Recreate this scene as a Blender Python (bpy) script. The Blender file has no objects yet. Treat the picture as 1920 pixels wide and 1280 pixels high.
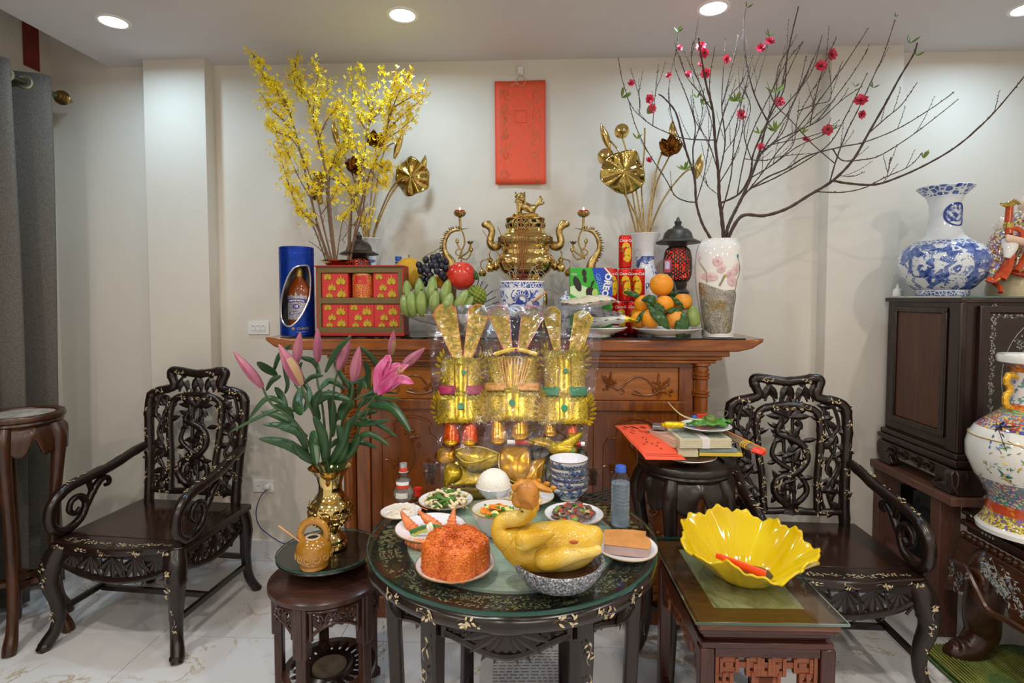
import bpy, bmesh, math, random
from mathutils import Vector as V, Matrix as M
random.seed(7)
S = bpy.context.scene
COL = S.collection
R = math.radians
PI = math.pi
CAM_H, CAM_PITCH, CAM_YAW, FPX, PPX, PPY = 1.49, R(2.5), R(2.5), 1030.0, 960.0, 600.0
cam = bpy.data.cameras.new('camera')
cam_o = bpy.data.objects.new('camera', cam)
COL.objects.link(cam_o)
cam_o.location = (0, 0, CAM_H)
cam_o.rotation_euler = (PI / 2 - CAM_PITCH, 0, CAM_YAW)
cam.sensor_width = 36
cam.lens = FPX / 1920 * 36
cam.shift_y = -(640 - PPY) / 1920
cam.clip_start = 0.05
S.camera = cam_o
S.view_settings.view_transform = 'Standard'
S.view_settings.look = 'None'
S.view_settings.gamma = 1
S.view_settings.use_curve_mapping = False
S.view_settings.exposure = 0.42
wd = bpy.data.worlds.new('world')
S.world = wd
wd.use_nodes = True
wd.node_tree.nodes['Background'].inputs[0].default_value = (1.0, 0.95, 0.87, 1)
wd.node_tree.nodes['Background'].inputs[1].default_value = 0.55
def lamp(name, loc, size, power, col, rot=(0, 0, 0), spread=180):
 l = bpy.data.lights.new(name, 'AREA')
 l.shape = 'DISK'
 l.size = size
 l.energy = power
 l.color = col
 l.spread = R(spread)
 o = bpy.data.objects.new(name, l)
 o.location = loc
 o.rotation_euler = rot
 COL.objects.link(o)
 return o
CEIL_Z, WALL_Y = 2.745, 2.98
DOWN = [(-1.932, 2.485), (-0.598, 2.485), (0.769, 2.485), (2.14, 2.55)]
for x, y in DOWN:
 lamp('downlight_and_fill_lamp', (x, y, CEIL_Z - 0.012), 0.10, 4.2, (0.56, 0.80, 1.0), spread=170)
for y in (0.9, -0.7):
 for x in (-1.93, -0.6, 0.77, 2.16):
  lamp('downlight_and_fill_lamp', (x, y, CEIL_Z - 0.012), 0.10, 10, (1.0, 0.93, 0.84), spread=170)  # unseen warm lamps added out of frame as fill light
_f = V((-math.sin(CAM_YAW) * math.cos(CAM_PITCH), math.cos(CAM_YAW) * math.cos(CAM_PITCH), -math.sin(CAM_PITCH)))
_r = V((math.cos(CAM_YAW), math.sin(CAM_YAW), 0))
_u = _r.cross(_f)
_c = V((0, 0, CAM_H))
def ray(px, py):
 return _f + _r * ((px - PPX) / FPX) + _u * ((PPY - py) / FPX)
def PY(px, py, y):
 d = ray(px, py)
 return _c + d * (y / d.y)
def PYc(px, py, y):
 p = PY(px, py, y)
 return p if p.z < CEIL_Z - .04 else PZ(px, py, CEIL_Z - .04)
def PZ(px, py, z):
 d = ray(px, py)
 return _c + d * ((z - CAM_H) / d.z)
def PP(px, py, p0, n):
 d = ray(px, py)
 return _c + d * ((V(p0) - _c).dot(n) / d.dot(n))
def lin(h):
 if isinstance(h, str):
  h = h.lstrip('#')
  c = [int(h[i:i + 2], 16) / 255 for i in (0, 2, 4)]
 else:
  c = [x / 255 for x in h]
 return tuple(x / 12.92 if x <= .04045 else ((x + .055) / 1.055) ** 2.4 for x in c) + (1,)
MATS = {}
class NT:
 def __init__(s, name):
  m = bpy.data.materials.new(name)
  m.use_nodes = True
  s.m, s.t = m, m.node_tree
  s.t.nodes.clear()
  s.out = s.n('ShaderNodeOutputMaterial')
  s._tc = None
 def n(s, t, **k):
  o = s.t.nodes.new(t)
  for a, b in k.items():
   if a in o.inputs.keys():
    s.set(o, a, b)
   else:
    setattr(o, a, b)
  return o
 def set(s, o, a, b):
  if hasattr(b, 'links') or isinstance(b, bpy.types.NodeSocket):
   s.t.links.new(b, o.inputs[a])
  else:
   o.inputs[a].default_value = b
 def co(s, scale=(1, 1, 1), rot=(0, 0, 0), which='Object'):
  if not s._tc:
   s._tc = s.n('ShaderNodeTexCoord')
  mp = s.n('ShaderNodeMapping')
  s.t.links.new(s._tc.outputs[which], mp.inputs[0])
  mp.inputs['Scale'].default_value = scale
  mp.inputs['Rotation'].default_value = rot
  return mp.outputs[0]
 def noise(s, scale, detail=3, co=None, rough=.5, dist=0):
  o = s.n('ShaderNodeTexNoise', Scale=scale, Detail=detail, Roughness=rough, Distortion=dist)
  s.t.links.new(co or s.co(), o.inputs['Vector'])
  return o.outputs['Fac']
 def vor(s, scale, co=None, feature='F1', out='Distance', rnd=1):
  o = s.n('ShaderNodeTexVoronoi', feature=feature, Scale=scale, Randomness=rnd)
  s.t.links.new(co or s.co(), o.inputs['Vector'])
  return o.outputs[out]
 def ramp(s, fac, stops, interp='LINEAR'):
  o = s.n('ShaderNodeValToRGB')
  o.color_ramp.interpolation = interp
  e = o.color_ramp.elements
  while len(e) < len(stops):
   e.new(.5)
  for i, (p, c) in enumerate(stops):
   e[i].position = p
   e[i].color = lin(c) if isinstance(c, (str, tuple, list)) and not (isinstance(c, tuple) and len(c) == 4) else (c if isinstance(c, tuple) else (c, c, c, 1))
  s.t.links.new(fac, o.inputs[0])
  return o.outputs[0]
 def mix(s, fac, a, b, mode='MIX'):
  o = s.n('ShaderNodeMix', data_type='RGBA', blend_type=mode)
  for i, x in ((0, fac), (6, a), (7, b)):
   if isinstance(x, bpy.types.NodeSocket):
    s.t.links.new(x, o.inputs[i])
   else:
    o.inputs[i].default_value = lin(x) if isinstance(x, str) else x
  return o.outputs[2]
 def math(s, op, a, b=0.0, c=0.0):
  o = s.n('ShaderNodeMath', operation=op)
  for i, x in enumerate((a, b, c)):
   if isinstance(x, bpy.types.NodeSocket):
    s.t.links.new(x, o.inputs[i])
   else:
    o.inputs[i].default_value = x
  return o.outputs[0]
 def xyz(s, co=None):
  o = s.n('ShaderNodeSeparateXYZ')
  s.t.links.new(co or s.co(), o.inputs[0])
  return o.outputs
 def bsdf(s, col, rough=.5, metal=0, bump=None, bstr=.3, bdist=.002, **k):
  b = s.n('ShaderNodeBsdfPrincipled')
  s.set(b, 'Base Color', lin(col) if isinstance(col, (str, list)) else col)
  s.set(b, 'Roughness', rough)
  s.set(b, 'Metallic', metal)
  for a, v in k.items():
   s.set(b, a, v)
  if bump is not None:
   bn = s.n('ShaderNodeBump', Strength=bstr, Distance=bdist)
   s.t.links.new(bump, bn.inputs['Height'])
   s.t.links.new(bn.outputs[0], b.inputs['Normal'])
  s.t.links.new(b.outputs[0], s.out.inputs[0])
  return s.m
def sh(c, k):
 c = lin(c) if isinstance(c, (str, list)) else c
 return tuple(min(1, x * k) for x in c[:3]) + (1,)
def mat(name, col, rough=.5, metal=0, var=.12, scale=25, bump=0, bscale=None, bdist=.002, stretch=(1, 1, 1), **k):
 if name in MATS:
  return MATS[name]
 t = NT(name)
 co = t.co(stretch)
 f = t.noise(scale, 4, co)
 c = t.ramp(f, [(.3, sh(col, 1 - var)), (.7, sh(col, 1 + var))])
 bm = t.noise(bscale or scale * 3, 4, co) if bump else None
 MATS[name] = t.bsdf(c, rough, metal, bm, bump, bdist, **k)
 return MATS[name]
def wood(name, a, b, rough=.3, scale=6, axis='z', bump=.08, coat=.0):
 if name in MATS:
  return MATS[name]
 t = NT(name)
 st = {'x': (.12, 1, 1), 'y': (1, .12, 1), 'z': (1, 1, .12)}[axis]
 co = t.co(st)
 f = t.noise(scale * 4, 6, co, .6, 1.2)
 g = t.noise(scale * 26, 2, co)
 f = t.math('ADD', t.math('MULTIPLY', f, .75), t.math('MULTIPLY', g, .25))
 c = t.ramp(f, [(.32, a), (.68, b)])
 MATS[name] = t.bsdf(c, rough, 0, f, bump, .001, **({'Coat Weight': coat, 'Coat Roughness': .15} if coat else {}))
 return MATS[name]
def glass(name, tint='#e8f4ee', refl=1.0, ior=1.45, bump=0, bscale=20, rough=.02, base=0.0):
 """thin clear sheet: light passes straight through, the surface mirrors by Fresnel"""
 if name in MATS:
  return MATS[name]
 t = NT(name)
 tr = t.n('ShaderNodeBsdfTransparent', Color=lin(tint))
 gl = t.n('ShaderNodeBsdfGlossy', Roughness=rough)
 fr = t.n('ShaderNodeLayerWeight', Blend=.5)
 if bump:
  bn = t.n('ShaderNodeBump', Strength=bump, Distance=.02)
  t.t.links.new(t.noise(bscale, 5, None, .6, 1.5), bn.inputs['Height'])
  t.t.links.new(bn.outputs[0], gl.inputs['Normal'])
  t.t.links.new(bn.outputs[0], fr.inputs['Normal'])
 mx = t.n('ShaderNodeMixShader')
 f = t.math('ADD', t.math('MULTIPLY', t.math('POWER', fr.outputs['Facing'], 5.0), .92 * refl), .04 * refl + base)
 t.t.links.new(f, mx.inputs[0])
 t.t.links.new(tr.outputs[0], mx.inputs[1])
 t.t.links.new(gl.outputs[0], mx.inputs[2])
 t.t.links.new(mx.outputs[0], t.out.inputs[0])
 MATS[name] = t.m
 return t.m
def emit(name, col, strength):
 if name in MATS:
  return MATS[name]
 t = NT(name)
 e = t.n('ShaderNodeEmission', Color=lin(col), Strength=strength)
 t.t.links.new(e.outputs[0], t.out.inputs[0])
 MATS[name] = t.m
 return t.m
def frame(d, up=V((0, 0, 1))):
 d = d.normalized()
 if abs(d.dot(up)) > .98:
  up = V((0, 1, 0)) if abs(d.y) < .9 else V((1, 0, 0))
 a = d.cross(up).normalized()
 return a, a.cross(d).normalized()
def spline(pts, n=6, closed=False):
 """Catmull-Rom through the points (3- or 4-tuples: the 4th number is a radius)"""
 P = [tuple(p) for p in pts]
 L = len(P)
 out = []
 for i in range(L if closed else L - 1):
  p0 = P[(i - 1) % L] if closed or i > 0 else P[0]
  p1, p2 = P[i % L], P[(i + 1) % L]
  p3 = P[(i + 2) % L] if closed or i + 2 < L else P[-1]
  for k in range(n):
   t = k / n
   out.append(tuple(.5 * (2 * b + (c - a) * t + (2 * a - 5 * b + 4 * c - d) * t * t + (3 * b - a - 3 * c + d) * t ** 3) for a, b, c, d in zip(p0, p1, p2, p3)))
 if not closed:
  out.append(P[-1])
 return out
class MB:
 def __init__(s, loc=None):
  s.v, s.f, s.m, s.mi, s.T = [], [], [], 0, M()
  if loc is not None:
   s.T = M.Translation(-V(loc))
 def add(s, vs, fs):
  o = len(s.v)
  s.v += [s.T @ V(p) for p in vs]
  s.f += [[i + o for i in f] for f in fs]
  s.m += [s.mi] * len(fs)
  return s
 def box(s, c, d, rot=None, taper=1.0):
  c = V(c)
  x, y, z = d[0] / 2, d[1] / 2, d[2] / 2
  vs = [V((a * x * (taper if k > 0 else 1), b * y * (taper if k > 0 else 1), k * z)) for k in (-1, 1) for b in (-1, 1) for a in (-1, 1)]
  if rot:
   m = M.Rotation(rot[2], 3, 'Z') @ M.Rotation(rot[1], 3, 'Y') @ M.Rotation(rot[0], 3, 'X')
   vs = [m @ p for p in vs]
  return s.add([p + c for p in vs], [(0, 2, 3, 1), (4, 5, 7, 6), (0, 1, 5, 4), (1, 3, 7, 5), (3, 2, 6, 7), (2, 0, 4, 6)])
 def bx(s, x0, x1, y0, y1, z0, z1):
  return s.box(((x0 + x1) / 2, (y0 + y1) / 2, (z0 + z1) / 2), (abs(x1 - x0), abs(y1 - y0), abs(z1 - z0)))
 def beam(s, a, b, w, h=None):
  return s.tube([a, b], w / 2, 4, flat=(h or w) / w, rot=PI / 4, k=math.sqrt(2))
 def lathe(s, prof, n=32, c=(0, 0, 0), fn=None, a0=0, a1=2 * PI):
  """profile [(r, z)]; fn(angle, r, z) may change r and z"""
  full = abs(a1 - a0 - 2 * PI) < 1e-6
  k = n if full else n + 1
  vs, fs = [], []
  for r, z in [p[:2] for p in prof]:
   for i in range(k):
    a = a0 + (a1 - a0) * i / n
    rr, zz = fn(a, r, z) if fn else (r, z)
    vs.append((c[0] + rr * math.cos(a), c[1] + rr * math.sin(a), c[2] + zz))
  for j in range(len(prof) - 1):
   for i in range(n):
    i2 = (i + 1) % k
    fs.append((j * k + i, j * k + i2, (j + 1) * k + i2, (j + 1) * k + i))
  return s.add(vs, fs)
 def tube(s, pts, r, n=8, closed=False, flat=1, rot=0, k=1, up=V((0, 0, 1))):
  P = [V(p[:3]) for p in pts]
  rs = [p[3] for p in pts] if len(pts[0]) > 3 else ([r] * len(P) if not isinstance(r, (list, tuple)) else list(r))
  vs, fs, L = [], [], len(P)
  a = None
  for i, p in enumerate(P):
   d = (P[(i + 1) % L] - P[i - 1]) if closed else (P[min(i + 1, L - 1)] - P[max(i - 1, 0)])
   if d.length < 1e-9:
    d = V((0, 0, 1))
   d.normalize()
   if a is None:
    a, b = frame(d, up)
   else:
    a = (a - d * a.dot(d))
    if a.length < 1e-6:
     a, b = frame(d, up)
    a.normalize()
    b = a.cross(d).normalized()
   for j in range(n):
    t = 2 * PI * j / n + rot
    vs.append(p + (a * math.cos(t) + b * math.sin(t) * flat) * rs[i] * k)
  for i in range(L if closed else L - 1):
   i2 = (i + 1) % L
   for j in range(n):
    j2 = (j + 1) % n
    fs.append((i * n + j, i * n + j2, i2 * n + j2, i2 * n + j))
  if not closed:
   fs += [tuple(range(n))[::-1], tuple(range((L - 1) * n, L * n))]
  return s.add(vs, fs)
 def ball(s, c, r, n=14, m=8, T=None):
  if not isinstance(r, (tuple, list)):
   r = (r, r, r)
  vs, fs = [], []
  for j in range(m + 1):
   t = PI * j / m
   for i in range(n):
    a = 2 * PI * i / n
    p = V((r[0] * math.sin(t) * math.cos(a), r[1] * math.sin(t) * math.sin(a), -r[2] * math.cos(t)))
    vs.append((T @ p if T else p) + V(c))
  for j in range(m):
   for i in range(n):
    i2 = (i + 1) % n
    f = (j * n + i, j * n + i2, (j + 1) * n + i2, (j + 1) * n + i)
    fs.append(f)
  return s.add(vs, fs)
 def prism(s, poly, h0, h1, fn=lambda x, y, h: (x, y, h)):
  """2-D outline extruded from h0 to h1; fn maps (x, y, h) to space"""
  n = len(poly)
  vs = [fn(x, y, h0) for x, y in poly] + [fn(x, y, h1) for x, y in poly]
  fs = [tuple(range(n))[::-1], tuple(range(n, 2 * n))] + [(i, (i + 1) % n, n + (i + 1) % n, n + i) for i in range(n)]
  return s.add(vs, fs)
 def grid(s, fn, nu, nv, cu=False):
  vs = [fn(i / nu, j / nv) for j in range(nv + 1) for i in range(nu + (0 if cu else 1))]
  w = nu if cu else nu + 1
  fs = [(j * w + i, j * w + (i + 1) % w, (j + 1) * w + (i + 1) % w, (j + 1) * w + i) for j in range(nv) for i in range(nu)]
  return s.add(vs, fs)
 def blade(s, p, d, nrm, L, w, h=.1, curl=0, seg=1):
  """a solid pointed leaf: ridge on both sides; h is thickness / width"""
  p, d = V(p), V(d).normalized()
  nrm = V(nrm)
  sd = d.cross(nrm).normalized()
  nrm = sd.cross(d).normalized()
  st = [(0, .12), (.25, .8), (.5, 1), (.75, .7), (1, .02)] if seg > 1 else [(0, .12), (.4, 1), (1, .02)]
  vs, fs = [], []
  for t, ww in st:
   c = p + d * L * t + nrm * curl * L * t * t
   hw = w * ww / 2
   vs += [c - sd * hw, c + nrm * hw * h * 2, c + sd * hw, c - nrm * hw * h * 2]
  for i in range(len(st) - 1):
   for j in range(4):
    fs.append((i * 4 + j, i * 4 + (j + 1) % 4, i * 4 + 4 + (j + 1) % 4, i * 4 + 4 + j))
  fs += [(3, 2, 1, 0), tuple(range(len(vs) - 4, len(vs)))]
  return s.add(vs, fs)
 def flat(s, poly, fn=lambda x, y: (x, y, 0)):
  return s.add([fn(*p) for p in poly], [tuple(range(len(poly)))])
 def mesh(s, name, mats, smooth=True, ang=38, weld=False):
  me = bpy.data.meshes.new(name)
  me.from_pydata([tuple(p) for p in s.v], [], s.f)
  for m in (mats if isinstance(mats, (list, tuple)) else [mats]):
   me.materials.append(m)
  me.polygons.foreach_set('material_index', s.m)
  if weld:
   b = bmesh.new()
   b.from_mesh(me)
   bmesh.ops.remove_doubles(b, verts=b.verts, dist=1e-5)
   bmesh.ops.recalc_face_normals(b, faces=b.faces)
   b.to_mesh(me)
   b.free()
  if smooth:
   me.polygons.foreach_set('use_smooth', [True] * len(me.polygons))
   me.set_sharp_from_angle(angle=R(ang))
  return me
 def build(s, name, mats, parent=None, loc=None, smooth=True, bevel=0, sub=0, solid=0, ang=38, weld=False, disp=None):
  o = bpy.data.objects.new(name, s.mesh(name, mats, smooth, ang, weld))
  COL.objects.link(o)
  if parent:
   o.parent = parent
  if loc is not None:
   o.location = loc
  if solid:
   m = o.modifiers.new('solid', 'SOLIDIFY')
   m.thickness = solid
   m.offset = 0
  if bevel:
   m = o.modifiers.new('bevel', 'BEVEL')
   m.width = bevel
   m.segments = 2
   m.limit_method = 'ANGLE'
   m.angle_limit = R(40)
  if sub:
   m = o.modifiers.new('sub', 'SUBSURF')
   m.levels = m.render_levels = sub
  return o
def tag(o, label=None, cat=None, group=None, kind=None):
 for k, v in (('label', label), ('category', cat), ('group', group), ('kind', kind)):
  if v:
   o[k] = v
 return o
def thing(name, label, cat, loc=(0, 0, 0), rz=0, group=None):
 o = bpy.data.objects.new(name, None)
 COL.objects.link(o)
 o.location = loc
 o.rotation_euler = (0, 0, rz)
 o.empty_display_size = .05
 return tag(o, label, cat, group)
def struct(o):
 o['kind'] = 'structure'
 return o
def stuff(o):
 o['kind'] = 'stuff'
 return o
def put(name, mesh, parent=None, loc=(0, 0, 0), rot=(0, 0, 0), sc=1):
 o = bpy.data.objects.new(name, mesh)
 COL.objects.link(o)
 o.parent = parent
 o.location, o.rotation_euler = loc, rot
 o.scale = (sc, sc, sc) if not isinstance(sc, (tuple, list)) else sc
 return o
def dup(root, loc, rz, label=None, group=None):
 r = root.copy()
 COL.objects.link(r)
 r.location = loc
 r.rotation_euler = (0, 0, rz)
 tag(r, label, None, group)
 for ch in list(root.children):
  c = ch.copy()
  COL.objects.link(c)
  c.parent = r
  for g in list(ch.children):
   d = g.copy()
   COL.objects.link(d)
   d.parent = c
 return r
def text(body, size, m, parent, loc, rot=(0, 0, 0), ext=.0004, shear=0, cyl=0, name='lettering', align='CENTER', sx=1, bold=0):
 """lettering facing -Y in its own frame; cyl bends it round a vertical cylinder of that radius"""
 cu = bpy.data.curves.new(name, 'FONT')
 cu.body, cu.size, cu.extrude, cu.shear, cu.offset = body, size, ext, shear, bold
 cu.align_x, cu.align_y = align, 'CENTER'
 cu.resolution_u = 3
 t = bpy.data.objects.new(name, cu)
 COL.objects.link(t)
 me = bpy.data.meshes.new_from_object(t.evaluated_get(bpy.context.evaluated_depsgraph_get()))
 bpy.data.objects.remove(t)
 bpy.data.curves.remove(cu)
 for v in me.vertices:
  x, y, z = v.co
  x *= sx
  v.co = (x, -z, y) if not cyl else ((cyl + z) * math.sin(x / cyl), -(cyl + z) * math.cos(x / cyl), y)
 me.materials.clear()
 me.materials.append(m)
 return put(name, me, parent, loc, rot)
def arc(cx, cy, r, a0, a1, n=10):
 return [(cx + r * math.cos(a0 + (a1 - a0) * i / n), cy + r * math.sin(a0 + (a1 - a0) * i / n)) for i in range(n + 1)]
def rrect(w, h, r, n=5):
 o = []
 for sx, sy, a in ((1, 1, 0), (-1, 1, PI / 2), (-1, -1, PI), (1, -1, 1.5 * PI)):
  o += arc(sx * (w / 2 - r), sy * (h / 2 - r), r, a, a + PI / 2, n)
 return o
# ================================================================ ROOM
m_wall = mat('wall_paint', [221, 213, 200], .75, var=.02, scale=3, bump=.04, bscale=120, bdist=.0006)
m_ceil = mat('ceiling_paint', [212, 206, 206], .8, var=.015, scale=3)
m_white = mat('white_plastic', [235, 233, 228], .35, var=.02)
XL, XR, YB = -2.68, 2.95, -2.4
struct(MB().bx(XL - .1, XR + .1, WALL_Y, WALL_Y + .1, 0, 3.3).build('wall_back', m_wall))
struct(MB().bx(XL - .1, XL, YB, WALL_Y, 0, 3.3).build('wall_left', m_wall))
struct(MB().bx(XR, XR + .1, YB, WALL_Y, 0, 3.3).build('wall_right', m_wall))
struct(MB().bx(-2.345, XR, YB, WALL_Y, CEIL_Z, CEIL_Z + .12).build('ceiling', m_ceil))
struct(MB().bx(XL, XR, YB, WALL_Y, 3.2, 3.3).build('ceiling_recess', m_ceil))
struct(MB().bx(-2.092, -1.757, WALL_Y - .09, WALL_Y, 0, CEIL_Z).build('trim_1', m_wall))
struct(MB().bx(1.487, 1.84, WALL_Y - .09, WALL_Y, 0, CEIL_Z).build('trim_2', m_wall))
t = NT('marble_tile')
co = t.co(which='Object')
oi = t.n('ShaderNodeObjectInfo')
va = t.n('ShaderNodeVectorMath', operation='ADD')
t.t.links.new(co, va.inputs[0])
cb = t.n('ShaderNodeCombineXYZ')
t.t.links.new(t.math('MULTIPLY', oi.outputs['Random'], 40), cb.inputs[0])
t.t.links.new(t.math('MULTIPLY', oi.outputs['Random'], 17), cb.inputs[1])
t.t.links.new(cb.outputs[0], va.inputs[1])
w = t.noise(3.2, 7, va.outputs[0], .62, 1.1)
vein = t.math('ABSOLUTE', t.math('SUBTRACT', w, .5))
cl = t.noise(2.2, 3, va.outputs[0])
vc = t.ramp(vein, [(0, '#a08f74'), (.006, '#c9bda6'), (.02, '#e2e0e0')])
msk = t.ramp(cl, [(.50, 0.0), (.60, 1.0)])
c = t.mix(msk, '#e0e0e2', vc)
c2 = t.mix(t.ramp(t.noise(1.3, 3, va.outputs[0]), [(.4, 0.0), (.7, .3)]), c, '#cfcbc6')
m_tile = t.bsdf(c2, .12)
fl = struct(MB().bx(XL, XR, YB, WALL_Y, -.06, -.004).build('floor', mat('tile_grout', [150, 145, 138], .8)))
T = .8
tm = MB().box((T / 2, T / 2, -.004), (T - .003, T - .003, .008)).mesh('floor_tile', m_tile)
for i in range(-2, 7):
 for j in range(-4, 2):
  x0, y0 = -1.65 + (i - 0) * T - T * 1, 2.285 + j * T - T * 1
  x1, y1 = x0 + T, y0 + T
  if x1 < XL or x0 > XR or y1 < YB or y0 > WALL_Y:
   continue
  if x0 >= XL and x1 <= XR and y1 <= WALL_Y:
   put('tile', tm, fl, (x0, y0, 0))
  else:
   a, b, c_, d = max(x0, XL), min(x1, XR), max(y0, YB), min(y1, WALL_Y)
   MB().bx(a - x0 + .0015, b - x0 - .0015, c_ - y0 + .0015, d - y0 - .0015, -.008, 0).build('tile', m_tile, fl, (x0, y0, 0))
for nm, x0, x1, y in (('baseboard_back', -1.757, 1.487, WALL_Y), ('baseboard_left', XL, -2.092, WALL_Y), ('baseboard_pillar', -2.092, -1.757, WALL_Y - .09)):
 bb = struct(MB().bx(x0, x1, y - .008, y, 0, .118).build(nm, m_tile))
 xx = x0
 while xx < x1 - .01:
  MB().bx(xx + .0015, min(xx + T, x1) - .0015, y - .014, y - .006, .0, .12).build('tile', m_tile, bb, bevel=.002)
  xx += T
m_lens = emit('downlight_lens', '#eaf4ff', 14)
for i, (x, y) in enumerate(DOWN):
 d = thing('ceiling_downlight', ['round white recessed downlight above the pillar by the curtain', 'round white recessed downlight above the yellow blossom branches', 'round white recessed downlight above the peach branches, left of their tallest twigs',
    'round white recessed downlight cut by the frame above the figurine cabinet'][i], 'light', (x, y, CEIL_Z), 0, 'recessed ceiling downlights')
 MB().lathe([(.052, -.001), (.056, -.006), (.068, -.006), (.072, 0), (.07, .002)], 36).build('rim', m_white, d)
 MB().lathe([(0, -.003), (.03, -.003), (.053, -.002)], 32).build('lens', m_lens, d)
def plate(name, label, cat, px, py, w, h, kind):
 p = PY(px, py, WALL_Y)
 o = thing(name, label, cat, (p.x, WALL_Y, p.z))
 MB().prism(rrect(w, h, .006), 0, .009, lambda a, b, k: (a, -k, b)).build('face_plate', m_white, o, bevel=.0015)
 if kind == 's':
  for k in (-1, 0, 1):
   MB().box((k * .028, -.011, 0), (.024, .006, .032)).build('rocker', m_white, o, bevel=.0015)
   MB().box((k * .028, -.0145, .011), (.012, .001, .003)).build('marking', mat('grey_mark', [110, 110, 110], .5), o)
 else:
  dk = mat('socket_dark', [40, 38, 36], .5)
  for k in (-.024, .022):
   for q in (-.006, .006):
    MB().tube([(k + q, -.0085, 0), (k + q, -.0096, 0)], .0028, 10).build('socket_hole', dk, o)
 return o, p
plate('light_switch', 'white three gang light switch plate on the wall beside the blue tin', 'switch', 486, 614, .118, .073, 's')
_, po = plate('wall_outlet', 'white double wall outlet low on the wall with a plug in it', 'outlet', 495, 910, .12, .068, 'o')
cord = thing('power_cord', 'thin blue power cord with white plug hanging from the wall outlet', 'cord', (po.x + .03, WALL_Y - .01, po.z))
MB().box((0, -.012, 0), (.026, .024, .022)).build('plug', m_white, cord, bevel=.004)
pts = [PY(a, b, y) for a, b, y in ((500, 918, 2.945), (488, 932, 2.95), (480, 960, 2.955), (486, 985, 2.955), (505, 1003, 2.93), (530, 1018, 2.8), (560, 1024, 2.6))]
pts += [V((-.95, 2.45, .18)), V((-.9, 2.42, .03)), V((-.84, 2.44, .006))]
MB(cord.location).tube(spline([tuple(p) for p in pts], 6), .0028, 8).build('wire', mat('blue_wire', [50, 62, 110], .4), cord)
xc = -2.50
rod = thing('curtain_rod', 'dark metal curtain rod with ribbed brass finial along the left wall', 'curtain rod', (xc, 2.5, 2.535))
m_rod = mat('rod_metal', [96, 92, 80], .35, .8)
m_bronze = mat('antique_brass', [150, 120, 70], .35, .9, var=.25)
MB().tube([(0, -1.6, 0), (0, .30, 0)], .013, 14).build('rod', m_rod, rod)
fin = [(.0, .30), (.02, .305), (.02, .315)]
for k in range(5):
 fin += [(.026 + .012 * math.sin(PI * (k + .5) / 5), .318 + k * .011), (.020 + .012 * math.sin(PI * (k + .9) / 5), .325 + k * .011)]
fin += [(.014, .378), (.003, .405), (0, .406)]
b = MB(); b.T = M.Rotation(-PI / 2, 4, 'X')
b.lathe(fin, 24).build('finial', m_bronze, rod)
for y in (-.9, .2):
 MB().tube([(-.16, y, .01), (-.02, y, .01)], .008, 10).tube([(-.16, y, .01), (-.152, y, .01)], .03, 16).build('bracket', m_rod, rod)
t = NT('curtain_linen')
wv = t.noise(420, 2, t.co((1, 1, .25)))
wv2 = t.noise(420, 2, t.co((.3, .3, 1.6)))
f = t.math('ADD', t.math('MULTIPLY', wv, .5), t.math('MULTIPLY', wv2, .5))
m_curt = t.bsdf(t.ramp(f, [(.35, '#4c4640'), (.65, '#726b62')]), .85, 0, f, .4, .001)
cur = thing('curtain', 'grey linen eyelet curtain hanging in deep folds at the left edge', 'curtain', (xc, 2.0, 0))
def cf(u, v):
 y = -1.6 + u * 2.33
 ph = u * 2.33 / .10 * PI - .3 * PI
 z = 2.585 - v * 2.56
 am = .065 + .012 * math.sin(u * 9)
 return (am * math.sin(ph + .15 * v) + .012 * math.sin(5 * v + u * 20), y + .008 * math.sin(2 * ph) * v, z)
MB().grid(cf, 300, 24).build('fabric', m_curt, cur, solid=.003)
ringm = mat('eyelet_metal', [176, 170, 140], .3, .7)
for k in range(24):
 u = (.03 + k * .10) / 2.33
 if u > 1:
  break
 x, y, z = cf(u, 0.02)
 b = MB(); b.T = M.Translation((0, y, 2.535)) @ M.Rotation(R(25), 4, 'Z') @ M.Rotation(PI / 2, 4, 'X')
 b.tube([(.027 * math.cos(a * PI / 12), .027 * math.sin(a * PI / 12), 0) for a in range(24)], .008, 8, True).build('eyelet', ringm, cur)
pb = PY(58, 85, 2.62)
t = NT('faded_red_paper'); fx = t.noise(14, 5, t.co(), .7)
m_redp = t.bsdf(t.ramp(fx, [(.3, '#6e2117'), (.7, '#8f2f20')]), .7)
d = ray(42, 80); y0 = d.y * (XL / d.x); d2 = ray(72, 100); y1 = d2.y * (XL / d2.x)
z0 = (_c + ray(58, 128) * (XL / ray(58, 128).x)).z
ban = MB().bx(XL + .002, XL + .006, y0, y1, z0, 3.05).build('red_banner', m_redp)
tag(ban, 'narrow dark red paper banner high on the wall above the curtain', 'banner')
a, b_ = PY(928, 152, 2.965), PY(1023, 345, 2.965)
pw, ph = b_.x - a.x, a.z - b_.z
cx, cz = (a.x + b_.x) / 2, (a.z + b_.z) / 2
t = NT('red_paper_print')
x_, y_, z_ = t.xyz()
bx_ = t.math('LESS_THAN', t.math('ABSOLUTE', x_), .105)
sw = t.noise(26, 4, t.co((1, 1, .5)), .6, 2.2)
ln = t.ramp(t.math('ABSOLUTE', t.math('SUBTRACT', sw, .5)), [(.015, 1.0), (.035, 0.0)])
edge = t.ramp(t.math('ABSOLUTE', x_), [(.035, .28), (.075, .9), (.11, .9), (.115, 0.0)])
c = t.mix(t.math('MULTIPLY', ln, edge), '#f4593a', '#a8683a')
m_rp = t.bsdf(c, .6)
hang = thing('red_paper_hanging', 'large plain red printed paper sheet hanging on the back wall by a string', 'paper', (cx, 2.967, cz))
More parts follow.
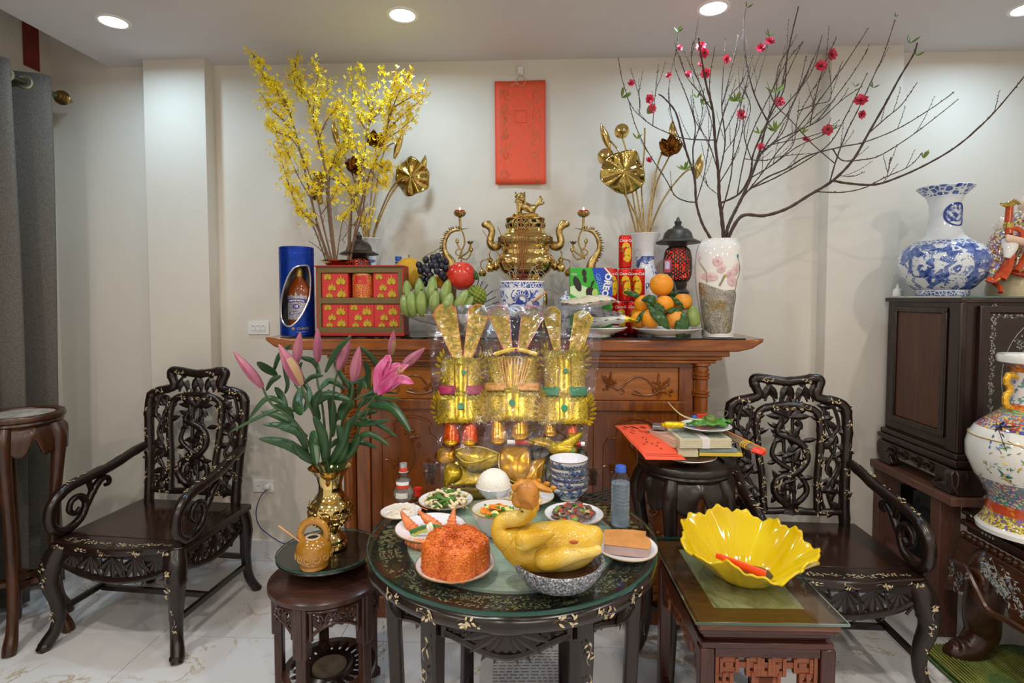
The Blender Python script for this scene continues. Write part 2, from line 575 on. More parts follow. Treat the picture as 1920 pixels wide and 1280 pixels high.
MB().grid(lambda u, v: ((u - .5) * pw + (.004 * (v - .5)), .004 * math.sin(u * 5) - .003 * v, (.5 - v) * ph), 8, 14).build('sheet', m_rp, hang, solid=.0012)
sq = MB()
for i in range(4):
 a0, a1 = i * PI / 2 + PI / 4, (i + 1) * PI / 2 + PI / 4
 sq.tube([(.045 * math.cos(a0), -.0045, .085 + .045 * math.sin(a0)), (.045 * math.cos(a1), -.0045, .085 + .045 * math.sin(a1))], .0008, 4)
for s_ in (-1, 1):
 for k in range(5):
  r_ = .022 - k * .001
  sq.tube(spline([(s_ * .078 + r_ * math.cos(q * .9 + k) * .6, -.0045, .2 - k * .105 + r_ * math.sin(q * .9 + k)) for q in range(6)], 3), .0009, 4)
stuff(sq.build('printed_motif', mat('motif_ink', [196, 92, 52], .6), hang))
st = MB()
st.tube(spline([(-.02, -.012, .008 + ph / 2), (-.012, -.016, -.028 + ph / 2), (.012, -.016, -.03 + ph / 2), (.028, -.014, -.008 + ph / 2), (.012, -.012, .018 + ph / 2), (-.008, -.012, .016 + ph / 2), (-.02, -.014, -.005 + ph / 2), (-.04, -.014, -.035 + ph / 2)], 6), .0016, 6)
st.tube(spline([(.0, -.012, .018 + ph / 2), (-.006, -.012, .03 + ph / 2), (.002, -.010, .04 + ph / 2)], 5), .0012, 6)
st.tube(spline([(-.005, -.016, -.02 + ph / 2), (-.03, -.016, -.022 + ph / 2), (-.055, -.016, -.03 + ph / 2)], 5), .0014, 6)
st.build('string', mat('pale_string', [196, 170, 120], .6), hang)
MB().box((0, -.002, .052 + ph / 2), (.028, .006, .04)).tube([(0, -.003, .04 + ph / 2), (0, -.014, .036 + ph / 2), (0, -.014, .042 + ph / 2)], .002, 6).build('adhesive_hook', m_white, hang, bevel=.002)
# ================================================================ FURNITURE
m_rose = wood('rosewood_dark', '#120d0b', '#2a1a14', .26, 6, 'z', .06)
m_rosex = wood('rosewood_dark_x', '#140e0b', '#301d15', .22, 6, 'x', .05)
m_brown = wood('brown_wood', '#2c1a14', '#4e3026', .25, 6, 'z', .05)
m_brownx = wood('brown_wood_x', '#2e1c15', '#503128', .25, 6, 'x', .05)
t = NT('shell_inlay')
m_inlay = t.bsdf(t.ramp(t.vor(160, None, 'F1', 'Color'), [(.2, '#a58a5c'), (.5, '#d8c49a'), (.8, '#b9b4a4')]), .2, .1)
t = NT('pearl_inlay')
m_pearl = t.bsdf(t.ramp(t.noise(45, 2), [(.3, '#6f8f92'), (.45, '#c7c3b4'), (.6, '#8d9aa6'), (.72, '#b9a37e')]), .18, .2)
m_gtop = glass('table_glass', '#f4f9f6', 1.0, 1.5)
t = NT('glass_edge')
m_gedge = t.bsdf('#2c6a5a', .08, 0, **{'Transmission Weight': .6, 'IOR': 1.5})
def sprays(mb, pts, size, rnd, normal=None):
 """little flush flower-and-leaf inlays: pts are (position, normal, along)"""
 for p, n, d in pts:
  p, n, d = V(p), V(n).normalized(), V(d).normalized()
  sd = n.cross(d).normalized()
  k = rnd.randint(4, 7)
  for i in range(k):
   q = p + d * (rnd.uniform(-1, 1) * size) + sd * (rnd.uniform(-.45, .45) * size) + n * .0006
   a = rnd.uniform(0, 2 * PI)
   dd = d * math.cos(a) + sd * math.sin(a)
   ee = n.cross(dd)
   L, w = size * rnd.uniform(.16, .36), size * rnd.uniform(.07, .13)
   mb.add([q - dd * L, q - dd * L * .2 + ee * w, q + dd * L * .5 + ee * w * .8, q + dd * L, q + dd * L * .4 - ee * w, q - dd * L * .3 - ee * w], [(0, 5, 4, 3, 2, 1)])
  cv = [p + d * (size * (u - .5) * 2.2) + sd * (size * .25 * math.sin(u * 6)) + n * .0006 for u in [i / 8 for i in range(9)]]
  for i in range(8):
   e = sd * size * .018
   mb.add([cv[i] - e, cv[i + 1] - e, cv[i + 1] + e, cv[i] + e], [(0, 1, 2, 3)])
def bamboo(pts, r, n=6, every=.09, knot=.22):
 """spline with bamboo nodes: radius list swells at regular lengths"""
 P = spline(pts, n)
 L, rs, q = 0, [], V(P[0][:3])
 for p in P:
  L += (V(p[:3]) - q).length
  q = V(p[:3])
  ph = (L % every) / every
  base = p[3] if len(p) > 3 else r
  rs.append(base * (1 + knot * max(0, 1 - abs(ph - .5) * 9)))
 return [p[:3] for p in P], rs
def leafburst(mb, c, n, L, w, dirs, nrm=(0, -1, 0), h=.16, seg=2):
 for a in dirs:
  d = V((math.sin(a), 0, math.cos(a)))
  if abs(nrm[0]) > .5:
   d = V((0, math.sin(a), math.cos(a)))
  mb.blade(c, d, nrm, L, w, h, 0, seg)
def make_chair(loc, rz, label):
 rn = random.Random(3)
 c = thing('carved_armchair', label, 'chair', loc, rz, 'dark carved armchairs')
 sp = [(-.30, .26)] + [(-.30, -.22)] + [(x, -.25 - .022 * math.cos(x / .28 * PI) - .012) for x in [i * .28 / 8 for i in range(-8, 9)]] + [(.30, -.22), (.30, .26)]
 MB().prism(sp, .425, .455).build('seat', m_rosex, c, bevel=.006)
 MB().prism([(-.215, -.17), (.215, -.17), (.215, .195), (-.215, .195)], .4548, .4565).build('seat_panel', wood('seat_panel_wood', '#1d110c', '#3c2217', .16, 5, 'y', .03), c, bevel=.001)
 for sx in (-1, 1):
  P, rs = bamboo([(sx * .262, -.215, .43, .042), (sx * .285, -.245, .36, .044), (sx * .292, -.252, .29, .034), (sx * .275, -.235, .18, .027), (sx * .278, -.24, .09, .024), (sx * .30, -.265, .03, .027), (sx * .312, -.285, .0, .022)], .03, 5, .08, .1)
  MB().tube(P, rs, 12).ball((sx * .30, -.272, .02), (.026, .03, .02), 10, 6).build('leg', m_rose, c)
  P, rs = bamboo([(sx * .262, .232, .43, .034), (sx * .275, .245, .34, .032), (sx * .272, .245, .2, .024), (sx * .278, .26, .08, .022), (sx * .30, .295, .0, .022)], .03, 5, .08, .1)
  MB().tube(P, rs, 12).build('leg', m_rose, c)
 for a, b in (((-.275, -.23, .15), (-.275, .245, .15)), ((.275, -.23, .15), (.275, .245, .15)), ((-.272, -.02, .14), (.272, -.02, .14)), ((-.275, .245, .19), (.275, .245, .19))):
  MB().beam(a, b, .018, .022).build('stretcher', m_rose, c)
 def apron(a, b, out, name):
  a, b, out = V(a), V(b), V(out)
  m = MB()
  m.beam(a + V((0, 0, -.012)), b + V((0, 0, -.012)), .02, .03)
  low = [a.lerp(b, u) + out * (.012 * math.sin(u * PI)) + V((0, 0, -.055 - .062 * math.sin(u * PI) ** .7)) for u in [i / 10 for i in range(11)]]
  P, rs = bamboo([tuple(p) for p in low], .0135, 3, .07, .25)
  m.tube(P, rs, 8)
  d = (b - a).normalized()
  for u in (.12, .3, .5, .7, .88):
   dep = .055 + .062 * math.sin(u * PI) ** .7
   top = a.lerp(b, u) + out * (.012 * math.sin(u * PI)) + V((0, 0, -.02))
   for k in (-1.0, -.5, 0, .5, 1.0):
    dd = d * math.sin(k * .9) + V((0, 0, -math.cos(k * .9)))
    m.blade(top, dd, out, dep * (1.0 - .12 * abs(k)), .026, .2, 0, 2)
   m.tube([top + d * .04, top + d * .055 + V((0, 0, -dep * .6)), top + d * .03 + V((0, 0, -dep))], .005, 6)
  m.build('apron', m_rose, c)
 apron((-.25, -.235, .425), (.25, -.235, .425), (0, -1, 0), 'f')
 apron((-.268, .22, .425), (-.268, -.2, .425), (-1, 0, 0), 'l')
 apron((.268, -.2, .425), (.268, .22, .425), (1, 0, 0), 'r')
 apron((.25, .245, .425), (-.25, .245, .425), (0, 1, 0), 'b')
 def B(x, z, o=0):
  return (x, .225 + (z - .45) * .11 - o, z)
 half = [(.236, .44), (.238, .56), (.246, .70), (.258, .84), (.262, .93), (.252, .985), (.215, 1.008), (.16, 1.018), (.128, 1.034), (.142, 1.075), (.150, 1.098), (.135, 1.112), (.07, 1.104), (0, 1.096)]
 pr = half + [(-x, z) for x, z in half[-2::-1]]
 P, rs = bamboo([B(x, z) + ((.0225 if z < 1.0 else .021),) for x, z in pr], .02, 4, .095, .2)
 MB().tube(P, rs, 12).build('back_frame', m_rose, c)
 inner = [(.118, .52), (.122, .66), (.138, .80), (.142, .90), (.125, .962), (.06, .985), (0, .99)]
 pi = inner + [(-x, z) for x, z in inner[-2::-1]]
 P, rs = bamboo([B(x, z, .004) for x, z in pi], .017, 4, .08, .25)
 MB().tube(P, rs, 10).build('inner_frame', m_rose, c)
 P, rs = bamboo([B(-.236, .518), B(-.1, .512), B(0, .518), B(.1, .512), B(.236, .518)], .016, 4, .08, .3)
 MB().tube(P, rs, 10).build('bottom_rail', m_rose, c)
 m = MB()
 for x, a in ((-.10, .5), (-.055, -.55), (-.02, .45), (.02, -.4), (.05, .5), (.09, -.5), (.115, .1)):
  z0 = 1.015
  m.blade(B(x - .02 * math.sin(a), z0), V((math.sin(a), .1, math.cos(a))), (0, -1, 0), .088, .042, .3, 0, 2)
  m.tube([B(x, z0 - .01), B(x + .09 * math.sin(a) * .8, z0 + .08)], .0055, 6)
 m.build('crest_carving', m_rose, c)
 for sx in (-1, 1):
  m = MB()
  m.tube(spline([B(sx * .19, .52), B(sx * .165, .62), B(sx * .215, .72), B(sx * .18, .82), B(sx * .225, .9), B(sx * .2, 1.0)], 5), .0085, 8)
  m.tube(spline([B(sx * .215, .52), B(sx * .225, .63), B(sx * .165, .7), B(sx * .205, .8), B(sx * .17, .9), B(sx * .16, .98)], 5), .008, 8)
  m.tube(spline([B(sx * .15, .53), B(sx * .14, .6), B(sx * .2, .66), B(sx * .235, .74)], 5), .007, 8)
  for z, n in ((.555, 5), (.60, 4), (.67, 4), (.745, 5), (.81, 4), (.87, 5), (.93, 5), (.965, 6)):
   for k in range(n):
    a = rn.uniform(-2.6, 2.6)
    m.blade(B(sx * rn.uniform(.16, .22), z + rn.uniform(-.015, .015), rn.uniform(-.004, .008)), V((math.sin(a), .1 * math.cos(a), math.cos(a))), (0, -1, 0), rn.uniform(.05, .085), .032, .25, 0, 2)
  m.build('side_carving', m_rose, c)
 m = MB()
 P, rs = bamboo([B(-.02, .545, .01) + (.016,), B(-.07, .60, .012) + (.017,), B(-.055, .66, .014) + (.016,), B(.02, .69, .016) + (.016,), B(.07, .745, .016) + (.017,), B(.06, .81, .014) + (.016,), B(0, .845, .012) + (.015,), B(-.05, .865, .01) + (.013,), B(-.035, .91, .008) + (.011,)], .015, 6, .07, .15)
 m.tube(P, rs, 10)
 P, rs = bamboo([B(.02, .54, 0) + (.013,), B(.075, .60, .0) + (.013,), B(.05, .67, .0) + (.013,), B(-.03, .72, .002) + (.012,), B(-.075, .77, .004) + (.011,), B(-.05, .84, .004) + (.010,)], .012, 6, .07, .15)
 m.tube(P, rs, 10)
 for x in (-.02, .022):
  P, rs = bamboo([B(x, .53, -.004), B(x * .9, .74, -.004), B(x * 1.1, .965, -.004)], .0085, 6, .06, .3)
  m.tube(P, rs, 8)
 m.lathe([(.0, .505), (.042, .505), (.034, .52), (.03, .535), (.045, .56), (.0, .56)], 14, (0, .225 + .06 * .11, 0), lambda a, r, z: (r * (1 if math.sin(a) ** 2 < .5 else .7), z))
 for k in range(9):
  a = -1.5 + k * .375
  m.blade(B(0, .935, .004 * (k % 3)), V((math.sin(a), .1 * math.cos(a), math.cos(a))), (0, -1, 0), .10, .034, .22, .03, 2)
 for k in range(48):
  x, z, a = rn.uniform(-.07, .07), rn.uniform(.57, .93), rn.uniform(-3, 3)
  m.blade(B(x, z, rn.uniform(-.006, .012)), V((math.sin(a), .1 * math.cos(a), math.cos(a))), (0, -1, 0), rn.uniform(.045, .075), .026, .25, 0, 2)
 m.build('splat', m_rose, c)
 for sx in (-1, 1):
  path = [(.24, .735, .021), (.17, .72, .022), (.05, .685, .023), (-.07, .668, .023), (-.155, .655, .023), (-.212, .625, .023), (-.243, .575, .022), (-.238, .515, .021), (-.198, .477, .020), (-.140, .477, .018), (-.088, .510, .016), (-.072, .560, .015), (-.098, .597, .014), (-.140, .590, .013), (-.152, .552, .012), (-.125, .528, .011), (-.10, .545, .010)]
  P, rs = bamboo([(sx * (.262 + .03 * min(1, max(0, (.24 - y) / .3))), y, z, r) for y, z, r in path], .02, 5, .1, .12)
  MB().tube(P, rs, 12).build('armrest', m_rose, c)
  path = [(-.085, .52, .014), (-.05, .575, .016), (-.02, .615, .017), (.015, .640, .015), (.048, .632, .012), (.052, .606, .010), (.03, .603, .009)]
  m = MB()
  P, rs = bamboo([(sx * .291, y, z, r) for y, z, r in path], .015, 5, .06, .15)
  m.tube(P, rs, 10)
  m.tube([(sx * .291, -.04, .60), (sx * .291, -.06, .665)], .012, 8)
  m.build('arm_scroll', m_rose, c)
 q = MB()
 pts = []
 for x in [i * .055 for i in range(-4, 5)]:
  pts += [((x, -.225 - .014 * math.cos(x * 11), .4552), (0, 0, 1), (1, .15, 0))] * 2
 for x in (-.24, -.12, 0, .12, .24):
  pts.append(((x, -.288 + abs(x) * .12, .44), (0, -1, .0), (1, 0, 0)))
 for sx in (-1, 1):
  for z, y in ((.36, -.293), (.30, -.289), (.22, -.266), (.14, -.262)):
   pts.append(((sx * .283, y, z), (0, -1, .05), (0, 0, 1)))
  for z, x in ((.60, .24), (.70, .246), (.80, .256), (.90, .262)):
   pts.append((B(sx * x, z, .0235), (0, -1, -.1), (0, 0, 1)))
  for z, x in ((.58, .12), (.65, .122), (.75, .133), (.85, .141), (.93, .138)):
   pts.append((B(sx * x, z, .0225), (0, -1, -.1), (0, 0, 1)))
  pts.append((B(sx * .2, 1.011, .0225), (0, -1, .3), (1, 0, -.1)))
  for y, z in ((.12, .727), (.02, .70), (-.08, .692), (-.16, .678)):
   pts.append(((sx * .288, y, z), (0, -.25, 1), (0, 1, .2)))
 for x in (-.09, .08):
  pts.append((B(x, 1.105, .021), (0, -1, 0), (1, 0, 0)))
 for x in (-.07, .07, 0):
  pts.append((B(x, .98, .023), (0, -1, 0), (1, 0, 0)))
  pts.append((B(x * 2, .515, .018), (0, -1, 0), (1, 0, 0)))
 for x, z in ((.05, .73), (.065, .79), (.0, .69), (-.06, .64)):
  pts.append((B(x, z, .033), (0, -1, 0), (.5, 0, 1)))
 sprays(q, pts, .027, rn)
 stuff(q.build('inlay', m_inlay, c, smooth=False))
 return c
make_chair((-1.738, 2.41, 0), R(-4.7), 'dark carved armchair with pearl inlay standing by the curtain on the left wall side')
make_chair((1.15, 2.28, 0), R(-1.5), 'dark carved armchair with pearl inlay standing behind the square table and yellow bowl')
m_stand = wood('stand_wood', '#21130c', '#54301b', .28, 5, 'z', .05)
m_stdark = wood('stand_wood_dark', '#140f0d', '#30221c', .3, 5, 'z', .05)
def plant_stand(name, label, loc, h, r, ang, wd, wl, marble=None, legk=1.0):
 s = thing(name, label, 'stand', loc)
 MB().lathe([(0, h - .012), (r * .78, h - .012), (r * .80, h - .002), (r * .97, h), (r, h - .008), (r, h - .022), (r * .94, h - .03), (r * .96, h - .038), (r * .9, h - .05), (0, h - .05)], 48).build('tabletop', wd, s)
 if marble:
  MB().lathe([(0, h - .0085), (r * .775, h - .0085), (r * .775, h - .013)], 40).build('marble_inset', marble, s)
 n = 5
 def ap(a, rr, z):
  k = ((a - ang) / (2 * PI / n)) % 1
  u = abs(k - .5) * 2
  dz = .13 - .075 * math.cos(u * PI * 1) ** 2 * (u < .85) + (.03 if u > .85 else 0) - .012 * math.cos(u * 12)
  t_ = (h - .05 - z) / .14
  return rr, h - .05 - t_ * dz
 MB().lathe([(r * (.86 + .13 * math.sin(min(1, k / 6) * PI * .55)), h - .05 - .14 * k / 8) for k in range(9)], 90, fn=ap).build('apron', wd, s, solid=.014)
 for i in range(n):
  a = ang + 2 * PI * i / n
  ca, sa = math.cos(a), math.sin(a)
  path = [(.88, h - .05, .026), (1.0, h - .11, .03), (.96, h - .2, .026), (.84, h * .6, .021), (.77, h * .4, .020), (.76, h * .24, .021), (.86, h * .1, .021), (1.02, .03, .027), (1.10, .0, .024)]
  P = spline([(r * q * ca, r * q * sa, z, w * legk) for q, z, w in path], 5)
  MB().tube(P, 0, 10, flat=1.0).build('leg', wl, s)
 ring = [(r * .77 * math.cos(ang + 2 * PI * i / n), r * .77 * math.sin(ang + 2 * PI * i / n), h * .25) for i in range(n)]
 m = MB()
 for i in range(n):
  m.beam(ring[i], ring[(i + 2) % n], .02, .02)
 m.build('stretcher', wl, s)
 return s
t = NT('inset_marble')
m_inset = t.bsdf(t.ramp(t.noise(9, 5, None, .6, 1), [(.35, '#8f8a80'), (.65, '#c4bdb2')]), .2)
p = PY(24, 800, 2.35)
plant_stand('plant_stand', 'tall brown wooden plant stand with marble top at the left edge by the curtain', (-2.25, 2.28, 0), .985, .16, R(-66), m_stand, m_stand, m_inset, 1.0)
plant_stand('plant_stand', 'tall black wooden round stand carrying the paper offerings behind the square table', (.60, 2.21, 0), .84, .185, R(-50), m_stdark, m_stdark, None, 1.0)
SX, SY, SZ = -.763, 1.95, .565
st = thing('round_stool', 'small round brown wooden stool with pierced apron carrying the brass vase', 'stool', (SX, SY, 0))
MB().lathe([(0, SZ - .06), (.10, SZ - .06), (.115, SZ - .061), (.15, SZ - .075), (.192, SZ - .088), (.207, SZ - .10), (.207, SZ - .115), (.19, SZ - .12), (0, SZ - .12)], 56).build('stool_top', m_brownx, st)
n = 5
a00 = R(-98)
for i in range(n):
 a = a00 + 2 * PI * i / n
 m = MB()
 m.T = M.Rotation(a, 4, 'Z')
 for x0, x1, w, z0, z1 in ((.158, .196, .052, .27, SZ - .118), (.160, .190, .038, .02, .285), (.160, .20, .044, 0, .03)):
  m.bx(x0, x1, -w / 2, w / 2, z0, z1)
 m.bx(.19, .2, -.012, .012, .27, SZ - .118)
 m.build('leg', m_brown, st, bevel=.004)
 m = MB()
 b0, b1 = a + .13, a + 2 * PI / n - .13
 rr = .18
 tz = SZ - .125
 f = lambda u, z: (rr * math.cos(b0 + (b1 - b0) * u), rr * math.sin(b0 + (b1 - b0) * u), z)
 for lo, hi in ((tz - .016, tz),):
  m.grid(lambda u, v: (lambda q: (q[0] * (1.03 if v in (0, 1) else 1), q[1] * (1.03 if v in (0, 1) else 1), q[2]))(f(u, lo + (hi - lo) * v)), 10, 1)
 m.tube([f(u / 14, tz - .008) for u in range(15)], .011, 6, flat=.8)
 low = [f(u / 14, tz - .055 - .05 * (abs(u / 14 - .5) * 2) ** 2) for u in range(15)]
 m.tube(low, .007, 6)
 for u in (.06, .94):
  m.tube([f(u, tz), f(u, tz - .11)], .008, 6)
 rn = random.Random(i)
 for u in (.2, .42, .62, .82):
  q = [f(u + .09 * math.cos(w), tz - .042 + .022 * math.sin(w)) for w in [k * .7 for k in range(9)]]
  m.tube(spline(q, 2), .0055, 6)
  q = [f(u + .05 * math.cos(w + 2), tz - .048 + .018 * math.sin(w + 2)) for w in [k * .7 for k in range(8)]]
  m.tube(spline(q, 2), .0045, 6)
 m.tube(spline([f(.05, tz - .02), f(.25, tz - .06), f(.5, tz - .025), f(.75, tz - .06), f(.95, tz - .02)], 4), .005, 6)
 m.build('pierced_apron', m_brown, st)
MB().lathe([(.14, .10), (.165, .10), (.165, .125), (.14, .125), (.14, .10)], 40).build('foot_ring', m_brown, st)
m = MB()
for k in range(22):
 a = 2 * PI * k / 22
 m.blade((.085 * math.cos(a), .085 * math.sin(a), .115), V((math.cos(a), math.sin(a), .1)), V((0, 0, 1)), .06, .026, .35, 0, 2)
m.lathe([(.06, .105), (.066, .12), (.085, .128), (.095, .12), (.09, .105), (.06, .105)], 32).build('carved_shelf', m_rose, st)
MB().lathe([(0, .118), (.05, .116), (.062, .122), (.062, .105), (0, .105)], 30).build('shelf_disc', mat('worn_stone', [120, 105, 90], .35), st)
tt = thing('turntable', 'round wooden turntable topped with green edged glass on the small stool', 'turntable', (SX, SY, SZ - .06))
MB().lathe([(0, 0), (.07, 0), (.09, .006), (.12, .03), (.172, .04), (.178, .046), (.174, .052), (0, .052)], 48).build('plinth', m_stdark, tt)
MB().lathe([(0, .0525), (.176, .0525), (.176, .0605), (0, .0605)], 56).build('glass_top', m_gtop, tt)
MB().lathe([(.1765, .053), (.1785, .0545), (.1785, .0585), (.1765, .06)], 56).build('glass_rim', m_gedge, tt)
TX, TY, TZ = -.068, 1.583, .80
rt = thing('round_table', 'round dark carved table with pearl inlaid rim carrying the feast', 'table', (TX, TY, 0))
t = NT('inlaid_table_top')
x_, y_, z_ = t.xyz()
ang = t.math('ARCTAN2', y_, x_)
rad = t.math('SQRT', t.math('ADD', t.math('MULTIPLY', x_, x_), t.math('MULTIPLY', y_, y_)))
ck = t.n('ShaderNodeTexChecker', Scale=1.0)
cbn = t.n('ShaderNodeCombineXYZ')
t.t.links.new(t.math('MULTIPLY', ang, 22), cbn.inputs[0])
t.t.links.new(t.math('MULTIPLY', rad, 62), cbn.inputs[1])
cbn.inputs[2].default_value = .5
t.t.links.new(cbn.outputs[0], ck.inputs['Vector'])
chk = t.math('MULTIPLY', ck.outputs['Fac'], t.math('MULTIPLY', t.math('GREATER_THAN', rad, .325), t.math('LESS_THAN', rad, .387)))
side = t.math('MULTIPLY', t.math('GREATER_THAN', t.math('COSINE', t.math('MULTIPLY', t.math('SUBTRACT', ang, .35), 2)), .86 - .35), t.math('GREATER_THAN', y_, -.06))
fl_ = t.vor(95, None, 'SMOOTH_F1'); fn_ = t.noise(22, 3)
fm = t.math('MULTIPLY', t.math('LESS_THAN', t.math('ADD', fl_, t.math('MULTIPLY', t.noise(120, 2), .4)), .52), t.math('GREATER_THAN', fn_, .47))
fm = t.math('MULTIPLY', fm, t.math('SUBTRACT', 1.0, side))
inl = t.math('MULTIPLY', chk, side)
c = t.mix(t.math('MULTIPLY', inl, .75), '#16120f', '#8a7d58')
m_ttop = t.bsdf(c, .3)
MB().lathe([(.302, TZ - .02), (.392, TZ - .0115), (.394, TZ - .02)], 80).build('inlaid_top', m_ttop, rt)
t = NT('jade_stone')
m_jade = t.bsdf(t.ramp(t.noise(6, 6, t.co((1, 3, 1)), .6, 1.3), [(.3, '#8f9b92'), (.45, '#b0bab2'), (.7, '#c3cbc3')]), .25)
MB().lathe([(0, TZ - .0125), (.304, TZ - .0125), (.304, TZ - .02)], 64).build('stone_inset', m_jade, rt)
P = [(.393 * math.cos(R(a * 3)), .393 * math.sin(R(a * 3)), TZ - .0385) for a in range(120)]
rs = [.021 * (1 + (.16 if (a % 20) in (9, 10, 11) else 0)) for a in range(120)]
MB().tube(P, rs, 12, True).build('rim_moulding', m_rose, rt)
MB().lathe([(0, TZ - .02), (.38, TZ - .02), (.385, TZ - .05), (.36, TZ - .065), (0, TZ - .065)], 60).build('sub_top', m_rose, rt)
for i in range(6):
 a = R(-60 + 60 * i)
 m = MB(); m.T = M.Rotation(a, 4, 'Z')
 m.tube(spline([(.352, 0, TZ - .05, .026), (.356, 0, TZ - .16, .025), (.352, 0, TZ - .3, .022), (.345, 0, .3, .022), (.35, 0, .1, .023), (.362, 0, .0, .028)], 4), 0, 4, rot=PI / 4, k=1.25)
 m.build('leg', m_rose, rt, bevel=.006)
 m = MB()
 a0, a1 = a + .085, a + R(60) - .085
 f = lambda u, z, o=0: ((.35 + o) * math.cos(a0 + (a1 - a0) * u), (.35 + o) * math.sin(a0 + (a1 - a0) * u), TZ - z)
 low = lambda u: .105 + .035 * math.sin(u * PI) ** 2
 m.tube(spline([f(k / 12, low(k / 12)) for k in range(13)], 3), .011, 8)
 m.tube([f(k / 12, .066) for k in range(13)], .010, 6)
 m.grid(lambda u, v: f(u, .066 + (low(u) - .066) * v, -.006), 14, 3)
 for u in (.0, 1.0):
  m.tube([f(u, .07), f(u, low(u) + .01)], .012, 6)
 rn = random.Random(i + 40)
 tx = lambda u: V((-math.sin(a0 + (a1 - a0) * u), math.cos(a0 + (a1 - a0) * u), 0))
 nx = lambda u: V((math.cos(a0 + (a1 - a0) * u), math.sin(a0 + (a1 - a0) * u), 0))
 for k in range(9):
  b_ = -1.35 + k * .3375
  m.blade(f(.5, .078), tx(.5) * math.sin(b_) + V((0, 0, -math.cos(b_))), nx(.5), .075 + .03 * abs(math.sin(b_)), .024, .2, .06, 2)
 for u in (.06, .13, .2, .27, .34, .66, .73, .8, .87, .94):
  for k in range(5):
   b_ = rn.uniform(-1.6, 1.6)
   m.blade(f(u, .078 + rn.uniform(0, .018)), tx(u) * math.sin(b_) + V((0, 0, -math.cos(b_))), nx(u), rn.uniform(.03, .045), .018, .25, .05, 2)
  m.tube(spline([f(u + .04 * math.cos(w), .095 + .018 * math.sin(w)) for w in [q * .8 for q in range(7)]], 2), .006, 6)
 m.build('carved_apron', m_rose, rt)
 m = MB(); b2 = a + R(60)
 m.beam((.345 * math.cos(a), .345 * math.sin(a), .11), (.345 * math.cos(a + R(120)), .345 * math.sin(a + R(120)), .11), .022, .022)
 m.build('stretcher', m_rose, rt)
q = MB(); rn = random.Random(5)
pts = []
for k in range(24):
 a = R(k * 15 + 4)
 if k % 4 in (0, 1, 3):
  pts += [(((.393 + .0212) * math.cos(a), (.393 + .0212) * math.sin(a), TZ - .036 + (k % 2) * .006), (math.cos(a), math.sin(a), .1), (-math.sin(a), math.cos(a), 0))] * 2
for i in range(6):
 a = R(-60 + 60 * i)
 for z in (.66, .58, .5, .42, .34, .25):
  pts.append(((.386 * math.cos(a), .386 * math.sin(a), z), (math.cos(a), math.sin(a), 0), (0, 0, 1)))
sprays(q, pts, .026, rn)
stuff(q.build('inlay', m_inlay, rt, smooth=False))
q = MB()
pts = []
for k in range(54):
 a = R(178 + k * 3.5)
 for r_ in (.33, .352, .374):
  if rn.random() < .8:
   pts.append(((r_ * math.cos(a), r_ * math.sin(a), TZ - .02 + .0085 * (r_ - .302) / .09 + .0002), (0, 0, 1), (-math.sin(a), math.cos(a), 0)))
sprays(q, pts, .019, rn)
stuff(q.build('top_inlay', mat('greyed_inlay', [150, 142, 108], .3, var=.25, scale=40), rt, smooth=False))
gt = thing('round_glass', 'round green edged glass sheet lying on the round table', 'glass top', (TX, TY, TZ - .011))
MB().lathe([(0, 0), (.411, 0), (.411, .010), (0, .010)], 96).build('sheet', m_gtop, gt)
MB().lathe([(.4115, .0), (.414, .002), (.414, .008), (.4115, .010)], 96).build('polished_rim', m_gedge, gt)
t = NT('printed_leaflet')
m_leaf = t.bsdf('#c3c0bd', .6)
lf = thing('paper_leaflet', 'white printed leaflet lying on the floor beneath the round table', 'paper', (-.03, 2.14, .0015), R(3))
MB().bx(-.19, .19, -.14, .14, 0, .001).build('sheet', m_leaf, lf)
q = MB(); rn = random.Random(8)
for k in range(12):
 x = -.14
 y = .1 - k * .018
 while x < .13:
  w = rn.uniform(.012, .035)
  q.bx(x, x + w, y, y + .006, .001, .0013)
  x += w + .008
stuff(q.build('printed_lines', mat('print_grey', [120, 118, 120], .6), lf))
m_red = wood('reddish_wood', '#2b1410', '#552a22', .22, 6, 'x', .04)
m_redz = wood('reddish_wood_z', '#2b1410', '#552a22', .25, 6, 'z', .04)
m_fret = wood('fret_wood', '#6b3218', '#96502a', .35, 8, 'x', .04)
QX, QY, QZ, QW, QD, QR = .633, 1.735, .61, .385, .50, R(1.2)
sq = thing('square_table', 'reddish brown square side table with fretwork apron and glass top', 'table', (QX, QY, 0), QR)
w, d = QW / 2, QD / 2
MB().bx(-w, w, -d, d, QZ - .032, QZ - .0075).build('tabletop', wood('top_border_wood', '#4a2c1a', '#74482a', .25, 6, 'x', .03), sq, bevel=.004)
t = NT('streaked_marble')
m_streak = t.bsdf(t.ramp(t.noise(7, 6, t.co((1.6, .5, 1), (0, 0, R(38))), .6, 1.5), [(.28, '#4d4d38'), (.42, '#97936f'), (.58, '#b5b08b'), (.75, '#7f8068')]), .25)
MB().bx(-w + .065, w - .065, -d + .07, d - .07, QZ - .01, QZ - .007).build('marble_inset', m_streak, sq)
m = MB()
for k, (o, z0, z1) in enumerate(((.006, QZ - .045, QZ - .032), (.018, QZ - .062, QZ - .045), (.026, QZ - .072, QZ - .06), (.012, QZ - .09, QZ - .072))):
 m.bx(-w + o, w - o, -d + o, d - o, z0, z1)
m.build('waist_moulding', m_red, sq, bevel=.003)
for sx in (-1, 1):
 for sy in (-1, 1):
  MB().bx(sx * (w - .008), sx * (w - .048), sy * (d - .008), sy * (d - .048), 0, QZ - .088).build('leg', m_redz, sq, bevel=.005)
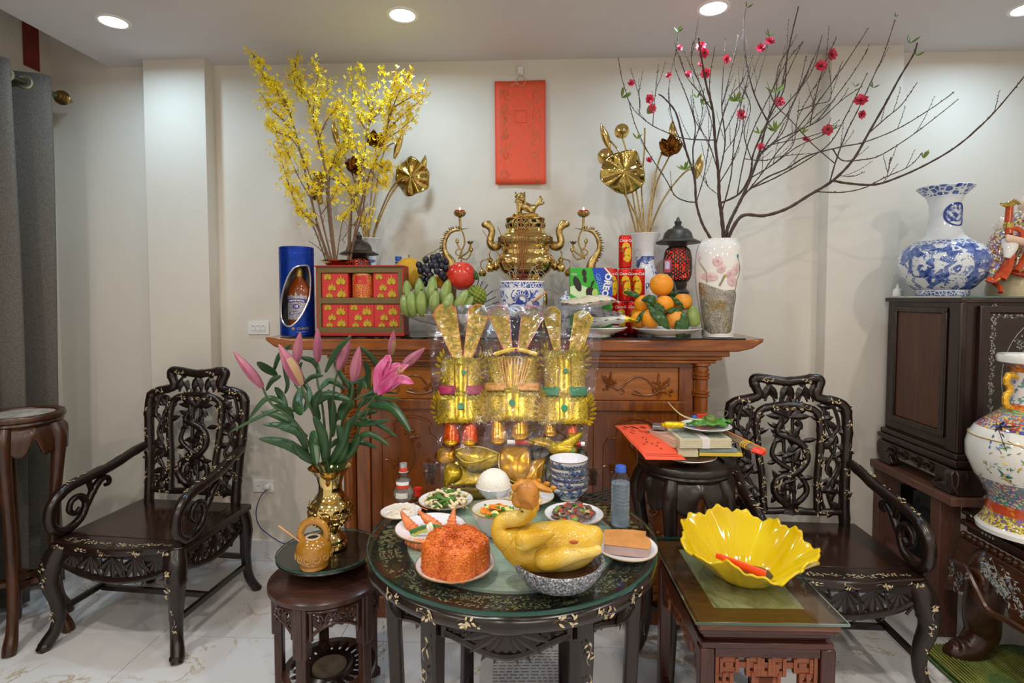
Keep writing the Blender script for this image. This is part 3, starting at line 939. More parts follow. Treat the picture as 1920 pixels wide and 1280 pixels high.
def fret(L, zt, f):
 """square-scroll fretwork hanging from a rail, laid out in cells"""
 m = MB()
 s = .0095
 def bar(x0, z0, x1, z1):
  a, b = V(f(x0, zt - z0)), V(f(x1, zt - z1))
  e = (b - a).normalized() * s / 2
  m.beam(a - e, b + e, s, .016)
 bar(-L / 2, .006, L / 2, .006)
 for sgn in (-1, 1):
  e = sgn * L / 2
  q = lambda x: e - sgn * x
  for x0, z0, x1, z1 in ((.0, .0, 0, .115), (.012, .02, .055, .02), (.055, .02, .055, .05), (.055, .05, .012, .05), (.012, .05, .012, .02), (.028, .034, .04, .034), (.012, .062, .04, .062), (.04, .062, .04, .09), (.04, .09, .006, .09), (.02, .062, .02, .09), (.055, .035, .085, .035), (.012, .1, .03, .1),
        (.085, .018, .085, .06), (.085, .06, .125, .06), (.125, .06, .125, .018), (.085, .018, .125, .018), (.105, .035, .105, .06), (.096, .035, .125, .035), (.1, .06, .1, .078), (.1, .078, .15, .078), (.125, .035, .165, .035)):
   bar(q(x0), z0, q(x1), z1)
 bar(-L / 2 + .15, .06, L / 2 - .15, .06)
 bar(-.02, .006, -.02, .06)
 bar(.02, .006, .02, .06)
 return m
fret(QW - .115, QZ - .105, lambda x, z: (x, -d + .026, z)).build('fretwork', m_fret, sq)
fret(QW - .115, QZ - .105, lambda x, z: (x, d - .026, z)).build('fretwork', m_fret, sq)
for sx in (-1, 1):
 fret(QD - .115, QZ - .105, lambda x, z: (sx * (w - .026), x, z)).build('fretwork', m_fret, sq)
for sy in (-1, 1):
 MB().bx(-w + .05, w - .05, sy * (d - .012), sy * (d - .032), QZ - .112, QZ - .088).build('rail', m_red, sq)
for sx in (-1, 1):
 MB().bx(sx * (w - .012), sx * (w - .032), -d + .05, d - .05, QZ - .112, QZ - .088).build('rail', m_red, sq)
 MB().bx(sx * (w - .02), sx * (w - .04), -d + .05, d - .05, .1, .125).build('stretcher', m_red, sq)
sg = thing('square_glass', 'clear square glass sheet lying on the reddish square table', 'glass top', (QX, QY, QZ - .007), QR)
MB().bx(-w - .012, w + .012, -d - .012, d + .012, .0005, .0065).build('sheet', m_gtop, sg)
m = MB()
for a, b in (((-1, -1), (1, -1)), ((1, -1), (1, 1)), ((1, 1), (-1, 1)), ((-1, 1), (-1, -1))):
 m.beam((a[0] * (w + .013), a[1] * (d + .013), .0035), (b[0] * (w + .013), b[1] * (d + .013), .0035), .003, .006)
m.build('polished_rim', m_gedge, sg)
# ================================================================ ALTAR
m_alt = wood('altar_wood', '#5c2a0b', '#9a5418', .24, 5, 'z', .05, .3)
m_altx = wood('altar_wood_x', '#642e0a', '#a25c1a', .2, 5, 'x', .05, .3)
m_altp = wood('altar_panel', '#8a480e', '#b8701e', .22, 4, 'x', .04, .3)
m_altd = wood('altar_door', '#5e2c0b', '#8a4a14', .24, 4, 'z', .04, .3)
AZ = 1.308
AF, AB = 2.42, 2.95
al = thing('altar_table', 'tall orange brown wooden altar cabinet with overhanging top against the back wall', 'altar', (-.06, 2.5, 0))
b = MB(al.location)
top = [(-1.222, 1.306), (-1.12, 1.299), (.92, 1.299), (.99, 1.306), (.985, 1.29), (.94, 1.262), (.88, 1.248), (-1.12, 1.248), (-1.18, 1.262), (-1.217, 1.29)]
b.prism(top, AF, AB, lambda x, y, h: (x, h, y)).build('tabletop', m_altx, al, bevel=.006)
g = MB().bx(-1.115, .915, AF + .012, AB - .02, 1.2995, 1.3065)
tag(g.build('altar_glass', mat('black_glass', [16, 14, 13], .05, var=.02)), 'dark glass sheet covering the altar top', 'glass top')
b = MB(al.location)
for x0, x1, y0, z0, z1 in ((-.985, .855, 2.45, 1.222, 1.249), (-.955, .825, 2.462, 1.205, 1.224), (-.93, .80, 2.47, 1.19, 1.206)):
 b.bx(x0, x1, y0, 2.94, z0, z1)
b.build('cornice', m_altx, al, bevel=.005)
MB(al.location).bx(-.90, .775, 2.545, 2.94, .10, 1.195).build('carcass', m_altd, al)
b = MB(al.location)
for x0, x1, z0, z1 in ((-.84, .715, 1.165, 1.192), (-.84, .715, .965, 1.012), (-.84, .715, .16, .23), (-.84, -.775, .2, 1.17), (.65, .715, .2, 1.17), (-.39, -.335, .2, 1.17), (.21, .265, .2, 1.17)):
 b.bx(x0, x1, 2.508 + (.0008 if z1 - z0 > .5 else 0), 2.55 - (.001 if z1 - z0 > .5 else 0), z0, z1)
b.build('face_frame', m_alt, al, bevel=.004)
b = MB(al.location)
for x0, x1, y0, z0, z1 in ((-.95, .825, 2.455, .0, .10), (-.93, .805, 2.47, .10, .13), (-.91, .785, 2.485, .13, .165)):
 b.bx(x0, x1, y0, 2.94, z0, z1)
b.build('base_plinth', m_alt, al, bevel=.006)
prof = [(.0, .16), (.04, .16), (.04, .2), (.03, .21), (.038, .225), (.03, .24), (.034, .26), (.028, .5), (.027, .80)]
for z in (.845, .86, .945, .96, 1.045, 1.06, 1.125, 1.14):
 prof += [(.030, z - .009), (.038, z - .003), (.038, z + .003), (.030, z + .009)]
prof += [(.034, 1.16), (.03, 1.175), (.04, 1.18), (.04, 1.192), (0, 1.192)]
for x in (-.868, .745):
 MB(al.location).lathe(prof, 20, (x, 2.50, 0)).build('column', m_alt, al)
rn = random.Random(11)
for bi, (x0, x1) in enumerate(((-.775, -.39), (-.335, .21), (.265, .65))):
 w = x1 - x0
 cx = (x0 + x1) / 2
 pn = MB(al.location).bx(x0, x1, 2.522, 2.56, 1.012, 1.165).build('drawer_front', m_altp, al, bevel=.003)
 m = MB(al.location)
 f = lambda u, z, o=0: (cx + u * w / 2 * .95, 2.518 - o, 1.0885 + z)
 for q in ([(-.62, -.012), (-.4, -.022), (-.2, .012), (0, .034), (.2, .03), (.32, .012), (.42, -.01)], [(.62, -.03), (.4, -.048), (.15, -.05), (-.1, -.042)], [(-.35, -.02), (-.3, -.035), (-.38, -.045)], [(-.75, .02), (-.85, .04)], [(.15, -.048), (.02, -.03), (-.06, -.028)], [(.6, -.02), (.78, .0), (.82, .03)], [(.55, .0), (.56, .05)], [(-.62, 0), (-.62, .055)]):
  m.tube(spline([f(a, c) + (.0042,) for a, c in q], 4), 0, 6)
 for u0, z0, n in ((-.66, 0, 26), (.55, -.012, 24), (.74, -.03, 8)):
  for k in range(n):
   a = rn.uniform(0, 2 * PI)
   m.blade(f(u0 + rn.uniform(-.17, .17), z0 + rn.uniform(-.028, .028)), V((math.cos(a), -.15, math.sin(a))), (0, -1, 0), rn.uniform(.014, .024), .011, .4)
 stuff(m.build('carved_branch', wood('carved_orange', '#6b340c', '#95561a', .3, 6, 'x'), pn))
 dr = MB(al.location).bx(x0, x1, 2.524, 2.56, .23, .965).build('door', m_altd, al, bevel=.003)
 m = MB(al.location)
 arch = [(x0 + .05, 2.522, .28), (x0 + .05, 2.522, .80)] + [(x0 + .05 + .02 * k, 2.522, .82 + .018 * math.sin(k)) for k in (1, 2)] + [(cx - .085, 2.522, .845), (cx - .08, 2.522, .88)] + [(cx + .1 * math.cos(a), 2.522, .87 + .06 * math.sin(a)) for a in [PI * (1 - k / 8) for k in range(1, 8)]] + [(cx + .08, 2.522, .88), (cx + .085, 2.522, .845), (x1 - .09, 2.522, .835), (x1 - .05, 2.522, .80), (x1 - .05, 2.522, .28)]
 m.tube(arch, .006, 6)
 m.build('arch_moulding', m_alt, dr)
 m = MB(al.location)
 f = lambda u, z: (cx + u * w / 2, 2.521, z)
 for q in ([(-.3, .3), (-.1, .45), (-.25, .6), (.05, .72), (.0, .82)], [(-.1, .45), (.3, .55), (.45, .7)], [(-.25, .6), (-.5, .7)], [(.2, .3), (.1, .4), (.35, .45), (.5, .38)]):
  m.tube(spline([f(a, c) + (.005,) for a, c in q], 4), 0, 6)
 for k in range(70):
  u0, z0 = rn.choice(((-.5, .7), (.45, .7), (0, .83), (-.2, .6), (.35, .47), (.5, .38), (-.3, .33), (.1, .55)))
  a = rn.uniform(0, 2 * PI)
  m.blade(f(u0 + rn.uniform(-.16, .16), z0 + rn.uniform(-.03, .03)), V((math.cos(a), -.15, math.sin(a))), (0, -1, 0), rn.uniform(.025, .04), .017, .35)
 stuff(m.build('carved_flowers', m_altd, dr))
MB(al.location).bx(.714, .722, 2.499, 2.507, 1.04, 1.11).build('hinge', mat('brass_hinge', [190, 150, 80], .3, .9), al)
for sx in (-.80, .68):
 e = -1 if sx < 0 else 1
 o = [(0, 1.192), (e * .20, 1.249), (e * .195, 1.235), (e * .19, 1.225), (e * .17, 1.222), (e * .15, 1.2), (0, 1.15)]
 MB(al.location).prism([(sx + a, z) for a, z in o], 2.52, 2.90, lambda x, y, h: (x, h, y)).build('bracket', m_alt, al, bevel=.004)
# ================================================================ RIGHT SIDE: bench, cabinet, chest
bn = thing('wooden_bench', 'plain reddish wooden bench plank carrying the dark cabinet on the right', 'bench', (1.83, 2.64, 0))
m_bench = wood('bench_wood', '#4a2f24', '#785244', .5, 6, 'y', .1)
MB(bn.location).bx(1.73, 1.87, 2.33, 2.93, .612, .65).build('plank', m_bench, bn, bevel=.005)
for y in (2.45, 2.86):
 MB(bn.location).bx(1.75, 1.84, y - .03, y + .03, 0, .612).build('leg', wood('bench_leg', '#4a2c22', '#6d4638', .5, 6, 'z', .1), bn, bevel=.004)
MB(bn.location).bx(1.775, 1.815, 2.45, 2.86, .2, .25).build('stretcher', m_bench, bn)
bx_ = thing('black_box', 'small black box with a looped cable standing behind the bench by the wall', 'box', (1.98, 2.86, 0))
MB().bx(-.08, .08, -.05, .05, 0, .52).build('case', mat('black_plastic', [22, 22, 24], .45), bx_, bevel=.006)
MB().tube(spline([(-.05, -.06, .48), (-.07, -.07, .38), (-.02, -.07, .30), (.03, -.07, .36), (-.03, -.075, .42), (-.06, -.07, .2), (-.02, -.075, .004)], 6), .004, 6).build('cable', mat('black_plastic', [22, 22, 24], .45), bx_)
m_cab = wood('cabinet_wood', '#1a1210', '#3a2620', .3, 5, 'z', .06)
m_cabp = wood('cabinet_panel', '#321a10', '#5f341e', .32, 4, 'z', .05)
CX0, CY0, CB = 1.775, 2.37, .83
ch = thing('display_cabinet', 'dark rosewood cabinet with pearl inlaid front and carved feet at the right edge', 'cabinet', (CX0, CY0, 0))
MB().bx(.0, 1.1, .0, .48, CB, 1.478).build('body', m_cab, ch, bevel=.003)
MB().bx(-.012, 1.112, -.012, .49, 1.462, 1.482).build('top_moulding', m_cab, ch, bevel=.004)
pn = MB().bx(-.004, .01, .10, .40, CB + .075, 1.415).build('side_panel', m_cabp, ch, bevel=.002)
m = MB()
for y0, y1, z0, z1 in ((.07, .10, CB + .045, 1.44), (.40, .43, CB + .045, 1.44), (.07, .43, CB + .045, CB + .075), (.07, .43, 1.415, 1.44)):
 m.bx(-.014 + (.001 if z1 - z0 > .2 else 0), .0, y0, y1, z0, z1)
m.build('panel_moulding', m_cab, ch, bevel=.005)
MB().bx(-.016, .012, -.016, .05, CB, 1.465).build('corner_post', m_cab, ch, bevel=.006)
fd = MB().bx(.10, .62, -.012, .0, CB + .05, 1.42).build('front_panel', mat('panel_lacquer', [44, 30, 26], .25), ch, bevel=.002)
m = MB()
for a, b_, c_, d in ((.06, .10, CB + .02, 1.45), (.62, .66, CB + .02, 1.45)):
 m.bx(a, b_, -.021, 0, c_ + .001, d - .001)
m.bx(.06, .66, -.02, 0, CB + .02, CB + .05).bx(.06, .66, -.02, 0, 1.42, 1.45)
m.build('front_frame', m_cab, ch, bevel=.004)
q = MB(); rn = random.Random(21)
pts = []
for z in [CB + .08 + .033 * k for k in range(17)]:
 pts.append(((.118, -.0125, z), (0, -1, 0), (0, 0, 1)))
for x in [.15 + .04 * k for k in range(11)]:
 pts.append(((x, -.0125, 1.405), (0, -1, 0), (1, 0, 0)))
for k in range(30):
 a = rn.uniform(-2.4, 2.4)
 pts.append(((.30 + .13 * math.cos(a) * rn.uniform(.4, 1), -.0125, 1.18 + .17 * math.sin(a) * rn.uniform(.6, 1)), (0, -1, 0), (math.sin(a), 0, math.cos(a))))
sprays(q, pts, .022, rn)
for k in range(48):
 a, b_ = 2 * PI * k / 48, 2 * PI * (k + 1) / 48
 e = lambda w, r: (.36 + r * .2 * math.cos(w), -.0128, 1.15 + r * .26 * math.sin(w))
 q.add([e(a, 1), e(b_, 1), e(b_, 1.012), e(a, 1.012)], [(0, 1, 2, 3)])
stuff(q.build('pearl_inlay', m_pearl, fd, smooth=False))
m = MB()
for o, z0, z1 in ((.0, CB - .005, CB + .012), (.018, CB - .028, CB - .003), (.03, CB - .05, CB - .028), (.014, CB - .066, CB - .05)):
 m.bx(-o, 1.1 + o, -o, .48 + o * .5, z0, z1)
m.build('base_moulding', m_cab, ch, bevel=.005)
zb = .651
hz = CB - .066
apn = [(-.03, hz), (-.045, hz - .02), (-.04, zb + .05), (-.01, zb), (.09, zb), (.115, zb + .02), (.09, zb + .045), (.10, zb + .07), (.14, hz - .05), (.2, hz - .055), (.25, hz - .04), (.3, hz - .055), (.35, hz - .05), (.39, zb + .07), (.40, zb + .045), (.375, zb + .02), (.4, zb), (.47, zb), (.50, zb + .05), (.505, hz - .02), (.49, hz)]
MB().prism(apn, -.025, .02, lambda x, y, h: (h, x, y)).build('side_apron', m_cab, ch, bevel=.006)
apf = [(x * 1.0 - .0 if x < .25 else x + .62, z) for x, z in apn]
MB().prism(apf, -.03, .015, lambda x, y, h: (x, h, y)).build('front_apron', m_cab, ch, bevel=.006)
m = MB()
for y0 in (.12, .2, .29, .37):
 m.tube(spline([(-.03, y0 + .03 * math.cos(w) * (1 - w / 9), hz - .03 + .024 * math.sin(w) * (1 - w / 9)) + (.007,) for w in [k * .8 for k in range(10)]], 2), 0, 6)
m.tube(spline([(-.03, .0, hz - .02), (-.034, -.01, hz - .06), (-.03, .03, zb + .04), (-.03, .07, zb + .03), (-.03, .06, zb + .055)], 4), .009, 6)
for k in range(10):
 m.blade((-.024, rn.uniform(.05, .42), hz - rn.uniform(.015, .05)), V((0, rn.uniform(-1, 1), rn.uniform(-.6, .6))), (-1, 0, 0), .04, .016, .4, 0, 2)
m.build('apron_carving', m_cab, ch)
gl = thing('cabinet_glass', 'thin glass sheet lying on top of the dark cabinet at the right', 'glass top', (CX0, CY0, 1.4835))
MB().bx(-.008, 1.105, -.008, .485, 0, .006).build('sheet', m_gtop, gl)
MB().beam((-.008, -.009, .003), (1.105, -.009, .003), .002, .006).beam((-.009, -.008, .003), (-.009, .485, .003), .002, .006).build('polished_rim', m_gedge, gl)
m_ch = wood('chest_wood', '#22130c', '#4a2a19', .27, 5, 'y', .06)
m_chs = wood('chest_side', '#2e190f', '#5c3520', .3, 5, 'y', .06)
HX, HY, HZ = 1.80, 2.375, .60
hc = thing('carved_chest', 'low carved wooden platform chest with silver pearl inlay at the right edge', 'chest', (HX, HY, 0))
f = lambda x, y, h: (h, x, y)
MB().bx(0, .95, -1.35, 0, HZ - .03, HZ).build('top', m_ch, hc, bevel=.01)
m = MB()
for o, z0, z1 in ((.012, HZ - .05, HZ - .03), (.0, HZ - .075, HZ - .05), (.016, HZ - .10, HZ - .075)):
 m.bx(o, .95, -1.35 + o, -o, z0, z1)
m.build('waist_moulding', m_ch, hc, bevel=.006)
m = MB()
for k in range(40):
 y = -.02 - k * .032
 m.ball((.004, y, HZ - .112), (.016, .018 if k % 2 else .013, .015), 8, 6)
stuff(m.build('bead_moulding', m_chs, hc))
sideprof = [(0, HZ - .125), (-.25, HZ - .125), (-1.3, HZ - .125), (-1.3, .10), (-1.22, .10), (-1.15, .22), (-1.05, .27), (-.7, .29), (-.42, .31), (-.33, .28), (-.27, .36), (-.2, .39), (-.14, .36), (-.10, .28), (0, .24)]
MB().prism(sideprof, -.005, .05, lambda x, y, h: (h - .06 * math.sin(min(1, max(0, (HZ - .125 - y) / .3)) * PI * .5), x, y)).build('side_apron', m_chs, hc, bevel=.008)
m = MB()
m.tube(spline([(-.07, -.08, .40), (-.085, -.15, .41), (-.09, -.21, .36), (-.085, -.27, .30), (-.08, -.36, .31), (-.075, -.5, .31), (-.07, -.8, .285), (-.07, -1.1, .26)], 5), .012, 8)
m.tube(spline([(-.08 , -.20 + .05 * math.cos(w) * (1 - w / 8), .385 + .04 * math.sin(w) * (1 - w / 8)) for w in [k * .7 for k in range(9)]], 3), .010, 8)
m.build('apron_scroll', m_chs, hc)
for y, nm in ((-.12, 0), (-1.25, 1)):
 P = spline([(.05, y, HZ - .16, .05), (.02, y - .01, .40, .06), (.005, y - .02, .31, .063), (.01, y, .21, .06), (.02, y + .01, .12, .055), (-.03, y, .055, .05), (-.09, y, .045, .043), (-.12, y, .06, .02)], 5)
 MB().tube(P, 0, 14, flat=1.25).box((-.04, y, .012), (.2, .15, .024)).build('leg', m_ch, hc, bevel=.006)
q = MB(); rn = random.Random(9)
pts = []
for k in range(26):
 pts.append(((-.062, -.30 + rn.gauss(0, .05), .42 + rn.gauss(0, .03)), (-1, 0, .25), (0, -1, -.6)))
for k in range(16):
 pts.append(((-.066, -.46 + rn.gauss(0, .05), .36 + rn.gauss(0, .015)), (-1, 0, .1), (0, -1, 0)))
for k in range(9):
 pts.append(((-.105, -.15 + rn.gauss(0, .02), .36 + rn.gauss(0, .03)), (-1, 0, .0), (0, 0, 1)))
sprays(q, [((p[0] - .012, p[1], p[2]), n_, d_) for p, n_, d_ in pts], .028, rn)
for y0, z0 in ((-.06, HZ - .018), (-.22, HZ - .018), (-.40, HZ - .018), (-.12, HZ - .063), (-.32, HZ - .063)):
 for k in range(4):
  a = (y0 - k * .017)
  q.add([(-.0006, a, z0 - .006), (-.0006, a - .006, z0), (-.0006, a, z0 + .006), (-.0006, a + .006, z0)], [(0, 1, 2, 3)])
for y0, z0, dy, dz in ((-.19, .452, 0, -1), (-.19, .452, -1, 0), (-.2, .42, -1, .3)):
 for k in range(5):
  q.box((-.05, y0 + dy * k * .012, z0 + dz * k * .009), (.012, .005, .005))
stuff(q.build('pearl_inlay', m_pearl, hc, smooth=False))
t = NT('woven_mat')
m_mat = t.bsdf(t.ramp(t.math('ADD', t.math('MULTIPLY', t.n('ShaderNodeTexWave', Scale=60.0).outputs['Fac'], .6), t.math('MULTIPLY', t.noise(90, 2), .5)), [(.3, '#1f4a2a'), (.55, '#3f7a3d'), (.8, '#8f9a52')]), .6)
p = PZ(1850, 1268, 0)
mt = thing('woven_mat', 'folded green and yellow woven plastic mat on the floor at bottom right corner', 'mat', (p.x - .12, p.y, 0))
mw = MB()
for k in range(3):
 mw.grid(lambda u, v, k=k: (u * .5 - .04 + .01 * k, -.16 + v * .3 + .01 * math.sin(u * 9 + k), .006 + k * .012 + .004 * math.sin(u * 14 + k * 2) + .003 * math.sin(v * 8)), 20, 10)
mw.build('layer', m_mat, mt, solid=.006)
mw = MB()
for k in range(36):
 mw.beam((-.035 + k * .0135, -.175, .034), (-.035 + k * .0135, .15, .034), .005, .003)
stuff(mw.build('straw', mat('mat_straw', [150, 150, 70], .6, var=.3), mt))
# ================================================================ ON THE ALTAR
m_brass = mat('polished_brass', [214, 184, 112], .17, 1.0, var=.12, scale=30, bump=.25, bscale=55, bdist=.002)
m_brassp = mat('smooth_brass', [226, 198, 126], .10, 1.0, var=.06, scale=20)
m_brassd = mat('aged_brass', [172, 146, 90], .3, 1.0, var=.3, scale=60, bump=.6, bscale=110, bdist=.003)
m_por = mat('white_porcelain', [232, 230, 226], .08, var=.015, **{'Coat Weight': .5})
def blueware(name, zs, lo=.49, sc=26, bands=(), base='#e6e8ec', ink='#2b4590'):
 """white porcelain with brushed cobalt figures between two heights and solid pattern bands"""
 t = NT(name)
 x_, y_, z_ = t.xyz()
 n = t.noise(sc, 5, None, .62, 1.4)
 n2 = t.noise(sc * .45, 2)
 f = t.math('MULTIPLY', t.math('GREATER_THAN', n, lo + .03), t.math('GREATER_THAN', n2, .47))
 win = t.math('MULTIPLY', t.math('GREATER_THAN', z_, zs[0]), t.math('LESS_THAN', z_, zs[1]))
 f = t.math('MULTIPLY', f, win)
 for a, b, k in bands:
  w = t.math('MULTIPLY', t.math('GREATER_THAN', z_, a), t.math('LESS_THAN', z_, b))
  v = t.math('GREATER_THAN', t.vor(k, None, 'DISTANCE_TO_EDGE'), .08)
  f = t.math('MAXIMUM', f, t.math('MULTIPLY', w, v))
 shade = t.ramp(t.noise(sc * 2.2, 3), [(.35, ink), (.7, '#7c93c8')])
 return t.bsdf(t.mix(f, base, shade), .07, **{'Coat Weight': .5})
def stand_at(px, Y, z=AZ):
 p = PY(px, 600, Y)
 return (p.x, Y, z)
# ---- blue whisky tin with an egg-shaped window and the bottle inside
t = NT('blue_tin')
m_tin = t.bsdf(t.ramp(t.noise(30, 3), [(.3, '#0b2f8f'), (.7, '#1140ac')]), .28, .55)
m_silver = mat('silver_liner', [196, 194, 192], .28, .8)
m_gold = mat('gold_print', [206, 170, 90], .35, .7)
m_wht = mat('white_print', [240, 240, 240], .5, var=.02)
TR, TH = .077, .405
L0 = stand_at(558, 2.53)
tin = thing('gift_tin', 'tall cylindrical blue gift tin with window onto a bottle, left end of the altar', 'tin', L0)
win = [(x, y) for x, y in ((430, 318), (330, 345), (255, 430), (200, 530), (150, 640), (112, 760), (97, 880), (112, 980), (170, 1050), (240, 1070), (320, 1030), (390, 940), (440, 820), (468, 700), (476, 500), (466, 345))]
win = [(math.asin(max(-.99, min(.99, (x - 257) / 227))), (1190 - y) / 1095 * TH) for x, y in win]
ws = spline([(a, b, 0) for a, b in win], 5, True)
def inside(a, z):
 c = False
 j = len(ws) - 1
 for i in range(len(ws)):
  if (ws[i][1] > z) != (ws[j][1] > z) and a < (ws[j][0] - ws[i][0]) * (z - ws[i][1]) / (ws[j][1] - ws[i][1]) + ws[i][0]:
   c = not c
  j = i
 return c
NA, NZ = 180, 120
m = MB()
cy = lambda a, z, r=TR: (r * math.sin(a), -r * math.cos(a), z)
vs = [cy(2 * PI * i / NA, TH * j / NZ) for j in range(NZ + 1) for i in range(NA)]
fs = []
for j in range(NZ):
 for i in range(NA):
  a = 2 * PI * (i + .5) / NA
  a = a - 2 * PI if a > PI else a
  if not (abs(a) < 1.6 and inside(a, TH * (j + .5) / NZ)):
   fs.append((j * NA + i, j * NA + (i + 1) % NA, (j + 1) * NA + (i + 1) % NA, (j + 1) * NA + i))
m.add(vs, fs)
m.lathe([(TR, TH), (TR - .002, TH + .004), (TR - .012, TH + .006), (TR - .014, TH + .003), (0, TH + .003)], 60)
m.lathe([(0, 0), (TR, 0)], 60)
m.build('shell', m_tin, tin)
MB().lathe([(TR + .0012, .012), (TR + .0018, .014), (TR + .0012, .016)], 60).lathe([(TR + .001, TH - .03), (TR + .0016, TH - .028), (TR + .001, TH - .026)], 60).build('rolled_seam', m_tin, tin)
MB().tube([cy(a, z, TR - .001) for a, z, _ in ws], .0042, 8, True).build('window_rim', m_silver, tin)
MB().lathe([(TR - .006, .02), (TR - .006, TH - .04)], 40, a0=PI * .02, a1=PI * .98).lathe([(0, .048), (TR - .006, .048)], 40).build('liner', m_silver, tin)
text('CHIVAS', .0165, m_gold, tin, (0, 0, .033), (0, 0, R(42)), .0004, 0, TR + .0008)
q = MB()
for k in range(8):
 a = k * PI / 4
 q.ball((TR * 1.006 * math.sin(R(9) + .07 * math.cos(a)), -TR * 1.006 * math.cos(R(9) + .07 * math.cos(a)), .034 + .0055 * math.sin(a)), .0023, 8, 5)
q.ball((TR * 1.006 * math.sin(R(9)), -TR * 1.006 * math.cos(R(9)), .034), .003, 8, 5)
q.build('emblem', m_gold, tin)
q = MB()
for k in range(16):
 a = R(18 + k * 2.6)
 q.add([cy(a, .018, TR * 1.004), cy(a + R(2.6), .018, TR * 1.004), cy(a + R(2.6), .0192, TR * 1.004), cy(a, .0192, TR * 1.004)], [(0, 1, 2, 3)])
q.build('underline', m_gold, tin)
bt = thing('whisky_bottle', 'amber flask shaped spirit bottle with silver and purple label inside the blue tin', 'bottle', (L0[0] + .012, L0[1] - .006, L0[2] + .0495))
el = lambda a, r, z: (r * (1 if r < .016 else math.sqrt(1 / (math.cos(a) ** 2 + math.sin(a) ** 2 / .72 ** 2))), z)
m_amber = mat('amber_spirit', [150, 70, 18], .07, var=.2, scale=18, **{'Coat Weight': .6, 'Transmission Weight': .25})
MB().lathe([(0, 0), (.04, 0), (.045, .008), (.0455, .06), (.047, .125), (.044, .15), (.034, .172), (.02, .188), (.0145, .2), (.0135, .212), (0, .212)], 44, fn=el).build('glass_body', m_amber, bt)
MB().lathe([(.0148, .2), (.0155, .205), (.0155, .232), (.014, .236), (0, .236)], 26).build('stopper', m_gold, bt)
rb = .0475 * .70
lab = lambda x, z, o=.0: (x, -.72 * math.sqrt(max(1e-6, .0475 ** 2 - x * x)) - .0012 - o, z)
q = MB()
sil = [(-.038, .035), (-.04, .07), (-.034, .115), (-.022, .118), (-.016, .128), (-.008, .126), (0, .138), (.008, .126), (.016, .128), (.022, .118), (.034, .115), (.04, .07), (.038, .035), (.03, .03), (.02, .022), (-.02, .022), (-.03, .03)]
q.grid(lambda u, v: lab((u - .5) * .078, .022 + v * .098), 14, 8)
for x0 in (-.02, 0, .02):
 q.grid(lambda u, v, x0=x0: lab(x0 + (u - .5) * .018 * (1 - v), .118 + v * (.02 if x0 == 0 else .011)), 4, 4)
t = NT('silver_label')
q.build('label', t.bsdf(t.ramp(t.vor(140, None, 'DISTANCE_TO_EDGE'), [(.03, '#6a6076'), (.1, '#c9c6ca')]), .3, .5), bt)
m_pur = mat('purple_print', [62, 44, 128], .4)
q = MB()
q.grid(lambda u, v: lab((u - .5) * .076, .094 + (v) * .015 - .004 * (2 * u - 1) ** 2, .0006), 14, 2)
q.grid(lambda u, v: lab((u - .5) * .06, .045 + (v) * .01 - .003 * (2 * u - 1) ** 2, .0006), 14, 2)
q.grid(lambda u, v: lab(.016 * (2 * v - 1) * math.cos(u * PI - PI / 2) if False else .014 * math.cos(2 * PI * u) * v, .076 + .0105 * math.sin(2 * PI * u) * v, .0006), 24, 2)
q.build('label_bands', m_pur, bt)
for s_, z, sz, mm, k in (('CHIVAS REGAL', .1005, .0094, m_wht, 1), ('18', .076, .016, m_wht, 0), ('GOLD SIGNATURE', .0495, .0058, m_wht, .8)):
 tm_ = text(s_, sz, mm, bt, (0, 0, 0), bold=.0002).data
 for v in tm_.vertices:
  x, y, z1 = v.co
  v.co = lab(x, z + z1 - k * .004 * (x / .038) ** 2, .0009 - y)
bt.scale = (1.16, 1.0, 1.12)
# ---- gift box with red lotus boxes
p0, p1 = PY(593, 560, 2.48), PY(757, 560, 2.48)
GW = p1.x - p0.x
gz = PY(600, 500, 2.48).z - AZ
gb = thing('gift_box', 'open red and olive gift box displaying small red lotus boxes on the altar', 'box', (p0.x, 2.48, AZ))
m_olive = mat('olive_gold_card', [116, 96, 56], .45, .2, var=.08)
m_redc = mat('red_card', [168, 34, 32], .4, var=.06)
MB().bx(0, GW, .092, .097, 0, gz).build('back_panel', m_olive, gb)
MB().bx(-.004, GW, -.012, .097, gz, gz + .006).build('lid', m_redc, gb, bevel=.001)
MB().bx(-.004, GW + .006, -.016, .097, 0, .014).build('base', m_redc, gb, bevel=.002)
for a_ in (0, GW - .006):
 MB().bx(a_, a_ + .006, 0, .092, .014, gz).build('side', m_redc, gb)
px2x = lambda px: PY(px, 560, 2.48).x - p0.x
py2z = lambda py: PY(660, py, 2.48).z - AZ
xs = [px2x(a) for a in (602, 652, 658, 695, 699, 746)]
rows = ((py2z(558), py2z(511)), (py2z(613), py2z(569)))
fr = MB()
fr.bx(.006, GW - .006, .0, .006, rows[0][1], gz).bx(.006, GW - .006, .0, .006, rows[1][1], rows[0][0]).bx(.006, GW - .006, .0, .006, .014, rows[1][0])
for z0, z1, a, b in ((rows[0][0], rows[0][1], xs[0], xs[5]), (rows[1][0], rows[1][1], xs[0], px2x(749))):
 fr.bx(.006, a, 0, .006, z0, z1).bx(b, GW - .006, 0, .006, z0, z1)
fr.build('tray_front', m_olive, gb)
MB().bx(.006, GW - .006, .006, .092, rows[0][0] - .006, rows[0][0] - .001).bx(.006, GW - .006, .006, .092, rows[1][0] - .006, rows[1][0] - .001).build('shelf', m_olive, gb)
m_lot = mat('lotus_yellow', [205, 176, 40], .4, var=.15, scale=60)
m_lotd = mat('lotus_line', [120, 104, 20], .5)
m_lotr = wood('lotus_box_red', '#c42c2c', '#d83a34', .35, 3, 'z', .0)
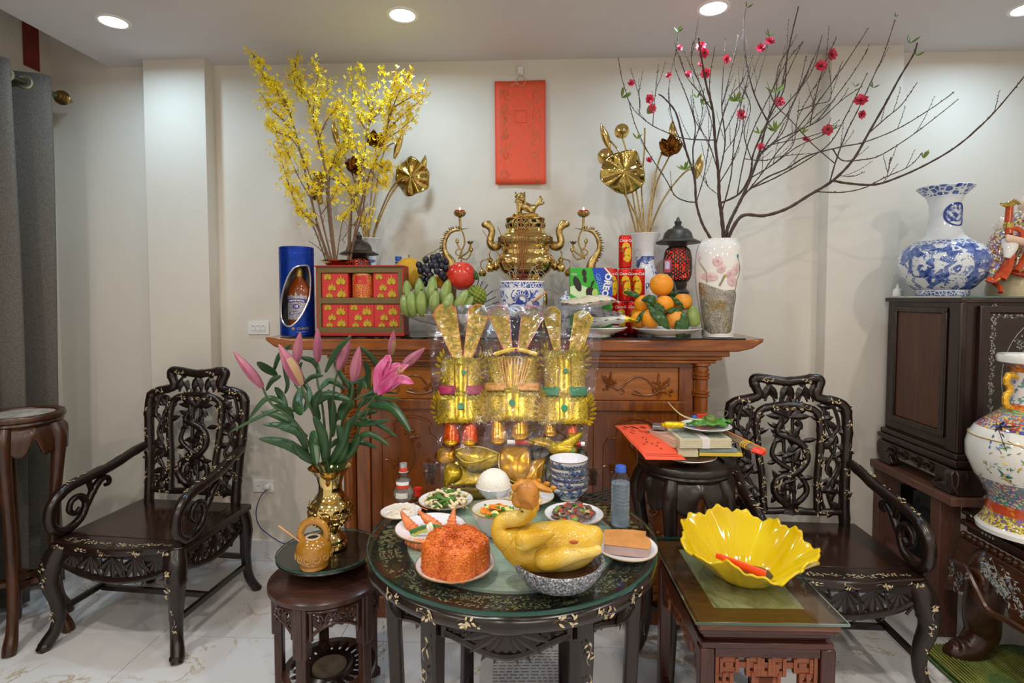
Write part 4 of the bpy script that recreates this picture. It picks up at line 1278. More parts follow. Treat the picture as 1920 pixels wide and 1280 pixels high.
def lotus_prints(w, h, y):
 q, q2 = MB(), MB()
 for cx, cz, s_ in ((-.26, .34, .17), (.24, .16, .21), (-.1, -.10, .18), (.26, -.36, .2), (-.2, -.44, .16)):
  for k, a in enumerate((-1.25, -.85, -.45, 0, .45, .85, 1.25)):
   L = s_ * (1.75 - .6 * abs(a))
   d = V((math.sin(a), 0, math.cos(a)))
   sd = V((d.z, 0, -d.x))
   b0 = V((cx, 0, cz - s_ * .5))
   P = [b0, b0 + d * L * .5 + sd * s_ * .26, b0 + d * L, b0 + d * L * .5 - sd * s_ * .26]
   P = [V((max(-.48, min(.48, v.x)) * w, y - .0003 * k, max(-.49, min(.49, v.z)) * h)) for v in P]
   q.add(P, [(0, 1, 2, 3)])
   c0, c1 = P[0] + V((0, -.0003, 0)), P[0].lerp(P[2], .8) + V((0, -.0003, 0))
   e = V((.0006, 0, 0))
   q2.add([c0 - e, c0 + e, c1 + e, c1 - e], [(0, 1, 2, 3)])
 return q.mesh('lotus_print', m_lot, False), q2.mesh('lotus_line', m_lotd, False)
k = 0
for r_, cells in ((0, ((602, 652), (699, 746))), (1, ((602, 651), (651, 700), (700, 749)))):
 for a, b in cells:
  x0, x1 = px2x(a) + .0008, px2x(b) - .0008
  z0, z1 = rows[r_]
  w, h = x1 - x0, z1 - z0 - .002
  o = thing('lotus_box', ['red cardboard tea box printed with yellow lotuses, top left in gift box', 'red cardboard tea box printed with yellow lotuses, top right in gift box', 'red cardboard tea box with lotuses, bottom row, nearest the blue tin', 'red cardboard tea box with lotuses, middle of bottom row in gift box',
         'red cardboard tea box with lotuses, bottom row, nearest the bananas'][k], 'box', (p0.x + (x0 + x1) / 2, 2.48 + .048, AZ + z0 + h / 2), 0, 'red lotus boxes in the gift box')
  MB().box((0, 0, 0), (w, .08, h)).build('carton', m_lotr, o, bevel=.001)
  l1, l2 = lotus_prints(w, h, -.0428)
  stuff(put('lotus_print', l1, o))
  stuff(put('lotus_outline', l2, o))
  k += 1
x0, x1 = px2x(656), px2x(696)
z0, z1 = rows[0]
o = thing('tea_caddy', 'round red and gold patterned tea caddy between two lotus boxes', 'tin', (p0.x + (x0 + x1) / 2, 2.48 + .046, AZ + z0))
w = (x1 - x0) / 2
t = NT('gold_filigree_red')
m_fil = t.bsdf(t.ramp(t.vor(120, t.co(), 'DISTANCE_TO_EDGE'), [(.05, '#dfa94a'), (.10, '#c92f2b')]), .35, .1)
MB().lathe([(0, 0), (w, 0), (w, z1 - z0 - .01), (w * .98, z1 - z0 - .004), (0, z1 - z0 - .004)], 40).build('body', m_fil, o)
MB().lathe([(w * 1.01, z1 - z0 - .010), (w * 1.01, z1 - z0 - .006)], 40).lathe([(w * 1.01, .002), (w * 1.01, .005)], 40).build('gold_band', m_gold, o)
q = MB()
q.grid(lambda u, v: ((w + .0008) * math.sin((u - .5) * 1.15), -(w + .0008) * math.cos((u - .5) * 1.15), (z1 - z0) * (.55 + .32 * v)), 8, 2)
q.build('plain_label', m_lotr, o)
for i, dx in enumerate((-.006, 0, .006)):
 MB().box((dx, -w - .0012, (z1 - z0) * .64), (.0012, .0006, .012)).box((dx + .002, -w - .0012, (z1 - z0) * .66), (.003, .0006, .0012)).build('stroke', m_gold, o)
# ---- red vase with gold lip (blossom branches stand in it)
fv = thing('branch_vase', 'red vase with flared gold lip behind the gift box holding yellow blossom branches', 'vase', stand_at(634, 2.655))
zr = PY(634, 489, 2.655).z - AZ
MB().lathe([(0, 0), (.06, 0), (.06, .02), (.045, .05), (.062, .15), (.058, .22), (.042, zr - .04), (.06, zr - .012), (.064, zr - .006)], 40).build('body', mat('red_lacquer', [150, 30, 22], .2), fv)
MB().lathe([(.0605, zr - .013), (.072, zr - .009), (.082, zr - .003), (.084, zr + .001), (.08, zr + .002), (.062, zr - .003), (.045, zr - .02)], 40).build('gold_lip', m_brassp, fv)
# ---- pierced metal lanterns
m_hat = mat('dark_bronze', [78, 72, 66], .45, .7, var=.2, scale=40)
t = NT('lantern_glow')
em = t.n('ShaderNodeEmission', Color=lin('#ff2a1c'), Strength=1.0)
fz = t.noise(18, 2)
t.t.links.new(t.ramp(fz, [(.3, '#c0120c'), (.62, '#ff4a36'), (.75, '#ffb0a0')]), em.inputs['Color'])
em.inputs['Strength'].default_value = .75
t.t.links.new(em.outputs[0], t.out.inputs[0])
m_glow = t.m
def lantern(px, Y, label, s):
 o = thing('pierced_lantern', label, 'lantern', stand_at(px, Y), 0, 'pierced metal altar lanterns')
 Z = lambda v: v * s
 MB().lathe([(0, 0), (.058 * s, 0), (.06 * s, Z(.015)), (.05 * s, Z(.035)), (.028 * s, Z(.05)), (.034 * s, Z(.07)), (.022 * s, Z(.085)), (.026 * s, Z(.12)), (.044 * s, Z(.15)), (.05 * s, Z(.17)), (.036 * s, Z(.185)), (.04 * s, Z(.20)), (.04 * s, Z(.215)), (0, Z(.215))], 32).build('pedestal', m_hat, o)
 prof = [(.044, .215), (.054, .235), (.058, .27), (.057, .31), (.05, .345), (.036, .36)]
 ps = spline([(a, b, 0) for a, b in prof], 5)
 n, k = 72, len(ps)
 vs = [((p[0] * s) * math.cos(2 * PI * i / n), (p[0] * s) * math.sin(2 * PI * i / n), Z(p[1])) for p in ps for i in range(n)]
 rn = random.Random(2)
 fs = []
 for j in range(k - 1):
  for i in range(n):
   hole = (1 < j < k - 3) and ((i // 2 + j) % 2 == 0 and i % 2 == 1 or rn.random() < .16) and i % 12 not in (0,)
   if not hole:
    fs.append((j * n + i, j * n + (i + 1) % n, (j + 1) * n + (i + 1) % n, (j + 1) * n + i))
 MB().add(vs, fs).build('pierced_shade', m_hat, o, solid=.0025 * s)
 MB().lathe([(p[0] * s * .9, Z(p[1])) for p in ps], 28).build('red_glass', m_glow, o)
 MB().lathe([(.036 * s, Z(.36)), (.045 * s, Z(.378)), (.05 * s, Z(.383)), (.091 * s, Z(.376)), (.094 * s, Z(.379)), (.09 * s, Z(.383)), (.063 * s, Z(.396)), (.056 * s, Z(.42)), (.042 * s, Z(.435)), (.022 * s, Z(.442)), (.02 * s, Z(.448)), (.012 * s, Z(.452)), (.016 * s, Z(.466)), (.008 * s, Z(.474)), (.006 * s, Z(.482)), (0, Z(.49))], 36).build('hat', m_hat, o)
 return o
lantern(1269, 2.84, 'dark metal lantern glowing red between the brass lotus vase and orchid vase', 1.195)
lantern(675, 2.735, 'dark metal lantern glowing red half hidden behind the yellow blossom branches', 1.035)
# ---- a pair of blue and white vases with brass lotus sprays
vpr = [(0, 0), (.062, 0), (.066, .012), (.06, .03), (.075, .08), (.094, .14), (.097, .19), (.085, .245), (.06, .30), (.047, .345), (.046, .40), (.054, .45), (.072, .487), (.0745, .492), (.071, .494), (.052, .45), (.042, .4)]
m_bl1 = blueware('blue_figures', (.05, .38), .46, 20, ((.012, .035, 60),))
def lotus_vase(px, Y, label, k):
 o = thing('lotus_vase', label, 'vase', stand_at(px, Y), 0, 'blue and white vases holding brass lotuses')
 MB().lathe(vpr, 48).build('body', m_bl1, o)
 o.scale = (k, k, k)
 return o
lotus_vase(1208, 2.80, 'slim blue and white vase behind the stacked red cans', 1.0)
lotus_vase(691, 2.872, 'slim blue and white vase behind the lantern and yellow blossom branches', .98)
m_lpad = mat('lotus_pad_brass', [186, 160, 88], .14, 1.0, var=.2, scale=18, bump=.9, bscale=14, bdist=.012)
def brass_pad(px, py, Y, rx, rz, tilt):
 m = MB(O)
 c = PY(px, py, Y)
 rn = random.Random(int(px))
 ph = [rn.uniform(0, 6) for _ in range(4)]
 T_ = M.Translation(c - V(O)) @ M.Rotation(tilt[0], 4, 'Z') @ M.Rotation(PI / 2 + tilt[1], 4, 'X')
 m.T = T_
 def f(u, v):
  a = u * 2 * PI
  w = 1 + .05 * math.sin(3 * a + ph[0]) + .035 * math.sin(5 * a + ph[1])
  return (rx * v * w * math.cos(a), rz * v * w * math.sin(a), -.022 * v * v + .010 * v * math.sin(7 * a + ph[2]) + .02 * v ** 3 * math.sin(3 * a + ph[3]))
 m.grid(f, 72, 12, True)
 return m.build('lotus_pad', m_lpad, SP, solid=.002)
def brass_stem(pts, r=.0042):
 b = MB(O)
 b.tube(spline([tuple(PY(x, y, Y)) for x, y, Y in pts], 8), r, 8)
 b.build('stem', m_brassd, SP)
def brass_blade(px, py, Y, px2, py2, w):
 a, b = PY(px, py, Y), PY(px2, py2, Y)
 d = b - a
 m = MB(O)
 n = V((0, -1, .2))
 sd = d.cross(n).normalized()
 def f(u, v):
  ww = w * math.sin(PI * min(.999, .06 + v * .94)) ** .8
  c = a + d * v
  return c + sd * (u - .5) * ww + V((0, -1, 0)) * (-.35 * w * (abs(u - .5) * 2) ** 2 * 1.0 + .25 * w * math.sin(v * PI))
 m.grid(f, 8, 14)
 m.build('folded_leaf', m_brass, SP, solid=.0015)
def brass_pod(px, py, Y, r):
 m = MB(O)
 c = PY(px, py, Y)
 m.T = M.Translation(c - V(O)) @ M.Rotation(R(-70), 4, 'X')
 m.lathe([(0, -r * 1.1), (r * .35, -r * .9), (r * .85, -r * .2), (r, 0), (r * .96, .004), (0, .006)], 28)
 for k in range(19):
  rr = 0 if k == 0 else (.42 if k < 7 else .76)
  a = k * PI / 3 if k < 7 else k * PI / 6
  m.lathe([(.09 * r * 1.4, .005), (.09 * r * 1.2, .009), (.06 * r, .007), (0, .003)], 8, (r * rr * math.cos(a), r * rr * math.sin(a), 0))
 m.build('seed_pod', m_brassp, SP)
def brass_bloom(px, py, Y, r):
 m = MB(O)
 c = PY(px, py, Y)
 m.T = M.Translation(c - V(O)) @ M.Rotation(R(-35), 4, 'X')
 for ring, (n, tl, L) in enumerate(((6, .5, 1.0), (6, .95, 1.1), (5, 1.35, 1.0))):
  for k in range(n):
   a = 2 * PI * k / n + ring * .5
   d = V((math.cos(a) * math.sin(tl), math.sin(a) * math.sin(tl), math.cos(tl)))
   nn = V((-math.cos(a) * math.cos(tl), -math.sin(a) * math.cos(tl), math.sin(tl)))
   sd = d.cross(nn)
   m.grid(lambda u, v: V((0, 0, -r * .4)) + d * (r * L * 1.2 * v) + sd * ((u - .5) * r * .95 * math.sin(PI * min(.99, .1 + .9 * v)) ** .7) + nn * (r * .55 * v * v - r * .5 * (abs(u - .5) * 2) ** 2 * .5), 6, 7)
 m.build('lotus_bloom', mat('dark_copper_gold', [132, 84, 30], .15, 1.0, var=.3, scale=40), SP, solid=.0012)
O = stand_at(1208, 2.78, AZ + .36)
SP = thing('brass_lotus_spray', 'spray of brass lotus leaves, pods and bloom in the vase behind the red cans', 'ornament', O, 0, 'brass lotus sprays')
yv = 2.78
for q in ([(1196, 470, yv), (1190, 425, yv), (1175, 370, 2.74), (1171, 330, 2.73)], [(1200, 470, yv), (1195, 420, yv), (1181, 330, 2.76), (1176, 290, 2.77), (1167, 258, 2.77)], [(1204, 470, yv), (1201, 415, yv), (1189, 340, 2.79), (1168, 295, 2.8), (1145, 265, 2.8), (1140, 268, 2.8)], [(1207, 470, yv), (1206, 410, yv), (1203, 350, 2.8), (1208, 280, 2.8), (1209, 240, 2.8)],
   [(1211, 470, yv), (1214, 420, yv), (1226, 340, yv), (1240, 290, yv), (1254, 282, yv)], [(1213, 470, yv), (1218, 420, yv), (1231, 345, 2.8), (1256, 290, 2.8), (1262, 262, 2.8)], [(1216, 470, yv), (1221, 427, yv), (1246, 370, 2.74), (1285, 322, 2.72), (1308, 318, 2.72)], [(1206, 470, yv), (1203, 430, yv), (1180, 380, 2.8), (1146, 320, 2.81), (1137, 300, 2.81)]):
 brass_stem(q)
brass_pad(1171, 322, 2.715, .113, .102, (.12, .12))
brass_pod(1166, 246, 2.77, .036)
brass_pod(1136, 294, 2.81, .042)
brass_blade(1144, 280, 2.80, 1127, 231, .040)
brass_blade(1263, 268, 2.80, 1261, 226, .040)
brass_blade(1306, 335, 2.72, 1316, 287, .040)
brass_bloom(1257, 276, 2.76, .055)
O = stand_at(691, 2.86, AZ + .36)
SP = thing('brass_lotus_spray', 'spray of brass lotus leaves and blooms behind the yellow blossom branches', 'ornament', O, 0, 'brass lotus sprays')
yv = 2.86
for q in ([(680, 470, yv), (684, 430, yv), (670, 380, yv), (668, 330, yv), (668, 318, yv)], [(688, 470, yv), (690, 430, yv), (698, 350, yv), (703, 290, yv), (703, 272, yv)], [(690, 470, yv), (694, 425, yv), (708, 340, yv), (720, 285, yv), (738, 268, yv), (744, 275, yv)], [(696, 470, yv), (704, 425, yv), (730, 360, 2.82), (752, 335, 2.80), (768, 332, 2.80)], [(698, 470, yv), (706, 428, yv), (735, 362, 2.85), (770, 325, 2.86), (793, 315, 2.86)],
   [(684, 470, yv), (680, 430, yv), (655, 360, yv), (625, 335, yv), (602, 345, yv)], [(686, 470, yv), (682, 425, yv), (665, 340, yv), (645, 290, yv), (632, 270, yv)], [(687, 470, yv), (686, 430, yv), (675, 330, yv), (655, 270, yv), (647, 248, yv)]):
 brass_stem(q)
brass_pad(770, 331, 2.79, .086, .098, (-.15, .1))
brass_pad(600, 350, 2.86, .04, .085, (.9, .05))
brass_blade(791, 325, 2.86, 797, 290, .034)
brass_blade(738, 297, 2.86, 755, 248, .036)
brass_blade(634, 278, 2.86, 622, 222, .034)
brass_bloom(703, 263, 2.84, .048)
brass_bloom(667, 312, 2.84, .052)
brass_pod(647, 240, 2.86, .026)
brass_pod(650, 268, 2.86, .022)
# ---- little water bottle behind the fruit
m_clear = glass('bottle_plastic', '#eef3f6', 1.3, 1.45, .1, 30, .03, .03)
m_bcap = mat('blue_cap', [44, 92, 190], .35, var=.05)
wb = thing('water_bottle', 'small clear water bottle with blue cap behind the gift box and pomelo', 'bottle', stand_at(748, 2.70))
hz_ = PY(748, 481, 2.70).z - AZ
MB().lathe([(0, 0), (.03, 0), (.032, .01), (.032, hz_ - .075), (.026, hz_ - .05), (.014, hz_ - .032), (.013, hz_ - .015)], 28).build('shell', m_clear, wb)
MB().lathe([(.0135, hz_ - .034), (.018, hz_ - .028), (.0135, hz_ - .026)], 20).lathe([(.0155, hz_ - .022), (.016, hz_), (0, hz_ + .001)], 24).build('cap', m_bcap, wb)
# ---- brass censer
CY_ = 2.73
cpx = 985
O = stand_at(cpx, CY_)
U = (PY(cpx + 50, 480, CY_).x - PY(cpx - 50, 480, CY_).x) / 100
cz = lambda py: PY(cpx, py, CY_).z - AZ
cs = thing('brass_censer', 'ornate polished brass censer with lion lid and tall handles, middle of the altar', 'censer', O)
def sup(e, ky=.8):
 def f(a, r, z):
  c, s_ = abs(math.cos(a)), abs(math.sin(a)) / ky
  return (r / (c ** e + s_ ** e) ** (1 / e), z)
 return f
MB().lathe([(a * U, cz(b)) for a, b in ((0, 545), (34, 545), (37, 538), (36, 530), (31, 526), (30, 522), (36, 518), (47, 508), (54, 496), (55, 488), (52, 481), (46, 477), (45, 473), (46, 470), (44, 467), (43, 463), (48, 461), (50, 458), (50, 447), (48, 444), (46, 442), (0, 442))], 64, fn=sup(3.2)).build('bowl', m_brassp, cs)
m = MB()
for k in (-1, 1):
 m.lathe([(50.4 * U, cz(459)), (51.2 * U, cz(458)), (51.2 * U, cz(447)), (50.4 * U, cz(446))], 64, fn=sup(3.2))
for kx in range(-5, 6):
 x = kx * 8 * U
 m.tube([(x + 3 * U * math.cos(w), -50.6 * U * .8, cz(452.5) + 3.4 * U * math.sin(w)) for w in [q * PI / 6 for q in range(12)]], .0016, 5, True)
 m.tube([(x - 3.6 * U, -50.6 * U * .8, cz(449)), (x + 3.6 * U, -50.6 * U * .8, cz(456))], .0014, 5)
m.build('key_band', m_brassd, cs)
m = MB()
rn = random.Random(4)
for sx in (-1, 1):
 c0 = V((sx * 25 * U, -53 * U * .79, cz(498)))
 for r_ in (15, 16.5):
  m.tube([(c0.x + r_ * U * math.cos(w), c0.y + (.0035 if abs(math.cos(w)) < 2 else 0) + .012 * abs(math.sin(w)), c0.z + r_ * .75 * U * math.sin(w)) for w in [q * PI / 12 for q in range(24)]], .0018, 5, True)
 for k in range(26):
  a = rn.uniform(0, 6.3)
  rr = rn.uniform(0, 11)
  m.blade((c0.x + rr * U * math.cos(a), c0.y - .001 + .01 * (rr / 15) ** 2, c0.z + rr * .7 * U * math.sin(a)), V((math.cos(a + 2), -.1, math.sin(a + 2))), (0, -1, 0), 9 * U, 3.4 * U, .5)
m.build('dragon_relief', m_brassd, cs)
MB().lathe([(a * U, cz(b)) for a, b in ((0, 442), (40, 442), (41, 440), (37, 436), (36, 432), (35, 431), (35, 430), (0, 430))], 48, fn=sup(3)).build('lid_base', m_brassp, cs)
n, rows_ = 48, 7
prof = [(34 + 3 * math.sin(PI * j / rows_), 431 - 19 * j / rows_) for j in range(rows_ + 1)]
vs = []
for a, b in prof:
 for i in range(n):
  w = 2 * PI * i / n
  r_, z = sup(2.6)(w, a * U, cz(b))
  vs.append((r_ * math.cos(w), r_ * math.sin(w), z))
fs = [(j * n + i, j * n + (i + 1) % n, (j + 1) * n + (i + 1) % n, (j + 1) * n + i) for j in range(rows_) for i in range(n) if not ((j in (1, 2) and i % 4 in (1, 2)) or (j in (4, 5) and i % 4 in (3, 0)))]
m = MB().add(vs, fs)
m.build('pierced_lid', m_brassd, cs, solid=.004)
MB().lathe([(0, cz(432)), (31 * U, cz(432)), (31 * U, cz(413)), (0, cz(413))], 30, fn=sup(2.6)).build('lid_core', mat('lid_core_dark', [40, 32, 16], .6), cs)  # plain dark brown core filling the pierced lid
m = MB()
for r_ in (15.5, 12, 6.5):
 m.tube([(-7 * U + r_ * U * math.cos(w), -.8 * 39 * U, cz(425) + r_ * U * math.sin(w)) for w in [q * PI / 16 for q in range(32)]], .0026, 6, True)
for w in range(8):
 a = w * PI / 4
 m.tube([(-7 * U + 6 * U * math.cos(a), -.8 * 39 * U, cz(425) + 6 * U * math.sin(a)), (-7 * U + 12 * U * math.cos(a), -.8 * 39 * U, cz(425) + 12 * U * math.sin(a))], .0018, 5)
m.build('medallion', m_brassd, cs)
MB().lathe([(a * U, cz(b)) for a, b in ((36, 413), (37, 411), (30, 408), (24, 406), (25, 404), (24, 402), (0, 402))], 44, fn=sup(4)).build('lid_top', m_brassp, cs)
def skin(name, chain, m_, parent, sub=2, extra=None):
 """a continuous body grown from joints: chain = list of (list of (x, y, z, r)); each list is a limb starting at an existing joint"""
 bm = bmesh.new()
 made = {}
 lay = bm.verts.layers.skin.verify()
 first = True
 for limb in chain:
  prev = None
  for p in limb:
   key = tuple(round(c, 5) for c in p[:3])
   v = made.get(key)
   if v is None:
    v = bm.verts.new(p[:3])
    made[key] = v
    r_ = p[3]
    v[lay].radius = (r_, r_) if not isinstance(r_, tuple) else r_
    if first:
     v[lay].use_root = True
     first = False
   if prev is not None and prev is not v and not bm.edges.get((prev, v)):
    bm.edges.new((prev, v))
   prev = v
 me = bpy.data.meshes.new(name)
 bm.to_mesh(me)
 bm.free()
 me.materials.append(m_)
 o = bpy.data.objects.new(name, me)
 COL.objects.link(o)
 if parent:
  o.parent = parent
 s_ = o.modifiers.new('skin', 'SKIN')
 s_.use_smooth_shade = True
 sb = o.modifiers.new('sub', 'SUBSURF')
 sb.levels = sb.render_levels = sub
 return o
Lz = lambda x, py, y=0: (x * U, y * U, cz(py))
sk = lambda x, py, y, r: Lz(x, py, y) + (r * U,)
skin('lion', [[sk(2, 388, 0, 8), sk(-8, 384, 0, 9), sk(-11, 376, 0, 8.5), sk(-9, 368, -2, 8.5), sk(-13, 366, -7, 6)],
    [sk(2, 388, 0, 8), sk(13, 391, 0, 8), sk(18, 388, 0, 4), sk(24, 380, 0, 4.5), sk(30, 373, 0, 4), sk(27, 366, 0, 2)], [sk(24, 380, 0, 4.5), sk(32, 382, 0, 3), sk(36, 378, 0, 1.5)],
    [sk(-8, 384, 0, 9), sk(-12, 392, -6, 4), sk(-12, 401, -7, 4)], [sk(-8, 384, 0, 9), sk(-10, 392, 6, 4), sk(-10, 401, 7, 4)],
    [sk(13, 391, 0, 8), sk(10, 397, -7, 4.5), sk(12, 401, -8, 4)], [sk(13, 391, 0, 8), sk(14, 397, 7, 4.5), sk(14, 401, 8, 4)]], m_brassd, cs)
m = MB()
rn = random.Random(6)
for k in range(40):
 a, b = rn.uniform(0, 6.3), rn.uniform(-1, 1)
 m.ball((-10 * U + 8 * U * math.cos(a), 7 * U * math.sin(a), cz(372) + 8 * U * b), 2.6 * U, 7, 5)
for sx in (-1, 1):
 m.ball((-13 * U + sx * 3 * U, -12 * U, cz(367)), 1.6 * U, 7, 5)
 m.blade((-10 * U + sx * 7 * U, -3 * U, cz(364)), V((sx * .6, 0, 1)), (0, -1, 0), 5 * U, 4 * U, .4)
m.ball((-13 * U, -14 * U, cz(371)), (4 * U, 3 * U, 2 * U), 8, 5)
stuff(m.build('mane', m_brassd, cs))
m = MB()
m.tube([(-14 * U, -30 * U, cz(432)), (-14 * U, -30 * U, cz(372))], .0035, 8).build('lid_post', m_brassd, cs)
for sx in (-1, 1):
 skin('handle', [[(sx * 44 * U, 0, cz(456), 8 * U), (sx * 55 * U, 0, cz(463), 11 * U), (sx * 64 * U, 0, cz(461), 11 * U), (sx * 68 * U, 0, cz(450), 8 * U), (sx * 63 * U, 0, cz(440), 7 * U), (sx * 62 * U, 0, cz(430), 7.5 * U), (sx * 68 * U, 0, cz(421), 10 * U), (sx * 77 * U, 0, cz(420), 7 * U), (sx * 83 * U, 0, cz(423), 4 * U)], [(sx * 68 * U, 0, cz(421), 7 * U), (sx * 70 * U, 0, cz(414), 4 * U)]], m_brassd, cs)
 m = MB()
 m.lathe([(0, -7 * U), (5 * U, -6.6 * U), (8.2 * U, -1 * U), (8.4 * U, 3 * U), (6 * U, 8 * U), (3 * U, 11 * U), (4.5 * U, 14 * U), (5 * U, 17 * U), (2.5 * U, 20 * U), (0, 21 * U)], 18, (sx * 66 * U, 0, cz(503)), lambda a, r, z: (r * (1 + .06 * math.cos(6 * a)), z))
 m.lathe([(0, -7 * U), (5.5 * U, -5.5 * U), (8 * U, 0), (6 * U, 5 * U), (2 * U, 8 * U), (0, 8 * U)], 16, (sx * 81 * U, 0, cz(512)))
 m.tube(spline([(sx * 66 * U, 0, cz(482)), (sx * 73 * U, 0, cz(486)), (sx * 82 * U, 0, cz(489)), (sx * 84 * U, 0, cz(498)), (sx * 80 * U, 0, cz(505))], 5), .003, 6)
 m.tube(spline([(sx * 66 * U, 0, cz(483)), (sx * 68 * U, 0, cz(476)), (sx * 65 * U, 0, cz(470))], 5), .003, 6)
 m.ball((sx * 55 * U, 0, cz(498)), (6 * U, 10 * U, 10 * U), 14, 8)
 m.build('peach_ornament', m_brass, cs)
m = MB()
for sx in (-1, 1):
 for sy in (-1, 1):
  m.tube(spline([(sx * 26 * U, sy * 22 * U, cz(540), .02), (sx * 33 * U, sy * 27 * U, cz(560), .024), (sx * 30 * U, sy * 25 * U, cz(600), .017), (sx * 34 * U, sy * 28 * U, 0, .022)], 5), 0, 12)
m.lathe([(0, cz(612)), (52 * U, cz(612)), (54 * U, cz(618)), (54 * U, 0), (0, 0)], 30)
m.build('tripod_feet', m_brassp, cs)
# ---- dragon-necked crane candle holders with red candles
def crane(px, sx, label):
 Y = 2.70
 O = stand_at(px, Y)
 c = thing('crane_candlestick', label, 'candlestick', O, 0, 'brass crane candlesticks')
 u = (PY(px + 50, 480, Y).x - PY(px - 50, 480, Y).x) / 100
 z = lambda py: PY(px, py, Y).z - AZ
 P = lambda x, py, y=0: (sx * x * u, y * u, z(py))
 nk = [(4, 431, 2.2), (-8, 431, 3.2), (-18, 435, 3.8), (-25, 445, 4.2), (-29, 458, 4.6), (-28, 470, 5.2), (-23, 480, 6.5), (-14, 490, 9), (-10, 502, 12), (-16, 514, 13), (-26, 521, 9), (-38, 525, 4), (-45, 527, 2)]
 skin('bird_body', [[P(a, b) + (r * u,) for a, b, r in nk], [P(-10, 502) + (12 * u,), P(-8, 530, -4) + (3 * u,), P(-8, 585, -4) + (2.5 * u,)], [P(-16, 514) + (13 * u,), P(-14, 530, 4) + (3 * u,), P(-14, 585, 4) + (2.5 * u,)]], m_brassd, c)
 m = MB()
 for k in range(19):
  t_ = k / 18 * 6.2
  i = int(t_)
  fr_ = t_ - i
  a = [nk[i][j] + (nk[i + 1][j] - nk[i][j]) * fr_ for j in range(3)]
  dx, dy = nk[i + 1][0] - nk[i][0], nk[i + 1][1] - nk[i][1]
  L = math.hypot(dx, dy)
  nx, ny = (dy / L) * -1, dx / L
  if nx > .2 or (i == 0 and ny > 0):
   nx, ny = -nx, -ny
  m.blade(P(a[0] + nx * a[2] * .6, a[1] + ny * a[2] * .6), V((sx * (nx + dx / L * .35), 0, -(ny + dy / L * .35))), (0, -1, 0), 7.5 * u, 3.4 * u, .5)
 m.build('neck_spines', m_brassd, c)
 m = MB()
 for k in range(9):
  m.blade(P(-6 - k * 3, 500 + k * 2, -8), V((sx * -1.0, -.1, -.45)), (0, -1, .3), 24 * u, 7 * u, .35)
 m.build('wing', m_brassd, c)
 m = MB()
 tb = lambda q, r=1.6: m.tube(spline([P(a, b) for a, b in q], 5), r * u, 7)
 tb([(-2, 486), (4, 470), (10, 455), (8, 440), (4, 431)])
 tb([(-2, 484), (8, 478), (16, 472), (19, 464), (22, 455)])
 tb([(4, 470), (-2, 462), (-4, 455)])
 tb([(0, 482), (12, 486), (20, 478), (22, 470)])
 m.tube([P(-1 + 6 * math.cos(w), 473 + 6 * math.sin(w)) for w in [q * PI / 8 for q in range(16)]], 1.3 * u, 6, True)
 for a, b, r_ in ((22, 468, 3.6), (-4, 452, 3.6)):
  m.lathe([(0, -5 * u), (r_ * u, -2 * u), (r_ * .9 * u, 2 * u), (0, 7 * u)], 10, P(a, b))
 for k in range(7):
  a = k * PI * 2 / 7
  m.blade(P(20, 458), V((math.cos(a) * .8, math.sin(a) * .8, .7)), V((-math.cos(a) * .7, -math.sin(a) * .7, .7)), 10 * u, 6 * u, .3)
 m.blade(P(-16, 432), V((sx, 0, .12)), (0, 0, 1), 36 * u, 6 * u, .3)
 m.build('lotus_twig', m_brassd, c)
 m = MB()
 m.tube([P(2, 433), P(1, 408)], 2.3 * u, 10)
 m.lathe([(2 * u, 0), (8 * u, 4 * u), (11 * u, 9 * u), (10.5 * u, 10 * u), (7 * u, 5 * u), (0, 3 * u)], 20, P(1, 408))
 for k in range(8):
  a = 2 * PI * k / 8
  m.blade(V(P(1, 406)) + V((7 * u * math.cos(a), 7 * u * math.sin(a), 0)), V((math.cos(a) * .5, math.sin(a) * .5, 1)), V((math.cos(a), math.sin(a), -.5)), 11 * u, 8 * u, .2, 0, 2)
 m.build('lotus_cup', m_brassd, c)
 m = MB()
 m.lathe([(0, z(622)), (17 * u, z(622)), (20 * u, z(612)), (16 * u, z(600)), (9 * u, z(588)), (0, z(585))], 24, P(-11, 600)[:2] + (0,))
 m.lathe([(0, 0), (22 * u, 0), (22 * u, z(622)), (0, z(622))], 24, P(-11, 600)[:2] + (0,))
 m.build('turtle_base', m_brassd, c)
 cd = thing('candle', 'small red cup candle burning on the brass crane ' + ('beside the grapes' if sx > 0 else 'beside the red cans'), 'candle', (O[0] + P(1, 400)[0], O[1], AZ + z(403)), 0, 'red candles on the cranes')
 MB().lathe([(0, 0), (8 * u, 0), (9.5 * u, 8.5 * u), (8.8 * u, 8.5 * u), (8 * u, 7 * u), (0, 7 * u)], 22).build('wax_cup', mat('red_wax', [176, 22, 14], .3, **{'Subsurface Weight': .2}), cd)
 MB().lathe([(0, 7 * u), (1.3 * u, 8.5 * u), (1.6 * u, 10 * u), (.6 * u, 13 * u), (0, 15 * u)], 10).build('flame', emit('candle_flame', '#ffe2a8', 14), cd)
crane(862, 1, 'brass crane candlestick with spined curved neck behind the grapes')
crane(1094, -1, 'brass crane candlestick with spined curved neck behind the green biscuit box')
